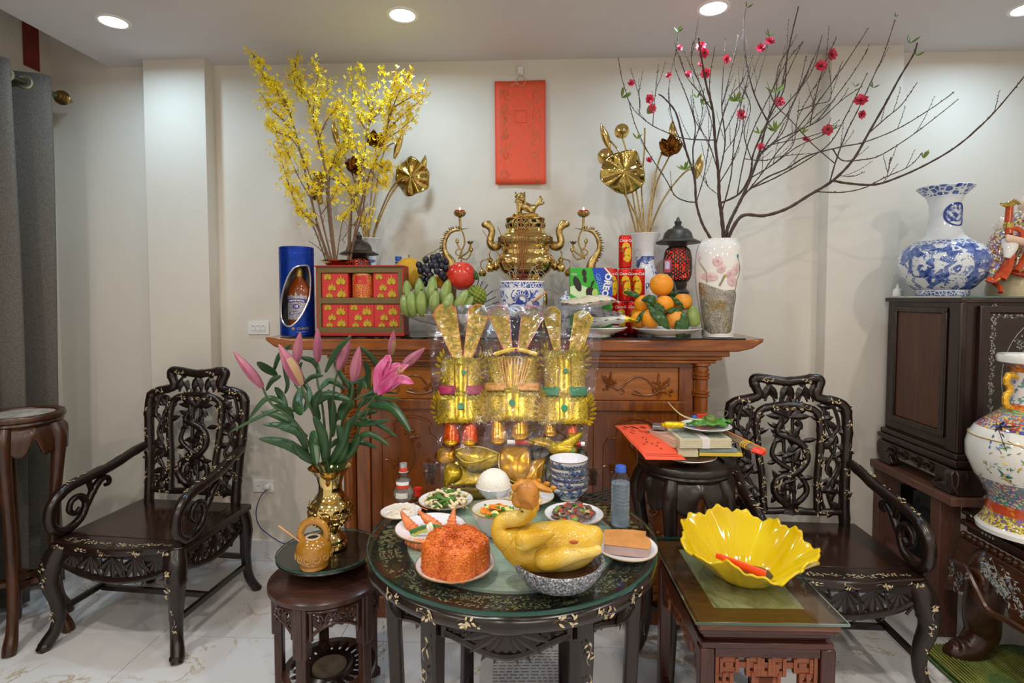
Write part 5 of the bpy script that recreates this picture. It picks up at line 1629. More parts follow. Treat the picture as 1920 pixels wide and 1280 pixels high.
# ---- incense bowl with joss sticks
IY = 2.49
ip = stand_at(979, IY)
ib = thing('incense_bowl', 'blue and white porcelain incense bowl with dragons in front of the brass censer', 'bowl', ip)
zt = PY(979, 527, IY).z - AZ
zb_ = zt - .165
MB().lathe([(0, 0), (.09, 0), (.095, .012), (.08, .025), (.085, zb_ - .012), (.105, zb_ - .004), (.105, zb_), (0, zb_)], 40).build('stand', m_stdark, ib)
m_bl2 = blueware('blue_dragons', (zb_ + .03, zt - .04), .45, 34, ((zt - .032, zt - .006, 55), (zb_ + .0, zb_ + .014, 70)), ink='#1c3aa0')
MB().lathe([(0, zb_), (.078, zb_), (.084, zb_ + .01), (.098, zb_ + .06), (.1015, zt - .05), (.1005, zt - .012), (.1035, zt - .003), (.101, zt), (.096, zt - .003), (.095, zt - .03), (0, zt - .03)], 56).build('bowl', m_bl2, ib)
q = MB()
m_ink = mat('cobalt_ink', [28, 50, 150], .2)
zc = zt - .085
ring = lambda r_, a: ((.1022 + .0004) * math.sin(r_ * math.cos(a) / .102), -(.1028) * math.cos(r_ * math.cos(a) / .102), zc + r_ * math.sin(a))
q.tube([ring(.024, k * PI / 16) for k in range(32)], .0016, 5, True)
for k in range(11):
 a = PI * k / 10
 q.blade(ring(.027, a), V((math.cos(a), 0, math.sin(a))), (0, -1, 0), .013 + .004 * (k % 2), .007, .2)
for s_ in (-1, 1):
 q.tube(spline([ring(.034, 0 if s_ > 0 else PI), tuple(V(ring(.05, .4 if s_ > 0 else PI - .4))), tuple(V(ring(.058, .9 if s_ > 0 else PI - .9)))], 5), .0016, 5)
yy = [ring(.0185, PI / 2 + k * PI / 12) for k in range(13)] + [ring(.0092, -PI / 2 - PI + k * PI / 8) for k in range(0)]
half = [(.0185 * math.cos(PI / 2 + k * PI / 12), .0185 * math.sin(PI / 2 + k * PI / 12)) for k in range(13)] + [(.00925 * math.cos(-PI / 2 + k * PI / 8), -.00925 + .00925 * math.sin(-PI / 2 + k * PI / 8)) for k in range(1, 9)] + [(.00925 * math.cos(-PI / 2 - k * PI / 8), .00925 + .00925 * math.sin(-PI / 2 - k * PI / 8)) for k in range(1, 8)]
sf = lambda x, z: (.1026 * math.sin(x / .102), -.1032 * math.cos(x / .102), zc + z)
q.flat(half, sf)
q.tube([sf(.0185 * math.cos(k * PI / 12), .0185 * math.sin(k * PI / 12)) for k in range(24)], .001, 4, True)
q.build('yin_yang_emblem', m_ink, ib)
MB().lathe([(0, zt - .02), (.05, zt - .024), (.095, zt - .029)], 30).build('ash', mat('incense_ash', [150, 140, 128], .95, bump=.5, bscale=90), ib)
m_jo = mat('joss_stick', [150, 92, 34], .7)
m_jr = mat('joss_red', [120, 24, 50], .6)
rn = random.Random(3)
for i, (px, py) in enumerate(((905, 432), (933, 425), (958, 440), (966, 430), (970, 428), (973, 424), (976, 410), (979, 400), (983, 428), (986, 428), (991, 408), (1018, 408), (972, 445), (995, 436))):
 b = V((ip[0] + rn.uniform(-.02, .02), IY + rn.uniform(-.02, .02), AZ + zt - .023))
 e = PY(px, py, IY + rn.uniform(-.03, .06))
 o = thing('joss_stick', 'thin brown joss stick with red foot standing in the porcelain incense bowl', 'incense stick', tuple(b), 0, 'joss sticks in the incense bowl')
 mid = b.lerp(e, .28)
 MB(b).tube([mid, e], .0019, 6).build('incense', m_jo, o)
 MB(b).tube([b, mid], .0014, 6).build('bamboo_foot', m_jr, o)
m = MB(ip)
for k in range(9):
 a = rn.uniform(0, 6.3)
 x, y = ip[0] + .05 * math.cos(a), IY + .05 * math.sin(a)
 z0 = AZ + zt - .025
 m.tube(spline([(x, y, z0), (x + .03 * math.cos(a), y + .02 * math.sin(a), z0 + rn.uniform(.05, .09)), (x + .06 * math.cos(a + .4), y + .02 * math.sin(a), z0 + rn.uniform(.03, .07)), (x + .075 * math.cos(a + .5), y, z0 + rn.uniform(.0, .05))], 6), .0014, 5)
stuff(m.build('curled_ash', mat('pale_ash', [176, 160, 140], .9), ib))
tg = thing('wooden_tongs', 'pair of pale wooden tongs leaning across the front of the incense bowl', 'tongs', tuple(PY(965, 590, 2.40)))
m_bam = mat('pale_bamboo', [206, 150, 92], .5, var=.1, stretch=(1, 1, .1))
a, b, c_ = PY(963, 592, 2.395), PY(1021, 549, 2.415), PY(1000, 575, 2.405)
MB(tg.location).beam(a, b, .011, .005).build('arm', m_bam, tg)
MB(tg.location).beam(b, PY(985, 582, 2.425), .011, .005).build('arm', m_bam, tg)
MB(tg.location).ball(b, .007, 8, 6).build('joint', m_bam, tg)
# ---- biscuit box, packets
x0, x1 = PY(1069, 530, 2.58).x, PY(1148, 530, 2.58).x
oz = PY(1100, 502, 2.58).z
ob = thing('biscuit_box', 'green and blue biscuit box with cookie pictures standing before the red cans', 'box', ((x0 + x1) / 2, 2.58, AZ), R(2))
W_, H_ = x1 - x0, oz - AZ
m_gr = mat('biscuit_green', [58, 176, 48], .35, var=.08)
m_bl = mat('biscuit_blue', [24, 72, 190], .35, var=.06)
m_blk = mat('cookie_dark', [42, 34, 32], .6, bump=.3)
MB().box((0, .02, H_ / 2), (W_, .045, H_)).build('carton', m_gr, ob, bevel=.001)
fy = -.0032
F = lambda x, z, o=0: (-W_ / 2 + x * W_, fy - o, H_ - z * .150)
MB().flat([(.52, .0), (.56, .25), (.64, .5), (.70, .75), (.74, 1.02), (1, 1.02), (1, 0)][::-1], lambda x, z: F(x, z)).build('blue_panel', m_bl, ob, smooth=False)
MB().flat([(.0, .58), (.2, .5), (.42, .62), (.6, .8), (.66, 1.02), (.3, 1.02), (.0, .8)], lambda x, z: F(x, z, .0002)).build('cream_swirl', mat('cream_print', [214, 236, 190], .4), ob, smooth=False)
q = MB()
disc = lambda cx, cz_, rx, rz, an, o: q.flat([(cx + rx * math.cos(a) * math.cos(an) - rz * math.sin(a) * math.sin(an) * .6, cz_ + (rx * math.cos(a) * math.sin(an) * 1.5 + rz * math.sin(a) * math.cos(an))) for a in [k * PI / 12 for k in range(24)]][::-1], lambda x, z: F(x, z, o))
disc(.17, .5, .08, .26, -.5, .0006)
disc(.33, .16, .055, .12, -.2, .0006)
disc(.35, .36, .045, .11, -.2, .0008)
disc(.47, .75, .10, .16, 0, .0006)
q.flat([(.5, .45), (.56, .38), (.58, .42), (.52, .6), (.48, .6)], lambda x, z: F(x, z, .0006))
q.build('cookie_picture', m_blk, ob, smooth=False)
q = MB()
disc(.59, .78, .07, .13, 0, .0009)
q.build('filling_picture', mat('matcha_print', [186, 220, 120], .4), ob, smooth=False)
MB().flat([(.78, 0), (1.0, 0), (1.0, .32)], lambda x, z: F(x, z, .0004)).build('corner_flash', mat('flash_red', [206, 60, 48], .4), ob, smooth=False)
MB().flat([(.80, -.0), (.84, 0), (1.0, .24), (1.0, .30)], lambda x, z: F(x, z, .0006)).build('flash_edge', m_wht, ob, smooth=False)
text('OREO', .040, m_wht, ob, tuple(V(F(.86, .53, .0012))), (0, R(100), 0), .0006, 0, 0, bold=.0016)
text('MINI', .014, m_wht, ob, tuple(V(F(.965, .5, .0012))), (0, R(100), 0), .0005)
text('GREEN', .03, mat('pale_blue_print', [120, 170, 235], .4), ob, tuple(V(F(.69, .48, .001))), (0, R(78), 0), .0005)
text('NEW', .012, m_wht, ob, tuple(V(F(.09, .2, .001))), (0, 0, 0), .0005)
def packet(name, label, px0, px1, pyc, Y, hh, dd, m_, rz=0, tip=None):
 a, b = PY(px0, pyc, Y), PY(px1, pyc, Y)
 w = b.x - a.x
 o = thing(name, label, 'packet', ((a.x + b.x) / 2, Y, a.z), rz)
 rn = random.Random(px0)
 ph = [rn.uniform(0, 6) for _ in range(5)]
 def f(s_):
  def g(u, v):
   e = (math.sin(PI * u) ** .55) * (math.sin(PI * v) ** .6)
   x, y = (u - .5) * w, (v - .5) * dd
   wr = .006 * math.sin(u * 23 + ph[0] + v * 5) * e + .004 * math.sin(v * 17 + u * 31 + ph[1])
   return (x * (1 - .03 * math.sin(v * 9 + ph[2])), y, s_ * (e * hh / 2 + wr * .6) + .008 * math.sin(u * 5 + ph[3]))
  return g
 b_ = MB()
 b_.grid(f(1), 40, 16)
 b_.grid(lambda u, v: f(-1)(1 - u, v), 40, 16)
 if isinstance(m_, list):
  nq = len(b_.m) // 2
  for i in range(len(b_.m)):
   u = (i % 40) / 40
   u = u if i < nq else 1 - u
   b_.m[i] = 1 if u > tip else 0
 b_.build('foil', m_, o)
 m2 = MB()
 for sx in (-1, 1):
  for k in range(5):
   m2.bx(sx * w * .5, sx * (w * .5 + .012), -dd / 2 * .9 + k * dd * .18, -dd / 2 * .9 + (k + .9) * dd * .18, -.001 + .002 * (k % 2), .0015 + .002 * (k % 2))
 stuff(m2.build('crimped_seal', m_[-1] if isinstance(m_, list) else m_, o))
 return o
m_foilw = mat('cream_foil', [214, 200, 176], .3, .1, var=.12, scale=12)
m_foils = mat('silver_foil', [170, 176, 184], .2, .75, var=.3, scale=22, bump=.5, bscale=30)
m_foily = mat('yellow_foil', [236, 206, 40], .3, var=.08)
m_foilp = mat('white_foil', [224, 222, 214], .3, .1, var=.1, scale=15)
dish = thing('low_dish', 'low white dish under the heap of snack packets by the red cans', 'dish', stand_at(1120, 2.49))
MB().lathe([(0, 0), (.06, 0), (.06, .01), (.12, .03), (.135, .042), (.132, .045), (.11, .034), (.05, .016), (0, .016)], 40).build('body', m_por, dish)
packet('snack_packet', 'white snack packet with yellow end lying lowest beside the fruit plate', 1082, 1187, 600, 2.49, .05, .13, [m_foilp, m_foily], 0, .80)
packet('snack_packet', 'crinkled silver snack packet lying between the two white packets', 1092, 1158, 586, 2.49, .042, .12, m_foils)
packet('snack_packet', 'cream coloured snack packet lying on top of the silver one below the biscuit box', 1054, 1154, 566, 2.49, .058, .12, m_foilw)
lb = thing('lidded_cup', 'tiny blue and white porcelain lidded cup beside the incense bowl', 'cup', stand_at(1061, 2.60))
zl = PY(1061, 556, 2.60).z - AZ
MB().lathe([(0, 0), (.026, 0), (.03, .02), (.022, zl * .55), (.036, zl - .03), (.036, zl - .012), (.024, zl), (.01, zl + .008), (.006, zl + .012), (.010, zl + .02), (.0, zl + .032)], 28).build('body', blueware('blue_lines', (0, .5), .47, 60), lb)
# ---- red drink cans
m_can = mat('can_red', [214, 30, 20], .22, .35, var=.05)
m_cansil = mat('can_aluminium', [190, 190, 192], .25, .9)
m_cany = mat('can_yellow', [236, 190, 30], .3, .1, var=.12, scale=60)
CR, CHh = .0312, .1565
can_parts = None
def make_can(loc, rz, label):
 global can_parts
 o = thing('drink_can', label, 'can', loc, rz, 'stacked red drink cans')
 if can_parts is None:
  b = MB().lathe([(CR * .82, 0), (CR * .95, .004), (CR, .010), (CR, CHh - .012), (CR * .93, CHh - .003), (CR * .9, CHh - .002)], 36)
  e = MB().lathe([(0, .004), (CR * .76, .003), (CR * .82, 0)], 30).lathe([(CR * .9, CHh - .002), (CR * .9, CHh), (CR * .84, CHh), (CR * .82, CHh - .004), (0, CHh - .004)], 36).box((0, -.006, CHh - .003), (.014, .02, .0015))
  q = MB()
  rn = random.Random(1)
  S_ = lambda x, z, k: ((CR + .0006 + k * .0002) * math.sin(x / CR), -(CR + .0006 + k * .0002) * math.cos(x / CR), z)
  n_ = 0
  for k in range(13):
   a = -2.5 + k * .36
   cx, cz_ = -.002 + .016 * math.cos(a), .075 + .038 * math.sin(a)
   for j in range(3):
    d = a + PI / 2 + .5 - j * .35
    L, w = .026 - .004 * j, .0055
    dx, dz = math.cos(d), math.sin(d) * 1.25
    P = [(cx, cz_), (cx + dx * L * .4 - dz * w, cz_ + dz * L * .4 + dx * w), (cx + dx * L, cz_ + dz * L), (cx + dx * L * .4 + dz * w, cz_ + dz * L * .4 - dx * w)]
    q.flat(P[::-1], lambda x, z: S_(x, z, n_ % 5))
    n_ += 1
  q.grid(lambda u, v: S_(.004 + .016 * v * math.cos(2 * PI * u), .066 + .03 * v * math.sin(2 * PI * u), 5), 20, 3)
  g = MB()
  for k in range(6):
   x, z = rn.uniform(-.02, .004), rn.uniform(.055, .1)
   d = rn.uniform(0, 6)
   L, w = .011, .003
   dx, dz = math.cos(d), math.sin(d)
   g.flat([(x, z), (x + dx * L - dz * w, z + dz * L + dx * w), (x + dx * L * 2, z + dz * L * 2), (x + dx * L + dz * w, z + dz * L - dx * w)][::-1], lambda a, b_: S_(a, b_, 7))
  can_parts = [('can_body', b.mesh('can_body', m_can)), ('can_ends', e.mesh('can_ends', m_cansil)), ('swallow_print', q.mesh('swallow_print', m_cany)), ('green_print', g.mesh('green_print', mat('can_green', [110, 130, 40], .4)))]
  t_ = text('Coca-Cola', .0185, m_wht, o, (0, 0, CHh - .026), (0, 0, 0), .0003, .35, CR + .0006, bold=.0003)
  can_parts.append(('lettering', t_.data))
  bpy.data.objects.remove(t_)
 for nm, me in can_parts:
  put(nm, me, o, (0, 0, CHh - .026 if nm == 'lettering' else 0))
CYY = 2.66
for px, lv, rz, lb_ in ((1137, 0, -8, 'red drink can hidden at the bottom behind the snack packets'), (1161, 0, 22, 'red drink can, bottom row, behind the yellow packet tip'), (1185, 0, 28, 'red drink can, bottom row, half behind the leftmost oranges'),
            (1145, 1, 18, 'red drink can, second row, half behind the biscuit box'), (1171, 1, 6, 'red drink can, middle of the second row, carrying the top can'), (1196, 1, -22, 'red drink can, second row, nearest the blue and white vase'), (1171, 2, 8, 'red drink can standing alone on top of the stack')):
 make_can(stand_at(px, CYY, AZ + lv * (CHh + .0008)), R(rz), lb_)
# ---- dark wine bottle behind the oranges
wn = thing('wine_bottle', 'dark green wine bottle with pink capsule standing behind the oranges', 'bottle', stand_at(1251, 2.70))
zt = PY(1251, 487, 2.70).z - AZ
m_wg = mat('dark_green_glass', [14, 34, 30], .06, var=.1, **{'Coat Weight': .5})
MB().lathe([(0, 0), (.04, 0), (.043, .01), (.043, zt - .15), (.035, zt - .115), (.018, zt - .075), (.0155, zt - .05), (.0155, zt - .002)], 30).build('glass', m_wg, wn)
MB().lathe([(.0165, zt - .062), (.0172, zt - .06), (.0172, zt), (0, zt + .001)], 26).build('capsule', mat('pink_capsule', [206, 84, 110], .35), wn)
MB().grid(lambda u, v: (.0176 * math.sin((u - .8) * 1.3), -.0176 * math.cos((u - .8) * 1.3), zt - .045 + .036 * v), 6, 2).build('seal_label', mat('lilac_paper', [206, 200, 226], .5), wn)
# ---- white orchid vase
OY = 2.53
op = stand_at(1346, OY)
ov = thing('orchid_vase', 'white vase with pink orchid relief and silvery patch at the right end of the altar', 'vase', op)
oh = PY(1346, 449, OY).z - AZ
opr = [(0, 0), (.064, 0), (.068, .006), (.072, .05), (.085, .13), (.098, .22), (.1035, .30), (.102, .35), (.094, .40), (.080, oh - .012), (.078, oh), (.073, oh - .003), (.085, .39), (.09, .32)]
MB().lathe(spline([(a, b, 0) for a, b in opr[:10]], 5)[:-1] + opr[9:], 56).build('body', m_por, ov)
osp = spline([(a, b, 0) for a, b in opr[1:10]], 8)
def orad(z):
 for i in range(len(osp) - 1):
  if osp[i][1] <= z <= osp[i + 1][1] + 1e-9:
   t_ = (z - osp[i][1]) / max(1e-6, osp[i + 1][1] - osp[i][1])
   return osp[i][0] + (osp[i + 1][0] - osp[i][0]) * t_
 return .08
def OV(px, py, off=.0015):
 """a point on the vase surface seen at this pixel of the photo"""
 p = PY(px, py, OY - .09)
 z = p.z - AZ
 r_ = orad(z) + off
 x = max(-.96 * r_, min(.96 * r_, p.x * 1.03 - op[0] * 1.03 + .0))
 return V((x, -math.sqrt(max(1e-6, r_ * r_ - x * x)), z))
m_ptl = mat('orchid_petal_glaze', [222, 188, 192], .25, var=.15, scale=60, bump=.6, bscale=120)
sc6 = lambda x, y: (1040 + x / 4.8, 400 + y / 4.8)
def opetal(cx, cy_, rx, ry, an):
 m = MB()
 ca, sa = math.cos(an), math.sin(an)
 def f(u, v):
  a = u * 2 * PI
  x, y = rx * v * math.cos(a), ry * v * math.sin(a)
  return OV(*sc6(cx + x * ca - y * sa, cy_ + x * sa + y * ca), .0006 + .004 * (1 - v ** 4) * (.8 + .2 * math.sin(a * 9)))
 m.grid(f, 24, 5, True)
 m.build('orchid_petal', m_ptl, ov)
for a in ((1315, 375, 35, 48, -.2), (1465, 435, 42, 48, 0), (1495, 500, 36, 44, .5), (1410, 570, 62, 42, .15), (1620, 510, 34, 65, .35), (1590, 610, 45, 52, -.5), (1565, 545, 30, 40, .5)):
 opetal(*a)
m = MB()
for q, r_ in (([(1325, 415), (1355, 470), (1385, 540), (1385, 620)], .0028), ([(1645, 390), (1668, 500), (1640, 600), (1625, 690)], .0018), ([(1520, 560), (1500, 610), (1480, 650)], .0045)):
 m.tube(spline([tuple(OV(*sc6(*p), .0015)) for p in q], 5), r_, 6)
m.build('stem_relief', mat('stem_glaze', [150, 140, 100], .3), ov)
MB().ball(OV(*sc6(1522, 562), .003), (.006, .004, .007), 10, 6).build('orchid_heart', mat('orchid_heart_yellow', [190, 160, 50], .3), ov)
MB().ball(OV(*sc6(1645, 382), .001), (.005, .004, .009), 10, 6).build('teal_bud', mat('teal_glaze', [60, 130, 140], .2), ov)
pat = [(1265, 650), (1290, 615), (1350, 620), (1420, 655), (1520, 690), (1620, 690), (1640, 760), (1625, 850), (1620, 980), (1600, 1075), (1500, 1082), (1410, 1075), (1340, 930), (1280, 850), (1262, 750)]
cx_, cy_ = 1455, 860
ps = spline([(a, b, 0) for a, b in pat], 4, True)
t = NT('silver_lustre')
fz = t.noise(70, 4, t.co((1, 1, .6)), .6, 2)
m_lus = t.bsdf(t.ramp(t.noise(14, 3), [(.3, '#8f8878'), (.5, '#b3aea6'), (.68, '#a08a5a')]), .3, .75, fz, .9, .006)
m = MB()
N_ = len(ps)
m.grid(lambda u, v: OV(*sc6(cx_ + (ps[round(u * N_) % N_][0] - cx_) * v, cy_ + (ps[round(u * N_) % N_][1] - cy_) * v), .0008 + .0025 * (1 - v ** 6)), N_, 8, True)
m.build('lustre_patch', m_lus, ov)
# ================================================================ PLANTS AND FLOWERS
m_bark = mat('twig_bark', [124, 96, 74], .8, var=.2, scale=80, bump=.3)
m_peachbark = mat('peach_bark', [72, 54, 46], .75, var=.25, scale=60, bump=.5)
m_yel = mat('yellow_petal', [255, 222, 24], .5, var=.1, scale=40, **{'Subsurface Weight': .1})
m_bud = mat('twig_bud', [96, 72, 56], .7, var=.2)
m_lf = mat('young_leaf', [104, 130, 44], .5, var=.2, scale=30)
m_pink = mat('peach_petal', [226, 70, 98], .55, var=.18, scale=60, **{'Subsurface Weight': .1})
m_pinkd = mat('peach_heart', [150, 24, 50], .6)
rn = random.Random(12)
# ---- yellow blossom branches
BY = 2.655
O = PY(634, 500, BY)
fb = thing('yellow_blossom_branches', 'tall leafless branches covered in small yellow blossoms left of the red paper', 'branches', tuple(O))
c2 = lambda x, y: (440 + x / 2.783, 60 + y / 2.783)
stems = [
 (-.02, 4.2, .15, [(500, 1205), (440, 1030), (395, 850), (350, 650), (290, 430), (250, 340), (180, 270), (130, 190), (110, 130)]),
 (-.06, 3.2, .2, [(510, 1205), (460, 1000), (425, 850), (370, 690), (300, 560), (215, 520), (175, 480)]),
 (.05, 4.2, .15, [(522, 1205), (490, 950), (470, 700), (430, 500), (370, 330), (320, 220), (322, 135)]),
 (-.1, 4.0, .2, [(528, 1205), (500, 950), (480, 750), (430, 550), (410, 430), (425, 300), (440, 175)]),
 (.1, 2.6, .2, [(518, 1205), (495, 900), (500, 720), (560, 640), (600, 560), (560, 480), (575, 450)]),
 (-.08, 2.6, .1, [(490, 1205), (430, 1020), (370, 960), (300, 850), (250, 690), (210, 600)]),
 (.08, 2.4, .2, [(480, 1205), (410, 1010), (330, 840), (260, 800)]),
 (-.04, 1.8, .0, [(490, 1180), (430, 1120), (385, 1090)]),
 (.06, 2.0, .0, [(530, 1205), (560, 1000), (600, 930)]),
 (-.1, 2.2, .4, [(440, 580), (470, 480), (520, 410), (560, 375)]), (-.1, 2.2, .3, [(420, 440), (450, 350), (508, 275)]),
 (-.03, 2.4, .2, [(330, 580), (270, 480), (190, 400), (145, 330)]), (-.02, 2.4, .1, [(290, 430), (250, 370), (210, 280), (195, 260)]),
 (.05, 2.2, .1, [(380, 350), (330, 290), (300, 230)]), (-.02, 2.0, .3, [(400, 870), (330, 750), (280, 640), (250, 580)]),
 (-.05, 2.0, .5, [(480, 760), (520, 660), (560, 600)]), (.02, 1.8, .2, [(460, 960), (520, 850), (545, 780)]),
 (.05, 3.8, .15, [(592, 1205), (600, 1000), (630, 850), (670, 700), (690, 550), (720, 370), (775, 190)]),
 (-.08, 3.8, .15, [(602, 1205), (640, 980), (700, 750), (770, 600), (800, 480), (850, 330), (918, 220)]),
 (.12, 2.4, .3, [(597, 1205), (610, 950), (600, 820), (550, 720), (530, 640)]),
 (.0, 2.6, .3, [(610, 1120), (680, 850), (640, 620), (590, 500), (560, 400)]),
 (-.1, 2.2, .1, [(790, 520), (880, 430), (965, 360)]), (-.09, 2.2, .1, [(830, 400), (920, 340), (985, 300)]), (-.06, 2.2, .1, [(790, 480), (820, 320), (850, 222)]),
 (.04, 2.2, .1, [(690, 520), (650, 450), (620, 360), (608, 245)]), (.03, 2.2, .1, [(705, 420), (670, 280), (655, 160)]), (-.06, 2.0, .1, [(740, 680), (790, 720), (812, 695)]), (-.04, 2.0, .2, [(715, 740), (760, 790), (790, 780)]),
 (-.07, 2.0, .1, [(790, 560), (850, 520), (930, 455)]), (.03, 2.0, .1, [(700, 470), (760, 400), (810, 300)]), (-.03, 1.8, .2, [(640, 980), (590, 1040), (560, 1090)]), (.04, 1.8, .2, [(605, 1000), (660, 1010), (690, 950)])]
fl_m, bud_m = MB(O), MB(O)
nfl = 0
def bloom4(p, s, m):
 n = V((rn.uniform(-1, 1), rn.uniform(-1.2, .4), rn.uniform(-.6, .8))).normalized()
 a, b = frame(n)
 for k in range(4):
  t_ = k * PI / 2 + rn.uniform(-.2, .2)
  d = a * math.cos(t_) + b * math.sin(t_)
  e = n.cross(d)
  q = p + n * s * .1
  m.add([q, q + d * s * .55 + e * s * .3 + n * s * .25, q + d * s + n * s * rn.uniform(.0, .45), q + d * s * .55 - e * s * .3 + n * s * .25], [(0, 1, 2, 3)])
def track(pts, base, y0, dy, made, ymax):
 """3-D path of a branch; one that starts on another branch starts at that branch's depth"""
 off = None
 if not base(pts[0]) and made:
  n_ = min(made, key=lambda s_: (s_[0] - pts[0][0]) ** 2 + (s_[1] - pts[0][1]) ** 2)
  if math.hypot(n_[0] - pts[0][0], n_[1] - pts[0][1]) < 45:
   off = n_[2]
   pts = [n_[:2]] + list(pts[1:])
 out = []
 q0 = pts[0]
 for p in spline(pts, 7):
  L_ = math.hypot(p[0] - q0[0], p[1] - q0[1])
  Yq = (y0 + dy * L_ / 900 if off is None else off + dy * L_ / 900)
  out.append((p[0], p[1], min(ymax, Yq)))
 made += out
 return out
made = []
for dy, w, bare, pts in stems:
 S_ = [tuple(PY(*c2(x, y), Y)) for x, y, Y in track(pts, lambda p: p[1] > 1170, BY, dy * 1.6, made, 2.93)]
 L = len(S_)
 rs = [(w * (1 - .68 * i / L)) * .00155 for i in range(L)]
 b = MB(O)
 b.tube(S_, rs, 7)
 for i in range(2, L - 1):
  t_ = i / L
  p, q = V(S_[i]), V(S_[i + 1])
  zz = (p.z - AZ)
  dens = 0 if t_ < bare + .1 or p.z < 1.85 else 1
  if rn.random() < .4:
   d = ((q - p).normalized() + V((rn.uniform(-1, 1), rn.uniform(-1, 1), rn.uniform(-.2, .8)))).normalized()
   e = p + d * rn.uniform(.015, .05)
   b.tube([p, e], [.0016, .0009], 5)
   bud_m.ball(e, (.0022, .0022, .003), 5, 4)
   if dens:
    for _ in range(rn.randint(3, 6)):
     bloom4(e + V((rn.gauss(0, .012), rn.gauss(0, .012), rn.gauss(0, .012))), rn.uniform(.008, .0135), fl_m)
     nfl += 1
  if dens:
   for _ in range(rn.randint(4, 7)):
    bloom4(p + V((rn.gauss(0, .017), rn.gauss(0, .018), rn.gauss(0, .017))), rn.uniform(.010, .0155), fl_m)
    nfl += 1
 b.build('branch', m_bark, fb)
stuff(fl_m.build('blossoms', m_yel, fb, smooth=False))
stuff(bud_m.build('buds', m_bud, fb))
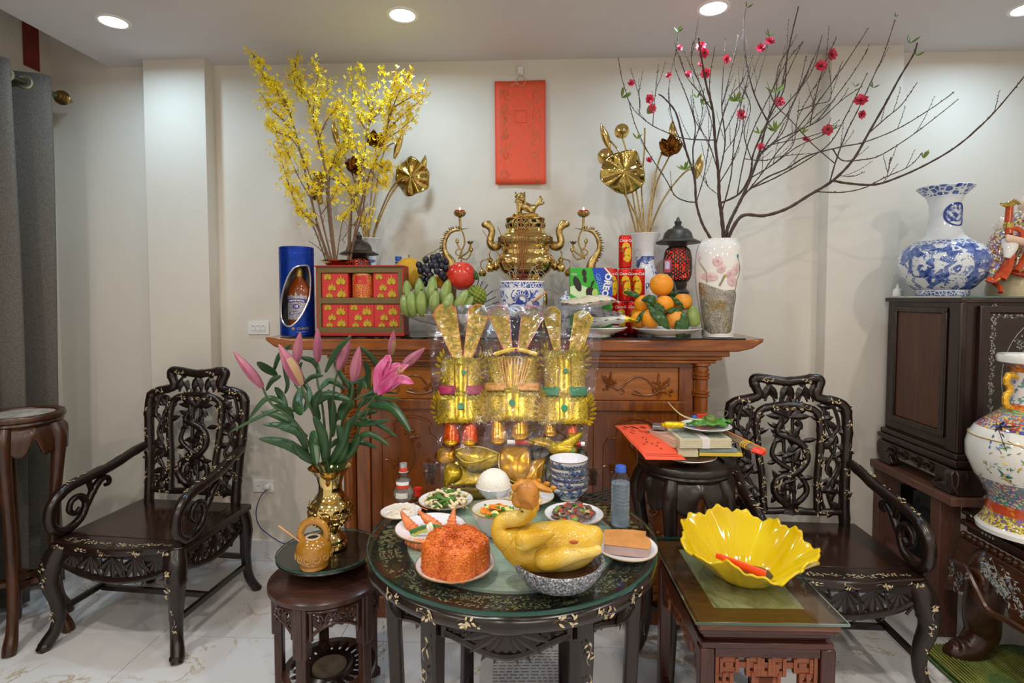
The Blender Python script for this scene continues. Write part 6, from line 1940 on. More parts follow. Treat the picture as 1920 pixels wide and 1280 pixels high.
# ---- peach branches
O = V((op[0], OY, AZ + oh))
pb = thing('peach_branches', 'spreading bare peach branches with pink blossoms in the white orchid vase', 'branches', tuple(O))
c4 = lambda x, y: (1120 + x / 2.4, y / 2.4)
br = [
 (.10, 10, 5, [(540, 1130), (505, 1065), (470, 1000), (445, 910), (437, 800), (400, 680), (380, 600), (350, 500), (300, 440), (278, 425)]),
 (-.05, 4.5, 2, [(440, 915), (400, 905), (350, 880), (310, 810), (270, 750), (215, 660), (170, 560), (140, 450), (110, 350), (95, 262)]),
 (.12, 5, 2, [(437, 800), (430, 680), (440, 560), (400, 430), (350, 300), (358, 210), (365, 150)]),
 (.0, 4.5, 2, [(537, 630), (450, 628), (380, 620), (300, 590), (240, 560), (170, 500), (135, 440)]),
 (-.12, 15, 4, [(570, 1130), (568, 1060), (558, 960), (548, 880), (545, 780), (530, 640), (520, 500), (490, 380), (470, 270), (455, 170)]),
 (.15, 5, 2, [(548, 790), (575, 640), (560, 480), (568, 300), (577, 175)]),
 (-.2, 7, 3, [(575, 915), (640, 870), (690, 780), (700, 700), (740, 600), (790, 500), (840, 400), (850, 280)]),
 (.05, 13, 3, [(575, 1130), (580, 1050), (600, 990), (645, 900), (690, 800), (728, 690), (750, 600), (780, 500), (830, 380), (865, 200), (905, 30)]),
 (-.15, 6, 2, [(690, 880), (760, 800), (850, 760), (950, 700), (1100, 660), (1200, 640), (1350, 580), (1500, 490), (1605, 415)]),
 (.18, 5, 2, [(700, 860), (800, 800), (950, 715), (1050, 640), (1120, 520), (1180, 400), (1215, 330)]),
 (-.08, 13, 4, [(560, 1130), (590, 1065), (650, 972), (750, 970), (850, 940), (950, 880), (1060, 812), (1150, 720), (1220, 600), (1300, 460), (1360, 350), (1420, 250), (1440, 195)]),
 (-.3, 8, 2.5, [(1060, 815), (1130, 825), (1250, 830), (1360, 795), (1480, 740), (1600, 670), (1700, 590), (1800, 490), (1900, 370), (1935, 325)]),
 (-.12, 4, 2, [(985, 865), (1100, 865), (1200, 845), (1290, 800), (1400, 750), (1460, 690)]),
 (.1, 4.5, 2, [(1060, 700), (1100, 720), (1180, 720), (1270, 700), (1400, 620), (1520, 530), (1620, 450)]),
 (.0, 4, 2, [(1220, 610), (1300, 530), (1370, 470), (1440, 370)]),
 (.15, 5, 2, [(1050, 820), (1075, 720), (1120, 600), (1170, 500), (1240, 350), (1290, 240), (1340, 90)]),
 (-.1, 5, 2, [(720, 700), (800, 640), (900, 590), (1000, 540), (1100, 450), (1190, 390)]),
 (.2, 4.5, 2, [(745, 620), (790, 480), (870, 300), (925, 185)]), (-.2, 4.5, 2, [(760, 560), (850, 470), (960, 330), (1010, 165)]), (.1, 4, 2, [(950, 540), (985, 420), (1020, 300), (1075, 170)]),
 (-.05, 4, 2, [(880, 590), (1000, 450), (1120, 280), (1220, 125)]), (.2, 3.5, 1.6, [(900, 500), (980, 470), (1050, 440), (1042, 300)]), (-.1, 5, 2, [(765, 545), (705, 420), (665, 250), (658, 120), (668, 40)]),
 (.05, 3.5, 1.6, [(700, 420), (740, 300), (775, 160)]), (.1, 3.5, 1.6, [(595, 600), (640, 460), (700, 330), (735, 220)]), (-.1, 3.2, 1.6, [(520, 500), (505, 370), (530, 210)]), (.08, 3.2, 1.6, [(562, 480), (605, 300), (635, 160)]),
 (.12, 3.5, 1.8, [(1070, 730), (960, 640), (870, 540), (800, 470), (770, 400)]), (-.2, 4, 2, [(620, 860), (680, 640), (780, 420), (850, 280), (925, 190)]), (.1, 3.2, 1.6, [(640, 710), (750, 722), (850, 700), (985, 690)]), (-.1, 2.6, 1.6, [(540, 880), (500, 840), (487, 805)]),
 (0, 2.4, 1.4, [(1305, 795), (1312, 750), (1320, 710)]), (0, 2.4, 1.4, [(1085, 795), (1140, 795), (1200, 775)]), (.1, 3, 1.5, [(400, 690), (345, 560), (320, 420), (345, 260)]), (-.1, 3, 1.5, [(550, 600), (480, 430), (425, 280), (432, 180)]), (.15, 3, 1.5, [(250, 560), (260, 430), (275, 295)]),
 (.05, 3, 1.5, [(600, 700), (640, 560), (635, 300)]), (-.15, 3.4, 1.6, [(860, 480), (920, 380), (1000, 200)]), (.12, 3.2, 1.5, [(1000, 560), (1100, 400), (1170, 300), (1218, 220)]), (-.1, 3.2, 1.5, [(740, 660), (830, 640), (1000, 600), (1090, 540)]), (.1, 3, 1.5, [(440, 660), (470, 520), (480, 400)]),
 (-.15, 3.6, 1.6, [(700, 720), (660, 600), (690, 480), (640, 380)]), (.1, 3.2, 1.5, [(200, 505), (190, 440), (150, 310)]), (.0, 5, 2, [(535, 660), (560, 540), (600, 430), (650, 370), (700, 250)]), (.02, 4.5, 2, [(520, 500), (470, 430), (400, 340), (372, 250)]), (-.1, 5, 2, [(560, 960), (600, 800), (615, 640), (640, 500), (690, 300)]), (-.15, 4.5, 2, [(700, 790), (760, 650), (850, 520), (905, 400), (940, 250)]), (.0, 4.5, 2, [(640, 900), (740, 780), (830, 660), (940, 560), (1040, 470)]),
 (-.1, 4, 2, [(548, 830), (610, 720), (650, 600), (660, 470)]), (.02, 4, 2, [(728, 690), (830, 600), (880, 470), (950, 330)]), (-.2, 4.5, 2, [(690, 800), (790, 740), (900, 660), (1010, 610), (1100, 560)]), (.0, 3.6, 1.8, [(545, 780), (500, 640), (440, 540), (420, 430)]), (.0, 3.6, 1.8, [(445, 910), (480, 790), (500, 660), (515, 560)]), (-.12, 4, 2, [(760, 560), (800, 440), (815, 300), (880, 190)]),
 (.05, 3.4, 1.6, [(800, 740), (880, 650), (900, 540), (960, 420), (990, 380)])]
bud_m = MB(O)
tips = []
made = []
for dy, w0, w1, pts in br:
 S_ = [tuple(PYc(*c4(x, y), Y)) for x, y, Y in track(pts, lambda p: p[1] > 1100, OY, min(dy, .02) * 1.3, made, 2.80)]
 L = len(S_)
 rs = [(w0 + (w1 - w0) * i / L) * .00066 * (1 + .12 * math.sin(i * 1.9)) for i in range(L)]
 b = MB(O)
 b.tube(S_, rs, 8)
 for i in range(3, L - 1):
  p, q = V(S_[i]), V(S_[i + 1])
  d0 = (q - p).normalized()
  if w0 < 8 or i > L * .5:
   for _ in range(2):
    if rn.random() < .6:
     d = (d0 + V((rn.uniform(-1, 1), rn.uniform(-1, 1), rn.uniform(-.4, .8))) * .8).normalized()
     bud_m.blade(p + (q - p) * rn.random(), d, (0, -1, .2), rn.uniform(.006, .011), .005, .5)
 if w0 < 9:
  for i in range(L // 4, L - 3, max(5, L // 4)):
   if rn.random() < .75:
    p = V(S_[i])
    d = (V(S_[i + 1]) - p).normalized()
    d = (d * .7 + V((rn.uniform(-.5, .5), rn.uniform(-.4, .4), .5))).normalized()
    LL = rn.uniform(.06, .16)
    q1 = p + d * LL * .5
    q2 = q1 + (d + V((0, 0, .25))).normalized() * LL * .5
    if q2.z < CEIL_Z - .03 and q2.y < 2.9:
     tw = spline([tuple(p), tuple(q1), tuple(q2)], 4)
     b.tube(tw, [.0014 - .0007 * j / 8 for j in range(9)], 5)
     for j in range(2, 9):
      bud_m.blade(tw[j], d + V((rn.uniform(-1, 1), rn.uniform(-1, 1), 0)), (0, -1, .2), .007, .004, .5)
 b.build('branch', m_peachbark, pb)
stuff(bud_m.build('buds', m_bud, pb))
def peach_flower(px, py, s):
 Yq = OY + rn.uniform(-.12, .08)
 c = PYc(*c4(px, py), Yq)
 n = V((rn.uniform(-.6, .6), -1, rn.uniform(-.3, .7))).normalized()
 a, b = frame(n)
 m = MB(O)
 for ring, (k_, tl) in enumerate(((7, 1.25), (7, .85), (5, .45))):
  for k in range(k_):
   t_ = 2 * PI * k / k_ + ring * .5 + rn.uniform(-.15, .15)
   d = (a * math.cos(t_) + b * math.sin(t_)) * math.sin(tl) + n * math.cos(tl)
   L = s * rn.uniform(.85, 1.1)
   e = n.cross(d).normalized()
   u = e.cross(d)
   vs = [c, c + d * L * .35 + e * L * .28, c + d * L * .75 + e * L * .36 + u * L * .08, c + d * L * 1.02 + e * L * .1 + u * L * .16, c + d * L * 1.02 - e * L * .1 + u * L * .16, c + d * L * .75 - e * L * .36 + u * L * .08, c + d * L * .35 - e * L * .28]
   m.add(vs, [tuple(range(7))])
 m.mi = 1
 for _ in range(14):
  d = (n + V((rn.gauss(0, .35), rn.gauss(0, .35), rn.gauss(0, .35)))).normalized()
  m.tube([c, c + d * s * .55], s * .025, 4)
 m.build('blossom', [m_pink, m_pinkd], pb)
for x, y, s in ((152, 375, .016), (233, 445, .021), (245, 490, .022), (320, 342, .015), (367, 218, .016), (405, 337, .019), (466, 212, .024), (482, 240, .022), (487, 333, .024), (580, 268, .019), (735, 218, .021), (775, 190, .022), (645, 520, .025), (822, 460, .023), (1003, 300, .027), (1050, 247, .026), (1185, 455, .029), (1188, 515, .021), (1035, 585, .025), (938, 628, .017), (735, 662, .017), (230, 722, .016), (462, 290, .012)):
 peach_flower(x, y, s)
for x, y, n_, s in ((110, 440, 5, .045), (225, 512, 3, .04), (365, 145, 4, .03), (625, 455, 7, .05), (800, 590, 6, .045), (775, 160, 3, .03), (1408, 195, 4, .04), (1438, 250, 5, .035), (1470, 712, 5, .04), (395, 765, 5, .045), (800, 415, 5, .045), (1240, 395, 4, .03), (1160, 390, 3, .03), (450, 440, 4, .04), (1070, 578, 3, .03), (920, 600, 3, .035), (180, 625, 3, .035), (730, 600, 4, .04), (470, 470, 3, .04), (675, 35, 2, .03), (1340, 75, 3, .02)):
 c = PYc(*c4(x, y), OY + rn.uniform(-.1, .05))
 for k in range(n_):
  a = rn.uniform(-1.5, 1.5)
  m = MB(O)
  m.blade(c, V((math.sin(a), rn.uniform(-.5, .3), math.cos(a) * .9 + .1)), (rn.uniform(-.4, .4), -1, .3), s * rn.uniform(.7, 1.1), s * .24, .05, .25, 2)
  m.build('leaf', m_lf, pb)
# ---- brass vase with pink lilies on the small stool
VX, VY, VZ = -.755, 1.962, SZ + .0012
bv = thing('brass_vase', 'embossed polished brass vase holding lilies on the small stool', 'vase', (VX, VY, VZ))
vh = PY(612, 874, VY).z - VZ
k_ = vh / .317
pr = [(0, 0), (.056, 0), (.060, .006), (.058, .016), (.050, .022), (.052, .03), (.054, .036), (.046, .044), (.036, .055), (.032, .068), (.036, .078), (.045, .084), (.047, .09), (.055, .097), (.070, .115), (.079, .14), (.078, .165), (.066, .185), (.052, .195), (.055, .2), (.05, .206), (.042, .22), (.041, .25), (.050, .285), (.068, .308), (.078, .317), (.074, .3175), (.062, .305), (.044, .28), (.037, .25)]
MB().lathe([(r * 1.0, z * k_) for r, z in pr], 56).build('body', m_brassp, bv)
m = MB()
rn2 = random.Random(5)
for k in range(230):
 a, z = rn2.uniform(0, 2 * PI), rn2.uniform(.104, .182)
 r_ = .079 - .9 * (z - .148) ** 2 * 8 + .0008
 d = V((-math.sin(a), math.cos(a), 0)) * math.cos(z * 300 + a * 3) + V((0, 0, 1)) * math.sin(z * 300 + a * 3)
 m.blade((r_ * math.cos(a), r_ * math.sin(a), z * k_), d, V((math.cos(a), math.sin(a), 0)), .018, .008, .35)
stuff(m.build('embossed_flowers', m_brass, bv))
lO = V((VX, VY, VZ + vh))
ly = thing('lily_bouquet', 'bouquet of pink lily buds, one open, in the brass vase', 'flowers', tuple(lO))
cl_ = lambda x, y: (420 + x / 2.56, 600 + y / 2.56)
t = NT('lily_bud')
x_, y_, z_ = t.xyz(t.co(which='Generated'))
g = t.noise(30, 3, t.co((1, 1, .2)))
m_lbud = t.bsdf(t.mix(t.ramp(g, [(.35, 0.0), (.7, .6)]), '#98506a', '#c48494'), .45, **{'Subsurface Weight': .15})
m_lbudg = mat('lily_bud_green', [158, 128, 90], .45, var=.2, stretch=(1, 1, .2))
t = NT('lily_petal')
m_lpet = t.bsdf(t.ramp(t.noise(24, 4, t.co((1, 1, .3))), [(.3, '#c2357a'), (.7, '#e58ab2')]), .4, **{'Subsurface Weight': .1})
m_lleaf = mat('lily_leaf', [48, 82, 46], .38, var=.25, scale=14)
m_lstem = mat('lily_stem', [58, 82, 46], .5)
buds = [(185, 322, 45, 150, 46, -.10, 0), (372, 312, 262, 115, 66, -.16, 1), (345, 210, 366, 55, 52, .02, 0), (448, 200, 450, 38, 46, .05, 0), (548, 238, 604, 73, 50, -.04, 0), (620, 290, 650, 124, 52, -.10, 0), (800, 168, 815, 48, 40, .0, 1), (852, 228, 966, 132, 48, -.05, 0)]
def bud(bx0, by0, tx, ty, w, dy, green):
 a, b = PY(*cl_(bx0, by0), VY + dy), PY(*cl_(tx, ty), VY + dy - .02)
 d = b - a
 L = d.length
 u, v = frame(d)
 r0 = w / 2.56 * .0019 / 2
 m = MB(lO)
 def f(s_, t_):
  an = 2 * PI * s_
  prof = (math.sin(PI * min(1, t_ * .93 + .07)) ** .75) * (1.08 - .45 * t_)
  rr = r0 * prof * (1 + .09 * math.cos(6 * an)) + .0012
  return a + d * t_ + (u * math.cos(an) + v * math.sin(an)) * rr
 m.grid(f, 24, 14, True)
 if green:
  for i in range(len(m.m)):
   m.m[i] = 1 if ((i % 24) // 4) % 2 == 0 and i // 24 < 9 else 0
 m.build('bud', [m_lbud, m_lbudg] if green == 1 else m_lbud, ly)
 q = [tuple(lO + V((rn.uniform(-.025, .025), rn.uniform(-.02, .02), -.05)))]
 q.append(tuple(V(q[0]).lerp(a, .45) + V((0, 0, .05))))
 q.append(tuple(a - d.normalized() * .05 + V((0, 0, -.02))))
 q.append(tuple(a))
 MB(lO).tube(spline(q, 7), [.0052 - .0018 * i / 21 for i in range(22)], 8).build('stalk', m_lstem, ly)
for b_ in buds:
 bud(*b_)
a = PY(*cl_(735, 352), VY - .08)
q = [tuple(lO + V((.02, 0, -.05))), tuple(lO + V((.08, -.03, .13))), tuple(a + V((-.03, .0, -.04))), tuple(a)]
MB(lO).tube(spline(q, 7), .004, 8).build('stalk', m_lstem, ly)
for tx, ty, mx, my, w, yo in ((795, 170, 745, 240, .034, .01), (888, 212, 810, 260, .036, -.02), (912, 305, 850, 285, .034, -.05), (762, 214, 790, 185, .03, .02), (830, 250, 790, 300, .036, -.05), (850, 205, 800, 240, .032, .02)):
 m_ = PY(*cl_(mx, my), VY - .09 + yo * .6)
 b = PY(*cl_(tx, ty), VY - .09 + yo)
 S_ = spline([tuple(a), tuple(a.lerp(m_, .5)), tuple(m_), tuple(b)], 6)
 m = MB(lO)
 n = len(S_) - 1
 def f(u, v):
  i = min(n - 1, int(v * n))
  p = V(S_[i]).lerp(V(S_[i + 1]), v * n - i)
  d = (V(S_[i + 1]) - V(S_[i])).normalized()
  e = d.cross(V((0, -1, .15))).normalized()
  ww = w * (.25 + .75 * math.sin(PI * min(1, v * .8 + .12))) * (1 if v < .85 else (1 - v) / .15 + .05)
  return p + e * (u - .5) * ww + V((0, -1, .3)) * (abs(u - .5) * ww * .45)
 m.grid(f, 8, n)
 m.build('petal', m_lpet, ly, solid=.0012)
m = MB(lO)
for k in range(6):
 e = PY(*cl_(850 + 12 * math.cos(k), 235 + 12 * math.sin(k)), VY - .12)
 m.tube([a, e], .0009, 5)
 m.ball(e, (.002, .002, .005), 6, 4)
m.build('stamens', mat('stamen_green', [190, 170, 110], .5), ly)
leaves = [((300, 410), (205, 375), (115, 480), 28), ((370, 440), (250, 430), (20, 540), 22), ((440, 690), (310, 600), (168, 568), 52), ((400, 560), (300, 510), (185, 500), 34), ((380, 540), (280, 470), (178, 437), 38), ((410, 425), (490, 360), (608, 384), 46), ((560, 660), (640, 585), (735, 615), 30), ((470, 640), (540, 580), (612, 558), 28), ((690, 410), (800, 415), (898, 540), 46), ((610, 500), (700, 495), (800, 478), 28),
   ((600, 600), (690, 545), (795, 602), 30), ((640, 420), (715, 340), (748, 240), 40), ((485, 250), (535, 150), (612, 76), 30), ((752, 246), (710, 180), (650, 125), 26), ((250, 268), (205, 240), (160, 200), 48), ((235, 250), (262, 170), (325, 115), 28), ((368, 178), (430, 200), (464, 268), 28), ((200, 335), (225, 290), (275, 268), 32), ((380, 305), (420, 272), (478, 266), 24), ((460, 330), (510, 290), (585, 335), 32), ((560, 480), (575, 420), (628, 398), 60),
   ((640, 358), (662, 300), (684, 330), 26), ((362, 325), (345, 400), (378, 450), 62), ((405, 320), (400, 380), (385, 440), 34), ((425, 530), (430, 600), (445, 695), 56), ((500, 700), (560, 600), (600, 470), 46), ((540, 690), (570, 600), (545, 500), 56), ((670, 375), (760, 372), (850, 380), 16), ((620, 385), (720, 345), (835, 352), 16), ((300, 420), (270, 360), (245, 320), 36), ((455, 480), (430, 400), (470, 330), 44), ((520, 560), (520, 440), (500, 330), 40), ((330, 480), (300, 430), (240, 405), 34), ((520, 690), (600, 640), (650, 560), 44),
   ((480, 690), (470, 560), (430, 460), 54), ((445, 690), (370, 640), (330, 590), 50), ((600, 330), (560, 260), (520, 180), 26), ((690, 330), (690, 250), (675, 190), 26), ((290, 350), (300, 300), (280, 200), 30), ((560, 540), (640, 460), (740, 440), 30), ((430, 380), (360, 250), (375, 200), 28), ((600, 300), (680, 280), (700, 225), 28), ((640, 470), (740, 500), (830, 560), 24), ((520, 500), (610, 350), (560, 270), 36), ((400, 640), (350, 540), (260, 515), 40)]
for (x0, y0), (x1, y1), (x2, y2), w in leaves:
 dy = rn.uniform(-.11, .09)
 a = PY(*cl_(x0, y0), VY + dy * .4)
 b = PY(*cl_(x1, y1), VY + dy)
 c = PY(*cl_(x2, y2), VY + dy * 1.3 - .02)
 S_ = spline([tuple(a), tuple(b), tuple(c)], 7)
 n = len(S_) - 1
 hw = w / 2.56 * .0019 / 2 * 1.0
 tl = rn.uniform(-.6, .6)
 m = MB(lO)
 def f(u, v):
  i = min(n - 1, int(v * n))
  p = V(S_[i]).lerp(V(S_[i + 1]), v * n - i)
  d = (V(S_[i + 1]) - V(S_[i])).normalized()
  e = d.cross(V((tl * .3, -1, .25))).normalized()
  nn = e.cross(d)
  ww = hw * (math.sin(PI * min(.995, v * .93 + .07)) ** .7)
  return p + e * (u - .5) * 2 * ww - nn * (abs(u - .5) * ww * .7)
 m.grid(f, 4, n)
 m.build('leaf', m_lleaf, ly, solid=.0008)
# ================================================================ FRUIT ON THE ALTAR
rn = random.Random(77)
m_bang = mat('green_banana', [134, 152, 78], .4, var=.14, scale=10, stretch=(1, 1, .3))
m_tip = mat('banana_tip', [70, 62, 36], .7)
FY = 2.50
fo = stand_at(838, FY)
fd_ = thing('footed_dish', 'white footed porcelain fruit dish left of the altar middle', 'dish', fo)
rz_ = PY(838, 589, FY - .12).z - AZ
MB().lathe([(0, 0), (.085, 0), (.09, .008), (.05, .018), (.04, .05), (.05, rz_ - .055), (.12, rz_ - .04), (.19, rz_ - .012), (.212, rz_), (.208, rz_ + .002), (.18, rz_ - .006), (.1, rz_ - .03), (0, rz_ - .032)], 56).build('body', m_por, fd_).scale = (1, .72, 1)
bh = thing('banana_hand', 'large hand of green bananas resting on the footed dish', 'bananas', (fo[0], FY, AZ + rz_))
def banana(px0, py0, px1, py1, Y, r):
 a, b = PY(px0, py0, Y), PY(px1, py1, Y + .02)
 L = (b - a).length
 mid = a.lerp(b, .5) + V((0, -.025, 0))
 P = spline([tuple(a), tuple(mid), tuple(b)], 6)
 n = len(P)
 rs = [1.12 * r * (math.sin(PI * min(.985, .10 + .9 * i / (n - 1)))) ** .55 for i in range(n)]
 m = MB(bh.location)
 m.tube(P, rs, 9)
 o = m.build('banana', m_bang, bh)
 e = V(P[-1])
 d = (e - V(P[-2])).normalized()
 MB(bh.location).tube([e - d * .008, e + d * .012], [.0065, .004], 7).build('tip', m_tip, o)
for q in ((776, 590, 762, 526, 2.46, .024), (795, 590, 786, 522, 2.45, .025), (812, 585, 812, 517, 2.45, .025), (828, 588, 842, 524, 2.45, .025)):
 banana(*q)
for q in ((766, 592, 757, 553, 2.40, .019), (777, 592, 771, 546, 2.385, .021), (794, 592, 790, 546, 2.38, .022), (815, 592, 817, 545, 2.38, .022), (836, 592, 846, 550, 2.38, .022), (853, 590, 876, 544, 2.39, .022), (866, 592, 886, 556, 2.41, .019)):
 banana(*q)
def fruit(name, label, cat, px, py, Y, r, m_, group=None, sq=1.0, bump=None, parts=()):
 c = PY(px, py, Y)
 o = thing(name, label, cat, (c.x, c.y, c.z - r * sq), rn.uniform(0, 6), group)
 f = lambda a, rr, z: (rr * (1 + .012 * math.sin(5 * a + z * 30)), z)
 k = 14
 pr = [(r * math.sin(PI * i / k), r * sq * (1 - math.cos(PI * i / k))) for i in range(k + 1)]
 pr[-2] = (pr[-2][0], pr[-2][1] - r * .015)
 pr[-1] = (0, pr[-1][1] - r * .06)
 MB().lathe(pr, 26, fn=f).build('flesh', m_, o)
 return o
def stalk(o, z, r=.004, lean=(0, 0), m_=None):
 MB().tube([(0, 0, z - .006), (lean[0] * .5, lean[1] * .5, z + .008), (lean[0], lean[1], z + .016)], [r, r * .7, r], 7).build('stalk', m_ or m_bark, o)
m_pom = mat('pomelo_skin', [222, 176, 50], .4, var=.1, scale=14, bump=.4, bscale=160, bdist=.001)
o = fruit('pomelo', 'large pale yellow pomelo beside the gift box, behind the bananas', 'fruit', 767, 513, 2.65, .073, m_pom, None, 1.1); stalk(o, .155)
o = fruit('yellow_mango', 'orange yellow round fruit wedged under the black grapes', 'fruit', 829, 527, 2.54, .036, mat('mango_skin', [232, 160, 30], .4, var=.15, scale=12)); stalk(o, .068)
t = NT('red_apple_skin')
m_app = t.bsdf(t.ramp(t.noise(26, 4), [(.3, '#c02a20'), (.6, '#d8402e'), (.78, '#dd7048')]), .22)
o = fruit('red_pomegranate', 'round shiny red fruit on the right of the black grapes', 'fruit', 865, 517, 2.50, .066, m_app, None, 1.0); stalk(o, .124)
m_leafd = mat('citrus_leaf', [52, 84, 36], .3, var=.2, scale=18)
def leaf_between(parent, base, tip, w, bend, name='leaf', m_=None, O_=None):
 O_ = V(O_ if O_ is not None else parent.location)
 a, b = V(base), V(tip)
 d = b - a
 L = d.length
 e = d.cross(V(bend)).normalized()
 nn = e.cross(d).normalized()
 m = MB(O_)
 def f(u, v):
  ww = w * math.sin(PI * min(.995, .04 + .96 * v)) ** .75
  return a + d * v + e * (u - .5) * ww - nn * (abs(u - .5) * ww * .5) + nn * (.16 * L * math.sin(v * PI)) + nn * .004 * math.sin(v * 20 + u * 6)
 m.grid(f, 6, 12)
 o_ = m.build(name, m_ or m_leafd, parent, solid=.001)
 if parent.rotation_euler[2]:
  o_.matrix_parent_inverse = M.Rotation(-parent.rotation_euler[2], 4, 'Z')
 return o_
leaf_between(o, PY(878, 505, 2.5), PY(898, 524, 2.47), .036, (0, -1, .3))
m_grape = mat('grape_skin', [30, 30, 44], .3, var=.3, scale=20)
gc = PY(810, 505, 2.50)
gp = thing('grape_bunch', 'bunch of black grapes lying on top of the bananas', 'grapes', tuple(gc))
gm = MB().ball((0, 0, 0), (.0155, .0155, .0185), 14, 10).mesh('grape', m_grape)
for px, py, dy in ((786, 497, 0), (799, 487, 0), (812, 484, -.02), (821, 480, .0), (830, 488, 0), (836, 491, .01), (808, 497, -.03), (796, 502, -.02), (789, 507, 0), (802, 507, -.035), (817, 499, -.035), (828, 498, -.02), (819, 508, -.04), (806, 516, -.035), (794, 520, -.02), (828, 514, -.03), (835, 503, -.01), (814, 491, -.02), (804, 527, -.02), (796, 531, -.01), (833, 521, -.01), (824, 489, -.01)):
 put('grape', gm, gp, PY(px, py, 2.50 + dy) - gc, (rn.uniform(-.5, .5), rn.uniform(-.5, .5), 0), rn.uniform(.92, 1.08))
m = MB(gc)
m.tube(spline([tuple(PY(x, y, Y)) for x, y, Y in ((808, 505, 2.52), (792, 488, 2.53), (800, 478, 2.55), (815, 471, 2.56), (832, 459, 2.58))], 6), .0026, 6)
for x, y in ((815, 471), (806, 475), (822, 466)):
 m.tube([PY(x, y, 2.56), PY(x + 3, y + 6, 2.55)], .0015, 5)
m.build('stem', mat('grape_stem', [126, 130, 62], .6), gp)
c = PY(892, 556, 2.47)
ca = thing('custard_apple', 'knobbly green custard apple at the right end of the footed dish', 'fruit', (c.x, c.y, c.z))
m_cus = mat('custard_skin', [128, 142, 50], .5, var=.2, scale=30)
m = MB().ball((0, 0, 0), (.042, .042, .044), 16, 10)
for k in range(90):
 z = 1 - 2 * (k + .5) / 90
 a = k * 2.39996
 q = math.sqrt(1 - z * z)
 m.ball((.042 * q * math.cos(a), .042 * q * math.sin(a), .044 * z), (.0088, .0088, .0088), 7, 5)
m.build('flesh', m_cus, ca)
leaf_between(ca, PY(880, 540, 2.46), PY(900, 538, 2.47), .02, (0, -1, .5))
sb_ = thing('blue_incense_bundle', 'dark blue thin incense sticks fanning out right of the bananas', 'incense', tuple(PY(888, 585, 2.52)))
m_bst = mat('blue_stick', [34, 44, 100], .5)
for x, y in ((905, 527), (915, 533), (924, 545), (930, 556), (936, 566), (940, 574), (898, 524)):
 a, b = PY(884, 584 - (574 - y) * .25, 2.52), PY(x, y, 2.52 + rn.uniform(-.02, .03))
 MB(sb_.location).tube([a, b], .0022, 5).build('stick', m_bst, sb_)
# ---- oranges on a plate
PYY = 2.50
pl = stand_at(1250, PYY)
prr = (PY(1316, 615, PYY).x - PY(1184, 615, PYY).x) / 2
pz = PY(1250, 615, PYY - .0).z - AZ
dsh = thing('fruit_plate', 'shallow white plate of oranges in front of the red cans', 'plate', pl)
MB().lathe([(0, 0), (.06, 0), (.062, .006), (prr * .75, pz * .5), (prr, pz), (prr * .98, pz + .002), (prr * .72, pz * .62), (0, .010)], 56).build('body', m_por, dsh)
m_or = mat('orange_skin', [236, 150, 24], .42, var=.12, scale=10, bump=.45, bscale=220, bdist=.0012)
m_org = mat('orange_greenish', [222, 146, 40], .45, var=.25, scale=14, bump=.45, bscale=220, bdist=.0012)
sc = lambda x, y: (1120 + x / 5.82, 420 + y / 5.82)
orr = []
for i, (x, y, Y, r, k, lb_) in enumerate(((700, 662, 2.50, .0525, .98, 'large orange on top of the orange pile'), (733, 876, 2.455, .040, 1, 'orange in the middle of the pile under the top one'), (930, 850, 2.50, .042, .93, 'orange with green stalk, right side of the pile under the wine bottle'), (505, 872, 2.53, .042, 1, 'orange half hidden by a leaf on the left of the pile'),
           (590, 1028, 2.44, .044, .98, 'orange at the bottom front of the pile, left of the hanging leaf'), (850, 1040, 2.44, .0435, .98, 'orange at the bottom front of the pile, right of the hanging leaf'), (462, 1040, 2.51, .040, 1, 'orange lowest on the left edge of the plate'))):
 o = fruit('orange', lb_, 'fruit', *sc(x, y), Y, r, m_org if i % 3 == 2 else m_or, 'oranges piled on the white plate', k)
 orr.append(o)
 if i in (2, 5):
  MB().tube([(0, -r * .8, r * 1.45), (0, -r * 1.0, r * 1.55)], .006, 8).build('calyx', m_leafd, o)
gv = PY(*sc(1038, 1010), 2.47)
g_ = thing('green_guava', 'pale green pear shaped guava at the right edge of the orange plate', 'fruit', (gv.x, gv.y, gv.z - .045))
MB().lathe([(0, 0), (.018, .002), (.03, .012), (.034, .03), (.031, .05), (.023, .07), (.016, .084), (.008, .092), (0, .093)], 24, fn=lambda a, r, z: (r * (1 + .03 * math.cos(3 * a)), z)).build('flesh', mat('guava_skin', [136, 156, 78], .4, var=.1, scale=18), g_)
for par, b, t_, w, Y0, Y1 in ((orr[4], (560, 900), (790, 1150), .050, 2.40, 2.385), (orr[5], (960, 960), (880, 1260), .060, 2.41, 2.385), (orr[3], (640, 800), (480, 830), .036, 2.46, 2.47), (orr[3], (620, 780), (560, 930), .042, 2.44, 2.42), (orr[3], (480, 800), (280, 735), .030, 2.52, 2.56), (orr[1], (640, 860), (720, 1010), .045, 2.41, 2.39), (orr[6], (550, 930), (420, 1080), .03, 2.44, 2.44), (orr[2], (800, 790), (950, 930), .022, 2.45, 2.44), (orr[1], (930, 940), (740, 950), .03, 2.43, 2.42), (orr[2], (770, 770), (900, 760), .03, 2.54, 2.54)):
 leaf_between(par, PY(*sc(*b), Y0), PY(*sc(*t_), Y1), w, (0, -1, .35))
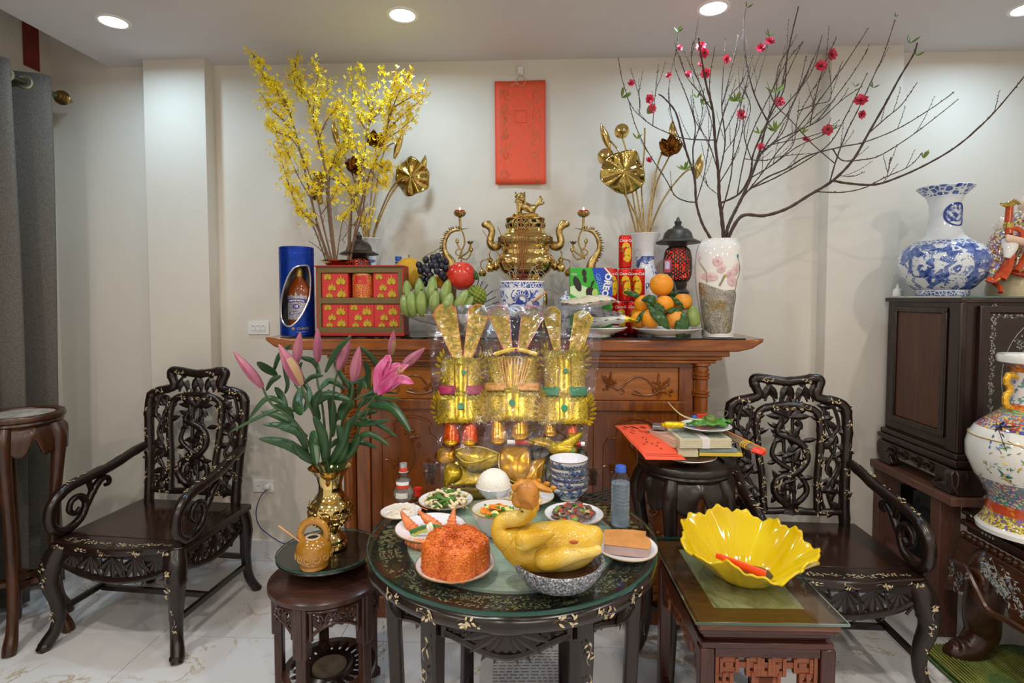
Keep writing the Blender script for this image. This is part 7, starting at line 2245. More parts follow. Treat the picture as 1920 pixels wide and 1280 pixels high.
# ================================================================ FEAST ON THE ROUND TABLE
GZ = TZ - .0008
m_plate = mat('plate_porcelain', [226, 226, 232], .1, var=.015, **{'Coat Weight': .4})
def tpos(px, py, z=GZ):
 p = PZ(px, py, z)
 return (p.x, p.y, z)
def plate_(label, px, py, hw, h=.018, name='plate'):
 o = thing(name, label, 'plate', tpos(px, py), 0)
 r = hw * o.location.y / FPX
 MB().lathe([(0, 0), (r * .55, 0), (r * .57, .003), (r * .78, h * .45), (r, h), (r * .99, h + .0018), (r * .76, h * .62), (r * .55, .0055), (0, .0055)], 56).build('body', m_plate, o)
 MB().lathe([(r * .985, h + .0015), (r * 1.003, h + .0006), (r * 1.004, h + .002), (r * .986, h + .0024)], 56).build('gold_rim', m_gold, o)
 return o
pr_ = plate_('white plate with gold rim under the orange sticky rice cake', 854, 1068, 76)
t = NT('orange_rice')
f1 = t.vor(240, t.co((1, 1, 1)), 'F1')
f2 = t.noise(18, 4)
m_rice = t.bsdf(t.ramp(t.math('ADD', t.math('MULTIPLY', f1, .45), t.math('MULTIPLY', f2, .55)), [(.28, '#a33c08'), (.5, '#d2641a'), (.75, '#e88a3a')]), .42, 0, f1, .45, .003)
rcx, rcy, _ = pr_.location
rc = thing('sticky_rice_cake', 'orange red sticky rice cake moulded in a five petalled flower', 'rice cake', (rcx, rcy, GZ + .0065))
rc.scale = (1.3, 1.3, 1.10)
petal = lambda a, r, z: (r * (1 + .2 * (abs(math.cos(2.5 * (a + .35 - PI / 10))) ** .55 - .72)) * (1 + .008 * math.sin(a * 31 + z * 400)), z + .002 * math.sin(a * 17 + r * 300))
MB().lathe([(0, 0), (.060, 0), (.064, .004), (.064, .02), (.063, .05), (.061, .064), (.055, .071), (.045, .074), (.043, .077), (.034, .0795), (.02, .079), (0, .078)], 120, fn=petal).build('cake', m_rice, rc)
q = MB()
for k in range(420):
 a, z = rn.uniform(0, 6.28), rn.uniform(.004, .066)
 r_, z = petal(a, .0638 if z < .05 else .0615, z)
 d = V((-math.sin(a) * rn.uniform(-1, 1), math.cos(a) * rn.uniform(-1, 1), rn.uniform(-1, 1))).normalized()
 T_ = d.to_track_quat('Z', 'Y').to_matrix()
 q.ball((r_ * math.cos(a), r_ * math.sin(a), z), (.0011, .0011, .0026), 5, 4, T_)
for k in range(340):
 a, rr = rn.uniform(0, 6.28), .056 * math.sqrt(rn.random())
 r_, z = petal(a, rr, .0795 - .008 * max(0, rr - .043) / .013)
 d = V((rn.uniform(-1, 1), rn.uniform(-1, 1), rn.uniform(-.3, .3))).normalized()
 q.ball((r_ * math.cos(a), r_ * math.sin(a), z), (.0011, .0011, .0026), 5, 4, d.to_track_quat('Z', 'Y').to_matrix())
stuff(q.build('rice_grains', m_rice, rc))
bc = tuple(PZ(1047, 1043, GZ + .066))[:2] + (GZ,)
sbw = thing('stone_bowl', 'speckled grey granite bowl holding the whole chicken', 'bowl', bc)
t = NT('granite')
m_gran = t.bsdf(t.ramp(t.noise(230, 2), [(.36, '#3b3c42'), (.47, '#6a6c74'), (.56, '#8d8f96'), (.66, '#c9cace')]), .45)
MB().lathe([(0, 0), (.045, 0), (.055, .004), (.085, .016), (.104, .042), (.110, .062), (.108, .067), (.103, .065), (.094, .046), (.065, .03), (0, .028)], 60).build('body', m_gran, sbw)
br_ = MB().lathe([(0, .05), (.04, .052), (.095, .050)], 30)
tag(br_.build('dark_broth', mat('giblet_dark', [60, 36, 24], .3, bump=.8, bscale=60, bdist=.01), sbw))
chk_o = thing('whole_chicken', 'whole boiled yellow chicken with head raised sitting in the stone bowl', 'chicken', (bc[0], bc[1], GZ + .05))
t = NT('chicken_skin')
n1 = t.noise(9, 4)
n2 = t.vor(190, None, 'F1')
m_chk = t.bsdf(t.ramp(n1, [(.3, '#b08414'), (.5, '#d2a930'), (.7, '#dfc678')]), .26, 0, n2, .35, .002, **{'Subsurface Weight': .12})
CYc = bc[1]
CB_ = V(chk_o.location)
K = lambda px, py, dy=0, r=0: tuple(PY(px, py, CYc + dy) - CB_) + ((r * .00128),)
m_c = MB()
sec = [(946, 1000, 12), (953, 1010, 30), (975, 1022, 44), (1000, 1028, 50), (1030, 1026, 50), (1060, 1022, 50), (1085, 1018, 46), (1105, 1010, 34), (1118, 1000, 20), (1127, 990, 9)]
skin('body', [[K(x, y, 0, r) for x, y, r in sec],
    ], m_chk, chk_o, 3)
skin('neck', [[K(972, 1018, 0, 34), K(950, 1008, 0, 30), K(934, 993, 0, 21), K(938, 977, 0, 18), K(955, 973, 0, 17), K(977, 971, 0, 17), K(990, 962, -.005, 18), K(993, 950, -.008, 19), K(991, 938, -.01, 17)]], m_chk, chk_o, 3)
skin('wing', [[K(965, 1006, -.055, 15), K(985, 1014, -.068, 19), K(1010, 1012, -.070, 17), K(1032, 1002, -.066, 10), K(1036, 994, -.06, 6)], [K(1010, 1012, -.070, 17), K(985, 1026, -.07, 12), K(965, 1022, -.064, 9)]], m_chk, chk_o, 3)
skin('wing', [[K(980, 1006, .055, 15), K(1010, 1010, .07, 18), K(1035, 1000, .066, 10)]], m_chk, chk_o, 3)
skin('thigh', [[K(1000, 1044, -.045, 22), K(1030, 1048, -.055, 24), K(1060, 1042, -.055, 18), K(1090, 1038, -.05, 11), K(1112, 1034, -.045, 9), K(1122, 1030, -.042, 10)], [K(1122, 1030, -.042, 10), K(1127, 1024, -.04, 5)]], m_chk, chk_o, 3)
skin('thigh', [[K(1010, 1040, .05, 20), K(1050, 1042, .055, 20), K(1085, 1036, .05, 11), K(1110, 1030, .045, 9)]], m_chk, chk_o, 2)
skin('tail', [[K(1112, 1002, 0, 18), K(1124, 1000, 0, 12), K(1128, 1012, 0, 7)]], m_chk, chk_o, 2)
m_face = mat('chicken_head', [168, 110, 42], .35, var=.4, scale=22)
m_comb = mat('chicken_comb', [184, 126, 40], .4, var=.35, scale=30)
hd = skin('head', [[K(993, 956, -.008, 18), K(990, 940, -.014, 22), K(988, 924, -.012, 26), K(986, 908, -.008, 22), K(985, 900, -.006, 12)], [K(990, 940, -.014, 22), K(988, 950, -.022, 13), K(986, 956, -.026, 9)]], m_face, chk_o, 3)
m = MB()
for k, (x, y, an, L, w) in enumerate(((968, 916, -.9, .020, .022), (976, 908, -.4, .022, .02), (985, 904, -.1, .022, .018), (994, 904, .25, .020, .02), (1006, 908, .5, .024, .022), (1018, 912, .9, .026, .022), (1030, 916, 1.3, .022, .02))):
 m.blade(K(x, y, -.006 + .002 * k)[:3], V((math.sin(an), -.1, math.cos(an))), (0, -1, .2), L * .85, w * .7, .3, .3, 2)
m.tube(spline([K(962, 918, -.008, 10), K(978, 906, -.006, 14), K(997, 906, 0, 14), K(1016, 914, .0, 12), K(1034, 920, .004, 7)], 5), 0, 10, flat=.6)
m.build('comb', m_comb, hd)
for c_, r_ in ((K(971, 936, -.022), (.015, .007, .021)), (K(1006, 948, -.014), (.007, .006, .014))):
 MB().ball(c_[:3], r_, 14, 10).build('wattle', m_comb, hd)
MB().ball(K(986, 958, -.019)[:3], (.012, .007, .0042), 12, 8).build('mouth_hollow', mat('mouth_dark', [22, 14, 12], .6), hd)
MB().ball(K(1001, 930, -.034)[:3], (.002, .002, .0016), 8, 6).build('eye', mat('eye_dark', [60, 40, 26], .3), hd)
t = NT('graze_red')
q = MB()
gz_ = K(1076, 1016, -.0645)
q.ball(gz_[:3], (.011, .003, .005), 12, 6)
q.build('skin_graze', mat('skin_graze', [178, 84, 36], .35), chk_o)
pp = plate_('white plate with gold rim carrying orange prawns', 808, 999, 68)
m_prw = mat('prawn_shell', [222, 122, 70], .28, var=.4, scale=45, stretch=(1, 1, .4))
prawn_labels = ['orange prawn pointing up on the left of the prawn plate', 'orange prawn pointing up in the middle of the prawn plate', 'orange prawn pointing up on the right, beside the soup bowl', 'orange prawn lying at the front of the plate against the rice cake']
for i, q in enumerate((((752, 958), (762, 975), (776, 992), (792, 1002)), ((784, 958), (798, 970), (815, 984), (830, 996)), ((852, 954), (848, 972), (846, 990), (840, 1006)), ((762, 1014), (780, 1020), (800, 1020), (815, 1012)))):
 c = PY(*q[1], pp.location.y + (.02 if i < 3 else -.055))
 o = thing('prawn', prawn_labels[i], 'prawn', tuple(c), 0, 'prawns on the plate')
 Yp = pp.location.y + (.03 if i < 3 else -.06)
 P = [V(PY(*x, Yp - .012 * k)) - c for k, x in enumerate(q)]
 rs_ = [3, 10, 14, 12] if i < 3 else [7, 13, 14, 12]
 S_ = spline([tuple(P[k]) + (rs_[k] * .00125,) for k in range(4)], 10)
 S_ = [s_[:3] + (s_[3] * (1 + .11 * math.sin(k * 1.7)),) for k, s_ in enumerate(S_)]
 MB().tube(S_, 0, 12, flat=.8).build('shell', m_prw, o)
 m = MB()
 for k in range(5):
  a = V(S_[7 + k * 4][:3])
  m.tube(spline([tuple(a + V((0, -.008, -.004))), tuple(a + V((.006, -.016, -.014))), tuple(a + V((.016, -.014, -.022)))], 3), .0012, 5)
 m.tube(spline([tuple(P[0]), tuple(P[0] + V((.01, -.004, .012))), tuple(P[0] + V((.03, -.01, .008)))], 4), .0008, 4)
 stuff(m.build('legs_and_feelers', mat('prawn_leg', [232, 150, 90], .4), o))
 MB().ball(P[0] + V((.002, -.006, -.008)), .0028, 8, 6).build('eye', m_blk, o)
on = thing('spring_onion', 'bundle of green and white spring onion lying across the prawns', 'garnish', tuple(PY(805, 988, pp.location.y)))
for (x0, y0), (x1, y1), g in (((768, 996), (812, 983), 0), ((770, 1000), (806, 986), 0), ((772, 1006), (808, 990), 1), ((810, 984), (852, 994), 0), ((812, 988), (846, 1000), 0), ((776, 1002), (810, 994), 1), ((806, 980), (812, 996), 2), ((802, 984), (806, 998), 2)):
 a, b = PY(x0, y0, pp.location.y - .035), PY(x1, y1, pp.location.y - .035)
 MB(on.location).tube(spline([tuple(a), tuple(a.lerp(b, .5) + V((0, -.004, .004))), tuple(b)], 4), .0034 if g < 2 else .006, 7).build('stem', [mat('onion_green', [58, 120, 42], .35), mat('onion_light', [170, 190, 80], .35), mat('onion_white', [232, 234, 214], .35)][g], on)
vp = plate_('white plate with a thin bed of white vermicelli noodles', 752, 965, 39, .012)
m = MB()
for k in range(60):
 a = rn.uniform(0, 6.28)
 r_ = .046 * math.sqrt(rn.random())
 x, y = r_ * math.cos(a), r_ * math.sin(a)
 m.tube(spline([(x + .016 * math.cos(a * 3 + j) * rn.uniform(.6, 1.2), y + .016 * math.sin(a * 3 + j * 1.3), .009 + .010 * (1 - r_ / .05) * rn.uniform(.4, 1) + .001 * j) for j in range(4)], 3), .0009, 5)
nd = thing('vermicelli', 'heap of white rice vermicelli on the leftmost plate', 'noodles', (vp.location.x, vp.location.y, GZ + .0065))
m.lathe([(0, .010), (.02, .009), (.04, .004), (.048, .0)], 24)
o = m.build('noodles', mat('noodle_white', [236, 228, 214], .4, var=.03), nd)
o.location = (0, 0, 0)
stuff(o)
mp = plate_('white plate with gold rim carrying the mushroom stir fry', 836, 946, 52)
mo = V(mp.location)
m_mus = mat('mushroom_pale', [222, 206, 164], .4, var=.08)
m_mdk = mat('mushroom_dark', [92, 70, 62], .5, var=.25, scale=40)
m_green = mat('broccoli_green', [74, 118, 36], .45, var=.25, scale=50)
def heap(o_, label, cat, name, items, R_, h, seed, z0=.008, group=None):
 """a dish heaped with many cut pieces; each piece a part of the dish's food"""
 r2 = random.Random(seed)
 th = thing(name, label, cat, (o_.location.x, o_.location.y, GZ + z0))
 th['label'] = label
 for nm, n_, fn in items:
  for k in range(n_):
   a, q = r2.uniform(0, 6.28), math.sqrt(r2.random())
   x, y = R_ * q * math.cos(a), R_ * q * math.sin(a)
   z = .006 + h * (1 - q * q) * r2.uniform(.55, 1)
   fn(th, nm, (x, y, z), r2)
 return th
def p_long(mt, L, r, cap=0):
 def f(th, nm, p, r2):
  d = V((r2.uniform(-1, 1), r2.uniform(-1, 1), r2.uniform(-.25, .35))).normalized()
  P = spline([tuple(V(p) - d * L / 2), tuple(V(p) + V((r2.uniform(-.004, .004), r2.uniform(-.004, .004), .004))), tuple(V(p) + d * L / 2)], 4)
  m = MB().tube(P, [r * (.8 + .4 * i / 8) for i in range(9)], 8)
  if cap:
   m.ball(V(p) + d * L / 2, (cap, cap, cap * .8), 10, 6)
  m.build(nm, mt, th)
 return f
def p_chunk(mt, s, n=6, sq=.6):
 def f(th, nm, p, r2):
  T_ = M.Rotation(r2.uniform(0, 6), 3, 'Z') @ M.Rotation(r2.uniform(-.6, .6), 3, 'X')
  MB().ball(p, (s * r2.uniform(.7, 1.2), s * r2.uniform(.6, 1), s * sq * r2.uniform(.7, 1.1)), 9, n, T_).build(nm, mt, th)
 return f
def p_floret(mt, s):
 def f(th, nm, p, r2):
  m = MB().tube([V(p) - V((0, 0, s)), p], s * .35, 7)
  for k in range(12):
   m.ball(V(p) + V((r2.gauss(0, s * .5), r2.gauss(0, s * .5), r2.uniform(0, s * .7))), s * .4, 6, 4)
  m.build(nm, mt, th)
 return f
def p_slice(mt, s, t_=.25):
 def f(th, nm, p, r2):
  m = MB()
  m.T = M.Translation(p) @ M.Rotation(r2.uniform(0, 6), 4, 'Z') @ M.Rotation(r2.uniform(-.7, .7), 4, 'X')
  m.lathe([(0, -s * t_ / 2), (s, -s * t_ / 2), (s, s * t_ / 2), (0, s * t_ / 2)], 12).build(nm, mt, th, bevel=s * .06)
 return f
heap(mp, 'stir fry of pale beech mushrooms, dark mushrooms and broccoli on a plate', 'food', 'mushroom_stirfry', [('mushroom', 30, p_long(m_mus, .05, .004, .0085)), ('dark_mushroom', 24, p_chunk(m_mdk, .011)), ('broccoli', 11, p_floret(m_green, .012)), ('green_stem', 10, p_long(mat('stem_green', [82, 124, 44], .35), .05, .005))], .064, .03, 5)
rb_ = tpos(926, 932)
RBS = 1.12
rbw = thing('rice_bowl', 'clear rimmed bowl heaped with white steamed rice behind the soup', 'bowl', rb_)
MB().lathe([(0, 0), (.03, 0), (.032, .005), (.05, .02), (.062, .042), (.060, .043), (.048, .023), (0, .012)], 48).build('body', m_plate, rbw)
ri = thing('steamed_rice', 'round mound of white steamed rice', 'rice', (rb_[0], rb_[1], GZ + .03))
m = MB().lathe([(.055, 0), (.056, .012), (.053, .032), (.042, .052), (.022, .064), (0, .067)], 40, fn=lambda a, r, z: (r * (1 + .02 * math.sin(7 * a + z * 200)), z))
for k in range(700):
 u, a = rn.random(), rn.uniform(0, 6.28)
 t_ = u * PI / 2
 p = V((.055 * math.cos(t_) * math.cos(a), .055 * math.cos(t_) * math.sin(a), .012 + .055 * math.sin(t_)))
 d = V((rn.gauss(0, 1), rn.gauss(0, 1), rn.gauss(0, 1))).normalized()
 m.ball(p, (.0013, .0013, .0033), 5, 4, d.to_track_quat('Z', 'Y').to_matrix())
stuff(m.build('grains', mat('rice_white', [240, 236, 226], .5, var=.03), ri))
sp_ = tpos(932, 998)
so = thing('soup_bowl', 'white porcelain bowl of vegetable soup behind the chicken', 'bowl', sp_)
MB().lathe([(0, 0), (.034, 0), (.037, .006), (.055, .02), (.07, .05), (.074, .07), (.0755, .072), (.072, .071), (.066, .05), (.05, .024), (0, .016)], 52).build('body', m_plate, so)
MB().lathe([(.0725, .0715), (.0758, .071), (.0758, .0725), (.0725, .0725)], 52).build('gold_rim', m_gold, so)
MB().lathe([(0, .056), (.0675, .056)], 36).build('broth', mat('soup_broth', [196, 186, 130], .08), so)
heap(so, 'vegetable soup with carrot slices, greens and pale melon chunks', 'soup', 'vegetable_soup', [('carrot_slice', 7, p_slice(mat('carrot', [234, 132, 30], .3), .011, .35)), ('greens', 9, p_floret(mat('herb_green', [84, 140, 50], .4, var=.2), .008)), ('melon_chunk', 9, p_chunk(mat('melon_pale', [222, 214, 130], .25), .011)), ('scallion', 4, p_long(mat('onion_green', [58, 120, 42], .35), .035, .003))], .048, .008, 8, .055)
MB().box((.0, .02, .0125), (.05, .012, .012), (0, .1, .15)).build('carrot_stick', mat('carrot', [234, 132, 30], .3), bpy.data.objects['vegetable_soup'], bevel=.002)
fp = plate_('white plate of pale fried rolls half hidden behind the chicken head', 984, 938, 56)
heap(fp, 'pale golden fried rolls and pieces behind the chicken head', 'food', 'fried_rolls', [('roll', 11, p_long(mat('fried_pale', [214, 178, 104], .4, var=.2, scale=30), .05, .009)), ('fried_piece', 10, p_chunk(mat('fried_gold', [196, 140, 62], .45, var=.2), .013)), ('pale_piece', 10, p_chunk(mat('pale_meat', [222, 196, 160], .4), .012))], .042, .022, 3)
bp = plate_('white plate with gold rim carrying the beef and pepper salad', 1076, 973, 56)
heap(bp, 'stir fried beef with red pepper, green pepper and onion on a plate', 'food', 'beef_stirfry', [('beef_slice', 46, p_chunk(mat('beef_brown', [104, 68, 54], .4, var=.3, scale=40), .013, 6, .45)), ('red_pepper', 10, p_chunk(mat('pepper_red', [196, 62, 38], .22), .012)), ('green_pepper', 12, p_chunk(mat('pepper_green', [110, 142, 62], .22), .012)), ('onion', 6, p_long(mat('onion_pale', [206, 190, 140], .3), .03, .004))], .066, .032, 6)
gp_ = plate_('white oval plate with gold rim carrying the pork sausage slab', 1174, 1032, 58, .014)
gp_.scale = (1.0, 1.12, 1)
SLK = 1.12
sl = thing('pork_sausage_slab', 'thick slab of cinnamon pork sausage with browned top', 'sausage', (gp_.location.x + .002, gp_.location.y, GZ + .0075), R(-6))
sl.scale = (1.0, 1.1, 1)
o_ = [(-.062, -.042), (.052, -.052), (.062, -.02), (.058, .008), (.050, .018), (.055, .045), (.02, .05), (-.03, .046), (-.06, .04)]
MB().prism(o_, 0, .026).build('slab', mat('sausage_grey', [180, 154, 148], .4, var=.06, scale=60), sl, bevel=.003)
MB().prism([(x * 1.01, y * 1.01) for x, y in o_], .0255, .0285).build('browned_skin', mat('sausage_brown', [196, 134, 72], .4, var=.14, scale=30, bump=.4, bscale=60), sl, bevel=.001)
sb0 = tpos(1067, 934)
m_rbowl = blueware('bowl_blue', (.012, .05), .44, 60, ((.03, .04, 90),), '#e4e6e8', '#223f8c')
bl_ = ['topmost', 'second', 'third', 'fourth', 'lowest']
bm_ = MB().lathe([(0, 0), (.026, 0), (.027, .006), (.03, .008), (.044, .022), (.055, .042), (.057, .05), (.0555, .0505), (.053, .042), (.04, .02), (0, .012)], 48).mesh('body', m_rbowl)
br2 = MB().lathe([(.0555, .0505), (.0572, .0495), (.0574, .0515), (.0558, .0518)], 48).mesh('brown_rim', mat('bowl_rim', [96, 80, 62], .4))
bi2 = MB().lathe([(.0548, .0502), (.0525, .042), (.0395, .0206), (0, .0126)], 48).mesh('white_inside', m_plate)
for k in range(5):
 o = thing('rice_bowl_stacked', bl_[4 - k] + ' of the five small blue and white bowls stacked behind the beef plate', 'bowl', (sb0[0] + (.0, .001, -.002, .0015, -.001)[k], sb0[1], GZ + k * .0222), k * 1.3, 'stacked blue and white bowls')
 o.rotation_euler = (R((0, 1, -2, 3, .5)[k]) * .5, R((0, 1.5, -3, 2, -1)[k]) * .6, k * 1.3)
 o.scale = (1.17, 1.17, 1)
 put('body', bm_, o)
 put('brown_rim', br2, o)
 put('white_inside', bi2, o)
m_water = glass('water', '#dbe8f2', 1.6, 1.6, 0, 1, .02, .02)
wbt = thing('water_bottle', 'clear ribbed water bottle with blue cap on the right side of the round table', 'bottle', tpos(1163, 985))
H_ = (PY(1163, 873, wbt.location.y).z - GZ)
k_ = H_ / .205
R_ = .0285
pr = [(0, .003), (.02, 0), (.026, .004), (R_, .012), (R_, .035), (R_ * .9, .047), (R_, .06)]
for j in range(6):
 z = .075 + j * .0125
 pr += [(R_, z - .004), (R_ * .955, z), (R_, z + .004)]
pr += [(R_, .148), (R_ * .93, .160), (R_ * .7, .174), (.013, .186), (.0125, .192)]
pr = [(a, b * k_) for a, b in pr]
MB().lathe(pr, 36).build('shell', m_clear, wbt)
MB().lathe([(a * .96, b + .0005) for a, b in pr[:26] if b < .152 * k_] + [(0, .150 * k_)], 36).build('water', NT('water_body').bsdf('#cfe0f2', .02, 0, None, **{'Transmission Weight': .80, 'IOR': 1.33}), wbt)
MB().lathe([(.0165, .186 * k_), (.017, .19 * k_), (.0155, .193 * k_), (.0158, .203 * k_), (.014, .206 * k_), (0, .206 * k_)], 32, fn=lambda a, r, z: (r * (1 + .012 * math.cos(24 * a)), z)).build('cap', m_bcap, wbt)
gd = thing('gourd_bottle', 'clear gourd shaped liquor bottle with red seal at the left back of the table', 'bottle', tpos(757, 938))
H_ = PY(757, 868, gd.location.y).z - GZ
k_ = H_ / .14
prg = [(0, .002), (.018, 0), (.028, .008), (.034, .022), (.034, .032), (.027, .05), (.020, .058), (.023, .066), (.0245, .075), (.022, .085), (.015, .1), (.0125, .108), (.0125, .118)]
prg = [(a, b * k_) for a, b in prg]
MB().lathe(prg, 36).build('glass', m_clear, gd)
MB().lathe([(a * .93, b + .001) for a, b in prg[:9]] + [(0, .078 * k_)], 30).build('liquor', NT('liquor').bsdf('#dcdcd4', .02, 0, None, **{'Transmission Weight': .84, 'IOR': 1.36}), gd)
MB().lathe([(.0132, .11 * k_), (.0136, .112 * k_), (.0136, .124 * k_), (.013, .125 * k_)], 28).build('red_seal', mat('seal_red', [206, 60, 36], .35), gd)
MB().lathe([(.0132, .108 * k_), (.0165, .1085 * k_), (.0132, .111 * k_)], 28).lathe([(.012, .125 * k_), (.0125, .14 * k_), (0, .14 * k_)], 24).build('cap', mat('cap_silver', [196, 196, 200], .25, .6), gd)
MB().grid(lambda u, v: (.0262 * math.sin((u - .5) * 1.9), -.0262 * math.cos((u - .5) * 1.9), (.052 + .012 * v) * k_), 10, 2).build('red_label', mat('seal_red', [206, 60, 36], .35), gd)
MB().grid(lambda u, v: (.0258 * math.sin((u - .5) * 1.9), -.0258 * math.cos((u - .5) * 1.9), (.065 + .012 * v) * k_), 10, 2).build('white_label', m_wht, gd)
MB().grid(lambda u, v: (.0352 * math.sin((u - .5) * 1.2), -.0352 * math.cos((u - .5) * 1.2), (.02 + .02 * v) * k_), 10, 2).build('lower_label', mat('label_silver', [206, 206, 200], .35), gd)
rcn = thing('red_cup', 'small red plastic cup behind the gourd shaped bottle', 'cup', tpos(783, 928))
MB().lathe([(0, 0), (.013, 0), (.016, .022), (.0165, .024), (.015, .023), (.012, .003), (0, .003)], 28, fn=lambda a, r, z: (r * (1 + .012 * math.cos(20 * a)), z)).build('body', mat('cup_red', [206, 44, 26], .35), rcn)
for k in range(4):
 a, b = tpos(1092 + k * 4, 930 + k * 5), tpos(1150 + k * 2, 918 + k * 4)
 o = thing('chopstick', 'black lacquered chopstick lying behind the beef plate beside the stacked bowls', 'chopstick', (a[0], a[1], GZ + .0035), 0, 'black chopsticks on the table')
 d = V(b) - V(a)
 MB().tube([(0, 0, 0), (d.x, d.y, 0)], [.0022, .0035], 8).build('stick', mat('black_lacquer', [26, 24, 24], .25), o)
# ================================================================ SMALL STOOL: ceramic pot
t_ = PZ(577, 1068, VZ)
lp = thing('ceramic_pot', 'small brown glazed ceramic lidless pot with hooped handle in front of brass vase', 'pot', (t_.x + .01, t_.y + .03, VZ))
m_glz = mat('honey_glaze', [170, 118, 34], .14, var=.25, scale=16, **{'Coat Weight': .5})
MB().lathe([(0, 0), (.046, 0), (.048, .006), (.047, .012), (.051, .016), (.058, .04), (.06, .06), (.056, .078), (.046, .092), (.036, .099), (.022, .102)], 44).build('body', m_glz, lp)
MB().lathe([(.0, .0985), (.021, .1)], 24).build('opening', mat('mouth_dark', [22, 14, 12], .6), lp)
MB().tube([(.0215 * math.cos(a), -.006 + .0215 * math.sin(a), .102) for a in [k * PI / 12 for k in range(24)]], .0035, 8, True).build('pale_lip', mat('lip_glaze', [214, 196, 160], .2), lp)
P = spline([(-.040, .0, .088, .008), (-.046, 0, .115, .009), (-.03, 0, .145, .010), (.0, 0, .156, .010), (.03, 0, .145, .010), (.046, 0, .115, .009), (.040, 0, .088, .008)], 6)
m = MB().tube(P, 0, 12, flat=1.3)
for p in P[3:-3:2]:
 d = V((p[0], 0, p[2] - .1)).normalized()
 m.ball(V(p[:3]) + d * .009, (.0045, .008, .0045), 8, 5)
m.build('handle', m_glz, lp)
m = MB()
for k in range(12):
 a = 2 * PI * k / 12
 c_ = lambda w, r_: ((.0595 + .001) * math.cos(a + r_ * math.cos(w) / .06), .0605 * math.sin(a + r_ * math.cos(w) / .06), .045 + r_ * math.sin(w))
 m.tube([c_(w * .7, .003 + .0011 * w) for w in range(11)], .0018, 5)
m.build('scroll_relief', mat('scroll_glaze', [190, 146, 70], .15), lp)
ls_ = thing('wooden_stick', 'thin wooden stick leaning out of the ceramic pot', 'stick', (lp.location.x, lp.location.y - .004, VZ + .05))
MB(ls_.location).tube([ls_.location, PY(522, 985, lp.location.y - .02)], [.0022, .003], 7).build('stick', m_bam, ls_)
# ================================================================ YELLOW GLASS BOWL
QZT = QZ - .0003
yb_p = PZ(1390, 1085, QZT)
yb = thing('yellow_glass_bowl', 'large yellow glass bowl with wavy frilled rim on the square table', 'bowl', (.655, 1.71, QZT), R(-8))
t = NT('yellow_glass')
m_yg = t.bsdf(t.ramp(t.noise(6, 2), [(.3, '#f0c800'), (.7, '#fbe014')]), .09, 0, None, **{'Transmission Weight': .30, 'IOR': 1.45, 'Coat Weight': .6})
def yf(u, v):
 a = u * 2 * PI
 r = [.075, .088, .105, .128, .155, .182, .205][0] if v <= 0 else .075 + .132 * v ** .95
 wav = v ** 2
 r *= 1 + wav * (.05 * math.cos(5 * a + .6) + .03 * math.cos(13 * a) + .014 * math.cos(37 * a))
 z =   .006 + .132 * v ** 1.2 * (1 - .12 * v) + wav * (.011 * math.cos(5 * a + .6 + PI) + .008 * math.cos(13 * a + 1) + .004 * math.cos(37 * a)) + .026 * wav * math.cos(a - 1.9)
 r *= 1 + .02 * math.cos(16 * a) * (1 - v) * min(1, v * 8)
 return (r * math.cos(a) * .95, r * math.sin(a) * .87, z)
m = MB()
m.grid(yf, 160, 22, True)
n0 = len(m.v)
m.v.append(V((0, 0, .006)))
for i in range(160):
 m.f.append([n0, (i + 1) % 160, i]); m.m.append(0)
yo = m.build('body', m_yg, yb, solid=.006)
kn = thing('orange_tongs', 'pair of orange red plastic tongs lying inside the yellow glass bowl', 'tongs', (yb.location.x, yb.location.y, QZT + .014))
m_otg = mat('orange_plastic', [236, 74, 22], .3, var=.06)
for a, b, w in (((-.075, .05, .034), (.05, -.03, .012), .03), ((-.065, .045, .038), (-.035, .0, .018), .02)):
 MB().tube([a, V(a).lerp(V(b), .5), b], [w * .28, w * .42, w * .5], 8, flat=.3, up=V((0, 1, 0))).build('arm', m_otg, kn)
cs_ = thing('dark_lid', 'dark oval lid lying on the bottom of the yellow bowl under the tongs', 'lid', (yb.location.x + .02, yb.location.y + .01, QZT + .0125))
MB().lathe([(0, 0), (.058, 0), (.06, .002), (.05, .004), (0, .004)], 36, fn=lambda a, r, z: (r, z)).build('disc', mat('dark_smoke', [66, 52, 40], .3), cs_)
cs_.scale = (1.15, .8, 1)
# ================================================================ CLEAR BAG OF PAPER OFFERINGS, leaning from the table edge to the altar
BN = V((0, -.85, .527)).normalized()
BP0 = V((-.04, 1.985, GZ + .004))
rn = random.Random(31)
BO = tuple(PP(965, 912, BP0, BN))
def BP(px, py, off=0.0):
 return PP(px, py, BP0 + BN * off, BN)
c8 = lambda x, y: (780 + x / 3.556, 560 + y / 3.556)
import mathutils.noise as mnoise
m_film = glass('bag_film', '#f8f8fa', 2.2, 1.45, .12, 30, .05, .018)
bag = thing('clear_plastic_bag', 'large clear wrinkled plastic bag of gold paper hats leaning on the altar', 'bag', BO)
Lx = [(570, 797), (600, 800), (680, 806), (760, 815), (850, 822), (912, 830)]
Rx = [(570, 1128), (640, 1129), (720, 1118), (800, 1104), (850, 1100), (912, 1098)]
def lerp_at(T_, y):
 for (a, xa), (b, xb) in zip(T_, T_[1:]):
  if y <= b:
   return xa + (xb - xa) * max(0, (y - a)) / (b - a)
 return T_[-1][1]
CREASE = []
q = random.Random(17)
for tx, ty in ((330, 590), (650, 590), (985, 610), (480, 480), (830, 380), (880, 830), (480, 330)):
 for k in range(13):
  a, L0, L1 = q.uniform(0, 6.28), q.uniform(20, 90), q.uniform(120, 330)
  CREASE.append((tx + L0 * math.cos(a), ty + L0 * math.sin(a), tx + L1 * math.cos(a + q.uniform(-.2, .2)), ty + L1 * math.sin(a + q.uniform(-.2, .2)), q.uniform(.004, .009), q.uniform(9, 26)))
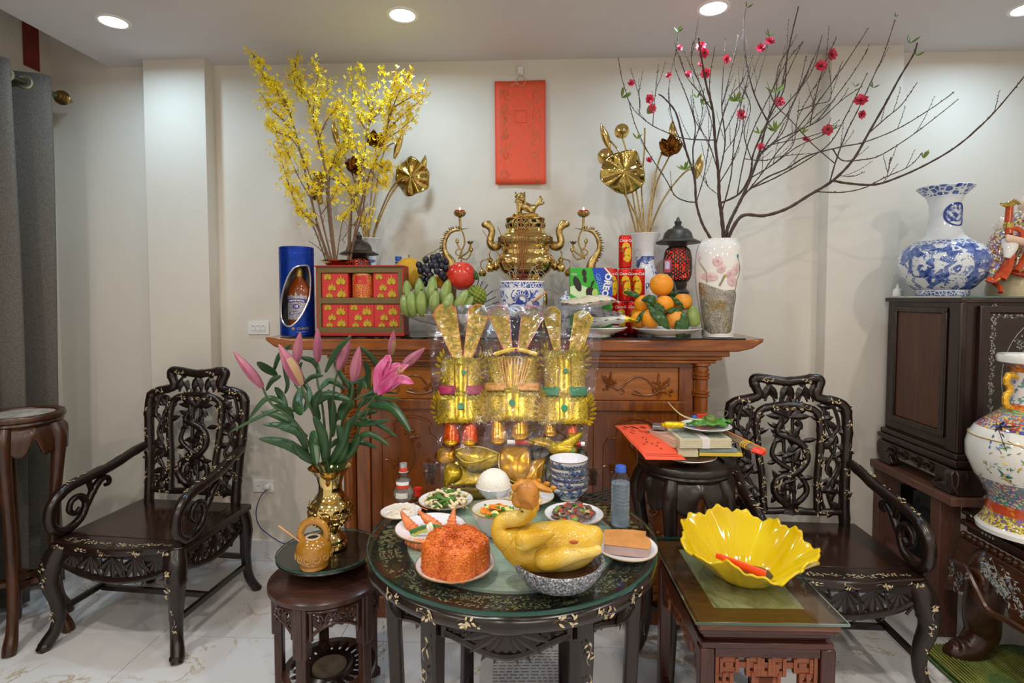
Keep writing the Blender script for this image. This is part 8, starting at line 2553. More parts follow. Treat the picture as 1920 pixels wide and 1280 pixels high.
for k in range(26):
 x, y, a, L = q.uniform(80, 1180), q.uniform(30, 1150), q.uniform(0, 3.14), q.uniform(40, 130)
 CREASE.append((x, y, x + L * math.cos(a), y + L * math.sin(a), q.uniform(.004, .008), q.uniform(9, 22)))
def film(o0, bulge, seed):
 ph = [random.Random(seed).uniform(0, 6) for _ in range(6)]
 def f(u, v):
  y = 571 + v * 340
  x = lerp_at(Lx, y) + (lerp_at(Rx, y) - lerp_at(Lx, y)) * u
  e = math.sin(PI * u) ** .6
  w = .004 * math.sin(u * 17 + v * 9 + ph[0]) + .003 * math.sin(u * 31 - v * 13 + ph[1]) + .003 * math.sin(v * 23 + u * 6 + ph[2]) + .0022 * math.sin(u * 53 + v * 31 + ph[3])
  q = V((u * 5 + seed, v * 6, seed * 3.1))
  w += .016 * (.5 - abs(mnoise.noise(q))) * e + .010 * (.4 - abs(mnoise.noise(q * 2.3 + V((v * 3, u * 2, 0))))) * e
  if o0 > 0:
   cx_, cy_ = (x - 780) * 3.556, (y - 560) * 3.556
   for x0, y0, x1, y1, h_, sg in CREASE:
    if min(x0, x1) - 14 < cx_ < max(x0, x1) + 14 and min(y0, y1) - 14 < cy_ < max(y0, y1) + 14:
     dx, dy = x1 - x0, y1 - y0
     t_ = max(0, min(1, ((cx_ - x0) * dx + (cy_ - y0) * dy) / (dx * dx + dy * dy)))
     dd = (cx_ - x0 - dx * t_) ** 2 + (cy_ - y0 - dy * t_) ** 2
     w += h_ * math.exp(-dd / sg) * (1 - (2 * t_ - 1) ** 4)
  return BP(x, y, o0 + bulge * e * (math.sin(PI * min(1, v * .9 + .06)) ** .5) + w * 1.3) - V(BO)
 return f
MB().grid(film(.012, .084, 1), 240, 220).build('front_film', m_film, bag)
MB().grid(film(-.004, -.010, 2), 40, 40).build('back_film', m_film, bag)
m_hem = glass('bag_hem', '#d6d4d6', 1.0, 1.45, .5, 40, .15, .10)
MB().grid(lambda u, v: BP(797 + u * 331, 571 + v * (16 + 6 * math.sin(u * 3)) + 1.5 * math.sin(u * 11), .016 + .02 * math.sin(PI * u) + .003 * math.sin(u * 40)) - V(BO), 60, 3).build('hem', m_hem, bag)
for cx, cy_, s_, k0 in ((806, 888, 20, 2), (1112, 894, 16, 9)):
 q = random.Random(k0)
 m = MB()
 for k in range(7):
  a0 = q.uniform(-1, 1)
  m.grid(lambda u, v: BP(cx + (u - .5) * s_ * (1.2 - v) + a0 * 6, cy_ - s_ + v * s_ * 2, .02 + .012 * math.sin(u * 9 + k) + .008 * math.sin(v * 11 + k * 2)) - V(BO), 6, 8)
 m.build('gathered_corner', m_film, bag)
t = NT('gold_foil_paper')
f = t.noise(30, 4, None, .6, 1)
m_gfoil = t.bsdf(t.ramp(f, [(.3, '#8f7412'), (.5, '#b89a1e'), (.72, '#d8bd40')]), .26, .55, f, .4, .004)
t = NT('gold_filigree_paper')
f = t.math('ABSOLUTE', t.math('SUBTRACT', t.noise(75, 4, None, .5, 2.5), .5))
m_gfil = t.bsdf(t.ramp(f, [(.008, '#5a460f'), (.03, '#a98e24'), (.08, '#c4a62c'), (.12, '#e0c44e')]), .3, .5)
m_gold2 = mat('orange_gold_foil', [206, 150, 26], .22, .6, var=.25, scale=14, bump=.4, bscale=20, bdist=.006)
m_gdot = mat('green_disc', [14, 128, 84], .4, var=.1)
m_obead = mat('orange_bead', [226, 128, 64], .4)
m_pbead = mat('pink_bead', [226, 136, 170], .4)
m_ybead = mat('gold_bead', [206, 180, 62], .4)
m_mag = mat('magenta_paper', [168, 36, 84], .4)
m_grn = mat('green_paper', [22, 126, 78], .4)
m_oran = mat('orange_tissue', [232, 170, 90], .4, .2, var=.15, scale=40)
t = NT('wing_foil')
f = t.noise(26, 5, None, .6, 1.6)
m_wing = t.bsdf(t.ramp(f, [(.32, '#7d6a16'), (.47, '#b3972a'), (.58, '#c9a24e'), (.7, '#dcae82')]), .25, .4, f, .6, .006)
def paddle(th, tip, base, w, mt, bead, off):
 """long rounded hat wing: foil panel, and a beaded cord all round it"""
 a, b = V((tip[0], tip[1], 0)), V((base[0], base[1], 0))
 d = (b - a).normalized()
 e = V((-d.y, d.x, 0))
 L = (b - a).length
 out = []
 for k in range(13):
  t_ = PI * k / 12
  out.append(a + d * (w / 2 - w / 2 * math.sin(t_)) + e * (w / 2 * math.cos(t_)))
 out = [b + e * w * .17] + out + [b - e * w * .17]
 n = len(out)
 P = [BP(*c8(p.x, p.y), off) - V(th.location) for p in out]
 m = MB()
 m.add([p + BN * .002 for p in P] + [p - BN * .002 for p in P], [tuple(range(n)), tuple(range(n, 2 * n))[::-1]] + [(i, n + i, n + (i + 1) % n, (i + 1) % n) for i in range(n)])
 m.build('wing', mt, th)
 m = MB()
 S_ = spline([tuple(p) for p in P], 4)
 q, acc = V(S_[0]), 0
 m.tube(S_, .0022, 5)
 for s_ in S_:
  if (V(s_) - q).length > .0055:
   q = V(s_)
   m.ball(q + BN * .001, .0038, 7, 5)
 stuff(m.build('bead_trim', bead, th))
 m = MB()
 for k in range(5):
  c = a.lerp(b, .12 + .15 * k)
  for j in range(4):
   m.blade(BP(*c8(c.x, c.y), off + .003) - V(th.location), (BP(*c8(c.x + math.cos(j * 1.6 + k), c.y + math.sin(j * 1.6 + k)), off) - BP(*c8(c.x, c.y), off)), BN, .016, .007, .2)
 stuff(m.build('wing_print', mat('olive_print', [150, 130, 40], .4), th))
def patch(th, name, x0, x1, y0, y1, off, bul, mt, n=16, edge=0, seed=0):
 m = MB()
 def f(u, v):
  x = x0 + (x1 - x0) * u
  e_ = edge * (abs((u * 9 + seed) % 1 - .5) * 2) * (1 if v > .5 else -1) if v in (0, 1) else 0
  return BP(*c8(x, y0 + (y1 - y0) * v + e_), off + bul * math.sin(PI * min(1, max(0, u))) ** .7) - V(th.location)
 m.grid(f, n * 2, 6)
 return m.build(name, mt, th, solid=.0015)
def disc_(th, x, y, r, off, mt, name='disc'):
 c = BP(*c8(x, y), off) - V(th.location)
 a, b = frame(BN)
 m = MB()
 P = [c + (a * math.cos(k * PI / 12) + b * math.sin(k * PI / 12)) * r for k in range(24)]
 m.add([p + BN * .0025 for p in P] + P, [tuple(range(24))] + [(i, 24 + i, 24 + (i + 1) % 24, (i + 1) % 24) for i in range(24)])
 return m.build(name, mt, th)
def scrolls(th, cx, cy_, sx, off, n=9, name='foil_flames'):
 m = MB()
 for k in range(n):
  a = -1.3 + 2.6 * k / (n - 1)
  x, y = cx + sx * 22 * math.cos(a), cy_ + 75 * math.sin(a)
  p = BP(*c8(x, y), off) - V(th.location)
  q = BP(*c8(x + sx * 20 * math.cos(a) + 6, y + 24 * math.sin(a) - 8), off + .006) - V(th.location)
  m.blade(p, q - p, BN, .034, .013, .3, .3, 2)
 stuff(m.build(name, m_gfoil, th))
def hat(label, cx, wings, bead, band, band_m, ytop, yband, ybrim, w, dot2=None):
 O_ = BP(*c8(cx, ybrim[1]), .02)
 th = thing('paper_hat', label, 'hat', tuple(O_), 0, 'gold paper hats in the clear bag')
 for tip, base, ww in wings:
  paddle(th, tip, base, ww, m_wing, bead, .030)
 patch(th, 'crown', cx - w * .42, cx + w * .42, ytop, yband[1], .022, .035, m_gfil, 12, 14)
 patch(th, 'crown_front', cx - w * .14, cx + w * .14, ytop + 10, yband[1], .056, .008, m_gfoil, 8, 16)
 patch(th, 'band', cx - w * .46, cx + w * .46, yband[0], yband[1], .026, .036, band_m, 12)
 patch(th, 'brim', cx - w * .5, cx + w * .5, ybrim[0], ybrim[1], .026, .046, m_gfil, 14, 12, .3)
 patch(th, 'brim_front', cx - w * .13, cx + w * .13, ybrim[0] - 28, ybrim[1], .068, .006, m_gfoil, 8, 10)
 disc_(th, cx, ybrim[0] + 66, .0130, .078, m_gdot, 'green_disc')
 if dot2:
  disc_(th, *dot2, .0095, .072, m_gdot, 'green_disc')
 for sx in (-1, 1):
  scrolls(th, cx + sx * w * .44, (ybrim[0] + ybrim[1]) / 2, sx, .035)
  scrolls(th, cx + sx * w * .34, ytop + 60, sx, .04, 7)
 return th
h1 = hat('gold paper hat with orange beaded wings, left in the clear bag', 300, [((175, 38), (290, 430), 150), ((430, 42), (335, 430), 132)], m_obead, 0, m_mag, 400, (580, 640), (650, 822), 330, (318, 492))
h2 = hat('gold paper hat with pink beaded wings and yellow fringe, middle of the clear bag', 640, [((538, 48), (618, 350), 135), ((795, 52), (700, 350), 140)], m_pbead, 0, m_oran, 390, (560, 612), (628, 808), 400)
h3 = hat('gold paper hat with gold beaded wings and green band, right in the clear bag', 990, [((900, 58), (940, 340), 110), ((1125, 85), (1015, 560), 120)], m_ybead, 0, m_grn, 350, (588, 650), (662, 830), 330, (1000, 480))
m = MB()
for k in range(26):
 x = 530 + k * 10.6
 c = BP(*c8(x, 368 - 30 * math.sin(PI * k / 25)), .060 + .012 * math.sin(PI * k / 25)) - V(h2.location)
 m.ball(c, (.0085, .0085, .0085), 7, 5)
stuff(m.build('yellow_fringe', mat('yellow_pompom', [246, 206, 60], .6), h2))
disc_(h2, 667, 342, .006, .082, m_mag, 'red_rosette')
disc_(h3, 988, 325, .006, .060, m_mag, 'red_rosette')
m = MB()
for k in range(11):
 x = 545 + k * 23
 a, b = BP(*c8(x, 395), .066) - V(h2.location), BP(*c8(x * .55 + 640 * .45, 575), .068) - V(h2.location)
 m.tube([a, b], .0022, 5)
stuff(m.build('pleats', m_oran, h2))
for i, (x0, x1, y0, y1, mt, nm) in enumerate(((185, 290, 828, 968, 'r', 'leftmost shiny red orange paper boot in the clear bag'), (308, 412, 828, 968, 'r', 'second shiny red orange paper boot in the clear bag'), (495, 600, 800, 960, 'g', 'left shiny gold paper boot under the middle hat'), (638, 750, 800, 930, 'g', 'right shiny gold paper boot under the middle hat'), (850, 935, 838, 912, 'g', 'left gold paper boot under the green banded hat'), (1000, 1075, 838, 912, 'r', 'red and gold paper boot under the green banded hat'))):
 O_ = BP(*c8((x0 + x1) / 2, y1), .03)
 th = thing('paper_boot', nm, 'boot', tuple(O_), 0, 'paper boots in the clear bag')
 t_ = BP(*c8((x0 + x1) / 2, y0), .03) - O_
 r_ = (BP(*c8(x1, y1), .03) - BP(*c8(x0, y1), .03)).length / 2
 ax, bx2 = frame(t_)
 m = MB()
 m.grid(lambda u, v: t_ * v + (ax * math.cos(2 * PI * u) + bx2 * math.sin(2 * PI * u)) * r_ * (1.0 + .06 * math.sin(v * 4 + 1)) * (1 + .03 * math.sin(u * 40 + v * 25)), 28, 10, True)
 m.build('shaft', mat('red_orange_foil', [222, 84, 16], .2, .5, var=.35, scale=40, bump=.5, bscale=50, bdist=.005) if mt == 'r' else m_gold2, th)
 m = MB()
 m.grid(lambda u, v: t_ * (.92 + .08 * v) + (ax * math.cos(2 * PI * u) + bx2 * math.sin(2 * PI * u)) * r_ * 1.1, 24, 1, True)
 m.build('cuff', m_gfoil, th)
 MB().ball(t_ * .04 + BN * r_ * .5, (r_ * .9, r_ * 1.2, r_ * .45), 14, 8).build('toe', m_gold2, th)
a, b = BP(*c8(610, 955), .05), BP(*c8(1125, 968), .05)
rl = thing('paper_roll', 'red and white striped paper roll lying low in the clear bag', 'roll', tuple(a))
d = b - a
for nm, u0, u1, r_, mt in (('white_end', 0, .1, .0085, m_wht), ('red_band', .1, .27, .0083, mat('roll_red', [196, 50, 44], .4)), ('gold_band', .27, .9, .0081, m_gfoil), ('red_band', .9, .95, .0083, mat('roll_red', [196, 50, 44], .4)), ('white_end', .95, 1, .0085, m_wht)):
 MB().tube([d * u0, d * u1], r_, 16).build(nm, mt, rl)
O_ = BP(*c8(930, 1000), .06)
cp = thing('paper_carp', 'gold foil paper carp with raised tail fin at right of the clear bag', 'paper fish', tuple(O_))
q = [(760, 940), (830, 920), (900, 935), (960, 975), (1000, 980), (1010, 930), (1060, 900), (1112, 892), (1090, 940), (1050, 985), (1075, 1010), (1040, 1050), (960, 1055), (900, 1030), (850, 975), (800, 965)]
cc = V((930, 985, 0))
m = MB()
n = len(q)
ps = spline([(x, y, 0) for x, y in q], 3, True)
n = len(ps)
m.grid(lambda u, v: BP(*c8(cc.x + (ps[round(u * n) % n][0] - cc.x) * v, cc.y + (ps[round(u * n) % n][1] - cc.y) * v), .062 + .016 * (1 - v ** 2)) - O_, n, 6, True)
m.build('body', m_gfoil, cp, solid=.002)
m = MB()
for k in range(5):
 m.blade(BP(*c8(800 + k * 14, 948 + k * 4), .074) - O_, BP(*c8(790 + k * 14, 985), .07) - BP(*c8(800 + k * 14, 948), .07), BN, .014, .006, .2)
m.build('fins', m_gold2, cp)
MB().grid(lambda u, v: BP(*c8(1020 + u * 16 + (1 - v) * 18, 1000 + v * 60), .082) - O_, 2, 4).build('green_ribbon', m_grn, cp)
def gsheet(label, pts, off, bul, mt, name='gold_paper'):
 cx = sum(p[0] for p in pts) / len(pts)
 cy_ = sum(p[1] for p in pts) / len(pts)
 O_ = BP(*c8(cx, cy_), off)
 o = thing(name, label, 'paper', tuple(O_))
 ps = spline([(x, y, 0) for x, y in pts], 4, True)
 n = len(ps)
 m = MB()
 m.grid(lambda u, v: BP(*c8(cx + (ps[round(u * n) % n][0] - cx) * v, cy_ + (ps[round(u * n) % n][1] - cy_) * v), off + bul * (1 - v ** 2)) - O_, n, 6, True)
 m.build('sheet', mt, o, solid=.0018)
 return o, O_
gsheet('flat gold paper sheet lowest at the left of the clear bag', [(190, 1085), (240, 1075), (420, 1080), (640, 1090), (850, 1080), (850, 1180), (800, 1235), (520, 1240), (300, 1245), (190, 1250), (188, 1160)], .012, .004, m_gfoil)
o, O_ = gsheet('big gold foil paper ingot with curved edges at bottom left of the clear bag', [(262, 1010), (340, 985), (440, 990), (550, 1030), (548, 1090), (480, 1140), (380, 1150), (300, 1110), (268, 1060)], .040, .016, m_gfoil, 'gold_ingot')
m = MB()
m.tube(spline([tuple(BP(*c8(x, y), .048 + .012 * k) - O_) for k, (x, y) in enumerate(((268, 1040), (330, 1090), (430, 1080)))] + [tuple(BP(*c8(540, 1040), .046) - O_)], 6), .003, 6)
m.tube(spline([tuple(BP(*c8(x, y), .046) - O_) for x, y in ((262, 1010), (340, 985), (440, 990), (550, 1030))], 6), .0028, 6)
m.build('folded_edge', m_ybead, o)
o, O_ = gsheet('orange gold paper ingot at the bottom centre of the clear bag behind the chicken', [(560, 1010), (640, 985), (740, 990), (765, 1060), (760, 1160), (700, 1230), (620, 1200), (560, 1130)], .040, .014, m_gold2, 'gold_ingot')
MB().tube(spline([tuple(BP(*c8(x, y), .044) - O_) for x, y in ((556, 1030), (556, 1130), (620, 1205), (700, 1232))], 6), .0028, 6).build('folded_edge', m_ybead, o)
gsheet('gold foil paper fold at the bottom right of the clear bag', [(770, 1085), (860, 1060), (850, 1130), (820, 1240), (700, 1240), (740, 1160)], .034, .014, m_gold2)
gsheet('small orange edged gold block at the left side of the clear bag', [(150, 1000), (250, 985), (258, 1085), (155, 1092)], .020, .012, m_gold2, 'gold_block')
gsheet('rounded gold paper lobe lowest at left of the clear bag', [(192, 1120), (250, 1095), (300, 1130), (295, 1190), (230, 1235), (192, 1240)], .026, .016, m_gfoil, 'gold_ingot')
gsheet('dark green and black paper packet at bottom right of the clear bag', [(770, 990), (880, 985), (895, 1040), (1120, 1000), (1130, 1100), (1010, 1210), (880, 1240), (850, 1120), (775, 1080)], .010, .004, mat('dark_green_paper', [44, 52, 30], .3, .2, var=.3, scale=12), 'paper_packet')
# ================================================================ OFFERINGS ON THE TALL STAND
SZ2 = .84
OY2 = 2.21
op_ = thing('offering_plate', 'white plate under the stack of banknotes on the black round stand', 'plate', (.60, OY2 - .02, SZ2))
MB().lathe([(0, 0), (.055, 0), (.057, .005), (.09, .012), (.115, .022), (.113, .024), (.085, .015), (0, .006)], 48).build('body', m_por, op_)
c3 = lambda x, y: (1100 + x / 4.922, 640 + y / 4.922)
def slab(name, label, cat, q0, q1, yf, yb_, h, mt, rz=0):
 """box whose front lower edge runs between two pixels at depth yf"""
 a, b = PY(*c3(*q0), yf), PY(*c3(*q1), yf)
 o = thing(name, label, cat, ((a.x + b.x) / 2, yf, (a.z + b.z) / 2), rz)
 w = b.x - a.x
 return o, w, yb_ - yf
m_note = mat('banknote_paper', [208, 200, 172], .7, var=.06, scale=60)
m_noteg = mat('banknote_print', [150, 160, 146], .7, var=.35, scale=120)
o, w, d = slab('paper_bundle', 'yellow and grey paper bundle under the banknotes on the stand', 'bundle', (1040, 1062), (1440, 1062), 2.09, 2.29, .03, m_note)
MB().bx(-w / 2, w / 2, 0, d, 0, .013).build('yellow_paper', mat('votive_yellow', [206, 180, 60], .6, var=.1), o, bevel=.002)
MB().bx(-w / 2, w / 2 - .02, .002, d, .0133, .029).build('grey_paper', mat('votive_grey', [126, 138, 136], .6, var=.2, scale=30), o, bevel=.002)
o, w, d = slab('banknote_bundle', 'lower bundle of banknotes beside the yellow paper on the stand', 'bundle', (845, 1062), (1030, 1062), 2.09, 2.27, .03, m_note)
for k in range(6):
 MB().bx(-w / 2 + .001 * (k % 2), w / 2 - .001 * (k % 3), 0, d, k * .005, k * .005 + .0044).build('notes', m_note, o)
o, w, d = slab('banknote_bundle', 'top strapped bundle of banknotes with printed face on the stand', 'bundle', (855, 985), (1345, 985), 2.085, 2.27, .035, m_note, R(3))
for k in range(8):
 MB().bx(-w / 2 + .0012 * (k % 2), w / 2 - .0012 * (k % 3), .001 * (k % 2), d, k * .0044, k * .0044 + .0040).build('notes', m_note, o)
MB().bx(-w / 2 + .012, w / 2 - .012, .012, d - .012, .035, .0354).build('printed_face', m_noteg, o)
MB().lathe([(0, .0355), (.022, .0355)], 24, (.02, d * .4, 0), lambda a, r, z: (r * (1 if abs(math.cos(a)) < .7 else .8), z)).build('portrait', mat('note_portrait', [110, 110, 100], .7, var=.3, scale=80), o)
MB().bx(-.014, .016, -.0012, d + .001, -.0008, .0362).build('strap', mat('strap_white', [226, 220, 220], .6), o)
text('100', .018, mat('note_ink', [90, 100, 92], .7), o, (w / 2 - .035, .022, .0358), (R(-90), 0, 0), .0002)
o, w, d = slab('banknote_bundle', 'tilted bundle of pink and white banknotes left of the top bundle', 'bundle', (800, 975), (860, 985), 2.12, 2.30, .04, m_note, R(24))
for k in range(7):
 MB().bx(-.012, .05, 0, d, k * .0046, k * .0046 + .0042).build('notes', m_note if k % 3 else mat('note_pink', [214, 170, 150], .7), o)
o, w, d = slab('silver_packet', 'small silver wrapped packet behind the red sheet on the stand', 'packet', (605, 800), (725, 830), 2.24, 2.30, .02, m_foils, R(-14))
MB().bx(-w / 2, w / 2, 0, d, 0, .016).build('wrapper', m_foils, o, bevel=.003)
t = NT('red_sheet')
m_rs = t.bsdf(t.ramp(t.noise(8, 3), [(.3, '#ee5634'), (.7, '#f5633e')]), .6)
cor = [PY(*c3(250, 775), 2.32), PY(*c3(560, 768), 2.33), PY(*c3(920, 1085), 2.06), PY(*c3(545, 1092), 2.05)]
rs_ = thing('red_printed_sheet', 'orange red printed paper sheet sloping off the black stand', 'paper', tuple(cor[3]))
RS = lambda u, v, o_=0: (cor[0].lerp(cor[1], u)).lerp(cor[3].lerp(cor[2], u), v) + V((0, -.5, .85)) * (.010 * math.sin(PI * v) * (1 - .3 * u) + .004 * math.sin(v * 9 + u * 2) + o_) - cor[3]
MB().grid(lambda u, v: RS(u, v), 12, 20).build('sheet', m_rs, rs_, solid=.001)
m = MB()
for v_, n_ in ((.88, 26), (.92, 26)):
 for k in range(n_):
  m.tube([RS(.08 + .84 * k / n_, v_, .0012), RS(.08 + .84 * (k + .6) / n_, v_ + .012, .0012)], .0007, 4)
for u_ in (.05, .95):
 m.tube([RS(u_, .3 + .03 * k, .0012) for k in range(20)], .0006, 4)
q = random.Random(4)
for k in range(16):
 u0, v0 = q.uniform(.12, .88), q.uniform(.08, .3)
 m.tube(spline([tuple(RS(u0 + .05 * math.cos(w * 1.3 + k), v0 + .03 * math.sin(w * 1.7 + k), .0012)) for w in range(6)], 3), .0007, 4)
for u0, v0 in ((.45, .42), (.48, .48), (.42, .56), (.5, .62), (.56, .69), (.60, .76), (.3, .62), (.68, .60)):
 for j in range(5):
  a = q.uniform(0, 3)
  m.tube([RS(u0 + .035 * math.cos(a), v0 + .02 * math.sin(a), .0012), RS(u0 - .03 * math.cos(a + j * .2), v0 - .02 * math.sin(a), .0012)], .0008, 4)
stuff(m.build('brush_characters', mat('dark_red_ink', [120, 26, 18], .6), rs_))
o, w, d = slab('gold_sweet', 'gold foil wrapped sweet on top of the banknotes', 'sweet', (715, 810), (900, 806), 2.16, 2.2, .03, m_gfoil)
m = MB()
m.tube(spline([(-w / 2 - .006, .015, .012, .012), (-w / 2 + .004, .015, .012, .006), (-w / 2 + .01, .015, .013, .013), (0, .015, .013, .0135), (w / 2 - .008, .015, .013, .013), (w / 2, .015, .012, .010)], 5), 0, 14)
m.build('foil', mat('shiny_yellow_foil', [240, 206, 40], .22, .5, var=.2, scale=60, bump=.6, bscale=80, bdist=.004), o)
pc = PY(*c3(1095, 790), 2.20)
bp2 = thing('betel_plate', 'small white plate with green betel leaf on top of the banknotes', 'plate', (pc.x, pc.y, pc.z - .012))
MB().lathe([(0, 0), (.04, 0), (.045, .003), (.08, .012), (.100, .020), (.098, .022), (.075, .014), (0, .005)], 48).build('body', m_por, bp2)
bl = thing('betel_leaf', 'green betel leaves spread on the small white plate', 'leaf', (pc.x, pc.y, pc.z + .002))
for k, (b, t_, w) in enumerate((((-.075, .0, .012), (.085, -.015, .012), .085), ((.07, .04, .016), (-.06, -.03, .014), .07), ((.03, .04, .014), (.115, .02, .016), .05))):
 leaf_between(bl, V(bl.location) + V(b), V(bl.location) + V(t_), w, (0, .05, 1), 'leaf', mat('betel_green', [70, 130, 28], .3, var=.2, scale=20))
an = thing('areca_nut', 'green areca nut lying on the betel leaf', 'nut', (pc.x + .015, pc.y - .01, pc.z + .03))
MB().lathe([(0, -.02), (.015, -.017), (.024, -.005), (.025, .006), (.018, .018), (.006, .024), (0, .025)], 22).build('husk', mat('areca_green', [92, 116, 44], .3, var=.2, scale=30), an)
MB().tube(spline([(-.02, .0, .0), (-.07, .0, .004), (-.12, .0, .025), (-.165, .0, .07)], 6), [.005 - .0035 * k / 18 for k in range(19)], 7).build('stalk', mat('areca_stalk', [196, 190, 140], .5), an)
MB().tube(spline([(.01, .02, .012), (.04, .03, .035), (.075, .02, .03), (.06, .01, .012), (.03, .012, .016)], 5), .0014, 6).build('tendril', mat('areca_tendril', [90, 84, 70], .5), an)
rc2 = thing('red_blue_packet', 'tiny red and blue packet behind the areca nut', 'packet', tuple(PY(*c3(1045, 690), 2.29)))
MB().bx(-.01, .03, 0, .02, -.012, .008).build('wrapper', mat('packet_red', [206, 48, 40], .4), rc2, bevel=.003)
MB().bx(-.03, -.01, 0, .02, -.012, .002).build('blue_end', mat('packet_blue', [60, 100, 190], .4), rc2, bevel=.003)
a, b = PY(*c3(1250, 850), 2.22), PY(*c3(1560, 1000), 2.08)
ip_ = thing('incense_packet', 'clear and orange packet of incense sticks on the right of the stand', 'incense', tuple(a))
d = b - a
e = d.cross(V((0, 0, 1))).normalized()
for k in range(12):
 o_ = e * ((k % 6 - 2.5) * .008) + V((0, 0, .006 * (k // 6)))
 MB().tube([o_, o_ + d], .0026, 6).build('incense_stick', mat('grey_incense', [134, 116, 90], .7, var=.2), ip_)
MB().tube([e * -.034 + d * -.05, e * -.034 + d * 1.1 + V((0, 0, .0))], .006, 6).build('orange_edge', mat('orange_wrap', [236, 120, 30], .35), ip_)
for u in (.70, .76, .82):
 P = [d * u + e * .028 * math.cos(w) + V((0, 0, .004 + .012 * math.sin(w))) for w in [k * PI / 8 for k in range(16)]]
 MB().tube(P, .0016, 5, True).build('yellow_band', mat('yellow_wrap', [244, 190, 30], .35), ip_)
MB().tube([d * .98 - V((0, 0, .002)), d * 1.08, d * 1.22], [.024, .022, .012], 10, flat=.5).build('red_tip', mat('red_wrap', [232, 60, 34], .3), ip_)
MB().bx(-.03, .03, 0, .001, 0, .001)
# ================================================================ RIGHT SIDE PORCELAIN
def pxprof(cx, Y, zb, rows):
 """profile from pixel rows (half width, y) of a turned vessel at depth Y"""
 k = Y / FPX * 1.0
 u = (PY(cx, 600, Y).x - PY(cx - 100, 600, Y).x) / 100
 return [(w * u, PY(cx, y, Y).z - zb) for w, y in rows], u
BVY = 2.63
bz = 1.49
pr, u = pxprof(1766, BVY, bz, [(0, 552), (40, 552), (42, 549), (42, 541), (50, 535), (66, 515), (74, 492), (72, 475), (60, 458), (42, 448), (31, 438), (26, 422), (24, 400), (25, 380), (30, 366), (40, 356), (46, 350), (45, 348), (38, 356), (26, 372), (22, 400)])
z0 = pr[0][1]
pr = [(a, b - z0) for a, b in pr]
zz = lambda y: PY(1766, y, BVY).z - bz - z0
t = NT('blue_scene_glaze')
x_, y_, z_ = t.xyz()
n1, n2 = t.noise(17, 6, None, .66, 1.6), t.noise(7, 3)
fg = t.math('GREATER_THAN', t.math('ADD', t.math('MULTIPLY', n1, .7), t.math('MULTIPLY', n2, .4)), .535)
win_ = t.math('MULTIPLY', t.math('GREATER_THAN', z_, zz(540)), t.math('LESS_THAN', z_, zz(458)))
fg = t.math('MULTIPLY', fg, win_)
for a, b, k in ((zz(552), zz(542), 70), (zz(458), zz(449), 50), (zz(366), zz(349), 42)):
 w_ = t.math('MULTIPLY', t.math('GREATER_THAN', z_, a), t.math('LESS_THAN', z_, b))
 fg = t.math('MAXIMUM', fg, t.math('MULTIPLY', w_, t.math('GREATER_THAN', t.vor(k, None, 'DISTANCE_TO_EDGE'), .1)))
m_scene = t.bsdf(t.mix(fg, '#dfe6ec', t.ramp(t.noise(40, 4), [(.35, '#27408e'), (.7, '#7f97cf')])), .07, **{'Coat Weight': .5})
p = PY(1766, 552, BVY)
bvz = thing('blue_white_vase', 'large blue and white porcelain vase standing on the dark cabinet', 'vase', (p.x, BVY, bz))
MB().lathe(pr, 64).build('body', m_scene, bvz)
m = MB()
rz2 = u * 25
for r0, r1, mt in ((.0, 1, 0),):
 R2 = 22 * u
 m.grid(lambda uu, v: ((rz2 + .001) * math.sin(R2 * v * math.cos(2 * PI * uu) / rz2 + .25), -(rz2 + .001) * math.cos(R2 * v * math.cos(2 * PI * uu) / rz2 + .25), zz(402) + R2 * .95 * v * math.sin(2 * PI * uu)), 32, 5, True)
t = NT('medallion_glaze')
m.build('medallion', t.bsdf(t.ramp(t.noise(55, 4), [(.42, '#2b4491'), (.56, '#d4dcea')]), .08), bvz)
m = MB()
m.tube([((rz2 + .001) * math.sin(R2 * math.cos(w) / rz2 + .25), -(rz2 + .001) * math.cos(R2 * math.cos(w) / rz2 + .25), zz(402) + R2 * .95 * math.sin(w)) for w in [k * PI / 16 for k in range(32)]], .0045, 6, True)
m.build('medallion_ring', mat('cobalt_ring', [40, 66, 150], .1), bvz)
wq = thing('white_squeeze_bottle', 'small white nozzle bottle behind the blue and white vase on the cabinet', 'bottle', tuple(PY(1683, 552, 2.80))[:2] + (bz,))
MB().lathe([(0, 0), (.02, 0), (.022, .008), (.02, .03), (.008, .04), (.006, .05), (.002, .062), (0, .063)], 20).build('body', m_white, wq)
GY = 2.60
gp0 = PY(1935, 552, GY)
fg_ = thing('porcelain_figurine', 'brightly painted porcelain figure in flowered robe holding a dragon headed staff', 'figurine', (gp0.x, GY, bz))
u = GY / FPX
fx = lambda px, py, dy=0: (lambda q: (q.x - gp0.x, dy, q.z - gp0.z))(PY(px, py, GY + dy))
t = NT('flowered_robe')
v1 = t.vor(52, None, 'F1', 'Color')
m_robe = t.bsdf(t.ramp(t.vor(150, None, 'F1', 'Color'), [(.1, '#8a3a1e'), (.3, '#c9a24a'), (.45, '#7a6ab0'), (.6, '#d8c8b0'), (.75, '#5f8f7a'), (.9, '#c05030')], 'CONSTANT'), .12, **{'Coat Weight': .4})
m_ored = mat('robe_red', [190, 74, 36], .15, var=.25, scale=60)
m_cream = mat('figure_cream', [222, 210, 170], .12, var=.06)
m_ygl = mat('robe_yellow', [216, 196, 50], .15, var=.1)
m_skin = mat('porcelain_skin', [226, 196, 170], .2, var=.04)
wv = lambda a, r, z: (r * (1 + .05 * math.sin(6 * a) + .02 * math.sin(11 * a)), z)
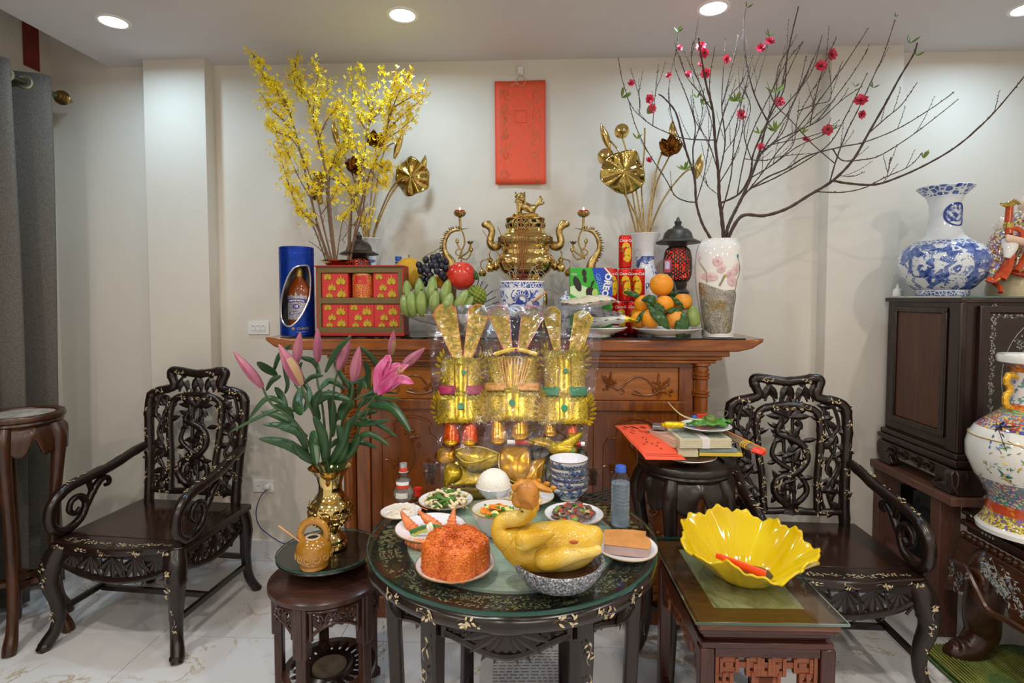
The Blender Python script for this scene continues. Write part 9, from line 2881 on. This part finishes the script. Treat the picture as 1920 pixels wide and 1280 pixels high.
MB().lathe([(0, 0), (70 * u, 0), (72 * u, 10 * u), (66 * u, 45 * u), (56 * u, 60 * u)], 40, fn=lambda a, r, z: (r * .95 * (.8 + .2 * abs(math.cos(a))), z)).build('underskirt', m_cream, fg_)
MB().lathe([(68 * u, 40 * u), (64 * u, 60 * u), (55 * u, 100 * u), (48 * u, 130 * u), (36 * u, 150 * u), (16 * u, 160 * u), (0, 162 * u)], 44, fn=wv).build('robe', m_robe, fg_)
m = MB()
m.tube([wv(a, 69 * u, 0)[0] * V((math.cos(a), math.sin(a), 0)) + V((0, 0, 40 * u + 5 * u * math.sin(6 * a))) for a in [k * PI / 36 for k in range(72)]], 4 * u, 8, True)
for q in ([(1905, 440), (1898, 470), (1892, 500), (1880, 520)], [(1930, 450), (1922, 480), (1905, 505)]):
 m.tube(spline([fx(a, b, -52 * u * (1.0 + (b - 440) / 300)) for a, b in q], 5), 5 * u, 8)
m.tube(spline([fx(1865, 528, -40 * u), fx(1875, 535, -50 * u), fx(1876, 545, -55 * u)], 4), 4 * u, 7)
m.build('red_hem', m_ored, fg_)
skin('sleeve', [[fx(1890, 432, -20 * u) + (20 * u,), fx(1872, 455, -30 * u) + (20 * u,), fx(1870, 480, -36 * u) + (17 * u,), fx(1866, 505, -40 * u) + (12 * u,), fx(1856, 522, -42 * u) + (6 * u,)], [fx(1870, 480, -36 * u) + (17 * u,), fx(1886, 498, -42 * u) + (12 * u,)]], m_robe, fg_, 3)
m = MB()
m.tube(spline([fx(1892, 486, -56 * u), fx(1880, 505, -58 * u), fx(1864, 522, -56 * u), fx(1852, 519, -50 * u)], 6), [8 * u] * 19, 10, flat=.6)
m.build('sleeve_cuff', m_ored, fg_)
MB().tube(spline([fx(1895, 492, -62 * u), fx(1884, 510, -64 * u), fx(1866, 524, -60 * u)], 6), 3 * u, 8).build('yellow_piping', m_ygl, fg_)
MB().tube(spline([fx(1892, 445, -50 * u), fx(1894, 462, -58 * u), fx(1888, 480, -60 * u)], 6), [9 * u, 10 * u, 11 * u, 11 * u, 11 * u, 11 * u, 10 * u, 9 * u, 8 * u, 7 * u, 6 * u, 5 * u, 4 * u], 12, flat=.6).build('white_sash', m_por, fg_)
m = MB()
for k in range(5):
 m.blade(fx(1878, 428, -18 * u), V((-.8 + .2 * k, -.1, .3 + .25 * k)), (0, -1, 0), 24 * u, 12 * u, .4, .1, 2)
m.build('white_ribbon', m_por, fg_)
m = MB()
m.tube([fx(1893, 385, -44 * u), fx(1890, 420, -50 * u), fx(1892, 436, -54 * u)], 5.5 * u, 12)
m.tube(spline([fx(1892, 428, -54 * u), fx(1905, 425, -56 * u), fx(1916, 432, -58 * u), fx(1917, 442, -58 * u)], 5), 4 * u, 8)
m.build('staff', m_ored, fg_)
m = MB()
m.ball(fx(1893, 380, -44 * u), (9 * u, 6 * u, 6 * u), 12, 8)
m.tube(spline([fx(1893, 380, -46 * u), fx(1884, 381, -48 * u), fx(1876, 378, -48 * u)], 4), [5 * u, 5 * u, 4 * u, 4 * u, 3.4 * u, 3 * u, 2.4 * u, 2 * u, 1.5 * u], 8)
for k in range(5):
 m.blade(fx(1896 + k * 2, 378, -44 * u), V((.5 + k * .1, 0, .7 - .2 * k)), (0, -1, 0), 11 * u, 5 * u, .4)
m.lathe([(5 * u, -6 * u), (7.5 * u, -4 * u), (7.5 * u, 4 * u), (5 * u, 6 * u)], 14, fx(1891, 420, -50 * u))
m.build('dragon_head', mat('figure_gold', [206, 178, 90], .15, .8, var=.2, scale=60), fg_)
skin('body', [[fx(1935, 470, 0) + (44 * u,), fx(1935, 435, 0) + (40 * u,), fx(1936, 418, 0) + (24 * u,), fx(1938, 405, -6 * u) + (14 * u,)], [fx(1935, 435, 0) + (40 * u,), fx(1910, 440, -30 * u) + (16 * u,), fx(1900, 446, -54 * u) + (9 * u,)]], m_robe, fg_, 2)
skin('hand', [[fx(1925, 452, -52 * u) + (9 * u,), fx(1908, 448, -60 * u) + (7 * u,), fx(1897, 444, -60 * u) + (6 * u,)]] + [[fx(1897, 444, -60 * u) + (6 * u,), fx(1889, 441 + k * 3, -60 * u) + (2.6 * u,), fx(1887, 442 + k * 3, -52 * u) + (2.2 * u,)] for k in range(-1, 3)], m_skin, fg_, 2)
hd2 = MB()
hd2.ball(fx(1940, 385, -8 * u), (23 * u, 22 * u, 27 * u), 20, 14).ball(fx(1938, 382, -30 * u), (3.5 * u, 4 * u, 5 * u), 8, 6)
for s_ in (-1, 1):
 hd2.ball(fx(1940 + s_ * 23, 386, -4 * u), (4 * u, 4 * u, 9 * u), 8, 6)
hdo = hd2.build('head', m_skin, fg_)
m = MB()
for s_ in (-1, 1):
 m.ball(fx(1938 + s_ * 9, 378, -28.5 * u), (3 * u, 2 * u, 1.6 * u), 8, 5)
m.tube([fx(1933, 396, -28 * u), fx(1939, 397, -29.5 * u), fx(1945, 396, -28 * u)], 1.2 * u, 6)
m.build('features', mat('figure_ink', [60, 36, 30], .3), hdo)
m = MB()
for k in range(9):
 m.blade(fx(1926 + k * 3.2, 398, -24 * u), V((.05 * (k - 4), -.25, -1)), (0, -1, 0), 44 * u, 8 * u, .5, 0, 2)
m.build('beard', m_por, hdo)
FVY = 2.125
fz = HZ
pr, u = pxprof(1928, FVY, fz, [(0, 972), (78, 972), (79, 964), (74, 958), (68, 948), (64, 935), (61, 918), (62, 908), (66, 900), (84, 872), (98, 838), (99, 815), (94, 795), (84, 778), (66, 762), (50, 750), (40, 742), (34, 732), (32, 700), (33, 672), (40, 662), (54, 654), (56, 645), (54, 640), (44, 642), (34, 660), (30, 690)])
z0 = pr[0][1]
pr = [(a, b - z0) for a, b in pr]
fzz = lambda y: PY(1928, y, FVY).z - fz - z0
p = PY(1928, 900, FVY)
fvs = thing('painted_vase', 'large white vase painted with swallows and flowers with gold handles at right edge', 'vase', (p.x, FVY, fz))
def fam(name, cols, sc_=60):
 t = NT(name)
 return t.bsdf(t.ramp(t.vor(sc_ * 2.1, None, 'F1', 'Color'), [(i / len(cols), c_) for i, c_ in enumerate(cols)], 'CONSTANT'), .1, **{'Coat Weight': .4})
m_fw = mat('vase_white', [228, 226, 220], .08, var=.015, **{'Coat Weight': .5})
t = NT('painted_blossoms')
x_, y_, z_ = t.xyz()
n1 = t.noise(24, 5, None, .65, 1.4)
n2 = t.noise(9, 3)
msk = t.math('MULTIPLY', t.math('GREATER_THAN', n1, .56), t.math('GREATER_THAN', n2, .5))
msk = t.math('MULTIPLY', msk, t.math('LESS_THAN', z_, fzz(835)))
m_fb = t.bsdf(t.mix(msk, '#e2e0d8', t.ramp(t.noise(60, 2), [(.3, '#2f6a5c'), (.45, '#4a7f8a'), (.52, '#c7a046'), (.6, '#7c8f3c'), (.7, '#b0566a')], 'CONSTANT')), .08, **{'Coat Weight': .5})
mats = [m_fw, fam('foot_yellow', ['#cdb43e', '#8f7f30', '#d8c86a', '#7d5a94', '#c9b040'], 70), fam('foot_red', ['#c0552a', '#b9482a', '#cf7a3a'], 30), fam('foot_blue', ['#4a6f88', '#7c6aa0', '#c9b78a', '#3f8a78', '#a5535a'], 80), m_fb, fam('shoulder_purple', ['#5a4a96', '#c7b0a0', '#4a5fa0', '#b84a3a', '#d4c060', '#6a5aa8'], 60), fam('shoulder_yellow', ['#d0b45a', '#c05a3a', '#5f86b0', '#d8c070'], 75), fam('shoulder_teal', ['#4f9f90', '#6fb4a0', '#c9a060', '#4a9a8a'], 50), fam('neck_orange', ['#c8702a', '#d0843a', '#b85a24'], 40), fam('neck_panel', ['#d9dce0', '#dfe0e2', '#8a7fb4', '#dcdcdc', '#e0e0e0', '#6f9f9a', '#dddddd'], 45)]
b = MB()
b.lathe(pr, 72)
rows_ = len(pr) - 1
band = {0: 0, 1: 0, 2: 0, 3: 1, 4: 1, 5: 2, 6: 3, 7: 3, 8: 3, 9: 4, 10: 4, 11: 4, 12: 4, 13: 5, 14: 6, 15: 7, 16: 8, 17: 9, 18: 9, 19: 8, 20: 6, 21: 0, 22: 0}
b.m = [band.get(i // 72, 0) for i in range(len(b.m))]
b.build('body', mats, fvs)
fsp = pr[9:14]
def FV(px, py, off=.001):
 q_ = PY(px, py, FVY - .15)
 z = q_.z - fz
 r_ = 99 * u
 for (ra, za), (rb2, zb2) in zip(pr[9:14], pr[10:15]):
  if za <= z <= zb2:
   r_ = ra + (rb2 - ra) * (z - za) / (zb2 - za)
 x = max(-.97 * r_, min(.97 * r_, (q_.x * FVY / (FVY - .15)) * .98 - p.x * .98))
 return V((x * (r_ + off) / r_, -math.sqrt(max(1e-6, r_ * r_ - x * x)) * (r_ + off) / r_, z))
m = MB()
for cx, cy_, s_, fl2 in ((1850, 812, 9, 1), (1876, 822, 11, -1)):
 nrm = FV(cx, cy_).normalized()
 for dx, dy, L in ((0, 16, 1.0), (10 * fl2, -10, .9), (-9 * fl2, -8, .8), (4 * fl2, 6, .6), (-5, 10, .7)):
  a_, b_ = FV(cx, cy_), FV(cx + dx * s_ / 9, cy_ + dy * s_ / 9)
  m.blade(a_, b_ - a_, nrm, (b_ - a_).length * 1.1, .013, .10, 0, 2)
m.build('swallows', mat('swallow_black', [28, 28, 36], .2), fvs)
m = MB()
for q in ([(1850, 835), (1865, 845), (1880, 848), (1895, 860), (1915, 862)], [(1895, 835), (1905, 840), (1918, 835)], [(1838, 800), (1845, 850), (1855, 890)], [(1830, 830), (1840, 860)]):
 m.tube(spline([tuple(FV(*c_, .0008)) for c_ in q], 5), .0016, 5)
m.build('painted_twigs', mat('twig_paint', [74, 60, 56], .2), fvs)
m = MB()
q = random.Random(14)
for k in range(60):
 x, y = q.choice(((1848, 870), (1840, 845), (1862, 880), (1880, 870), (1900, 850), (1915, 870), (1890, 890), (1910, 845)))
 x, y = x + q.gauss(0, 9), y + q.gauss(0, 9)
 a_ = FV(x, y)
 b_ = FV(x + q.uniform(-6, 6), y + q.uniform(-6, 6))
 m.mi = k % 4
 m.blade(a_, b_ - a_, a_.normalized(), .016, .008, .1)
stuff(m.build('painted_leaves', [mat('paint_teal', [60, 124, 110], .2), mat('paint_green', [96, 140, 70], .2), mat('paint_yellow', [206, 176, 60], .2), mat('paint_blue', [70, 120, 190], .2)], fvs))
for sx in (-1, 1):
 m = MB()
 P = spline([(sx * 34 * u, -.01, fzz(682), .008), (sx * 48 * u, -.012, fzz(676), .011), (sx * 54 * u, -.012, fzz(690), .011), (sx * 46 * u, -.012, fzz(704), .010), (sx * 54 * u, -.012, fzz(718), .011), (sx * 52 * u, -.012, fzz(734), .011), (sx * 40 * u, -.01, fzz(740), .009)], 6)
 m.tube(P, 0, 10)
 for k in range(4, len(P) - 4, 3):
  m.ball(P[k][:3], .0125, 7, 5)
 m.build('dragon_handle', mat('handle_gold', [224, 170, 50], .18, .5, var=.2), fvs)
MB().tube([((94.8 * u) * math.cos(a), (94.8 * u) * math.sin(a), fzz(795)) for a in [k * PI / 40 for k in range(80)]], .002, 6, True).tube([((45 * u) * math.cos(a), (45 * u) * math.sin(a), fzz(746)) for a in [k * PI / 30 for k in range(60)]], .003, 6, True).build('gold_line', m_gold, fvs)
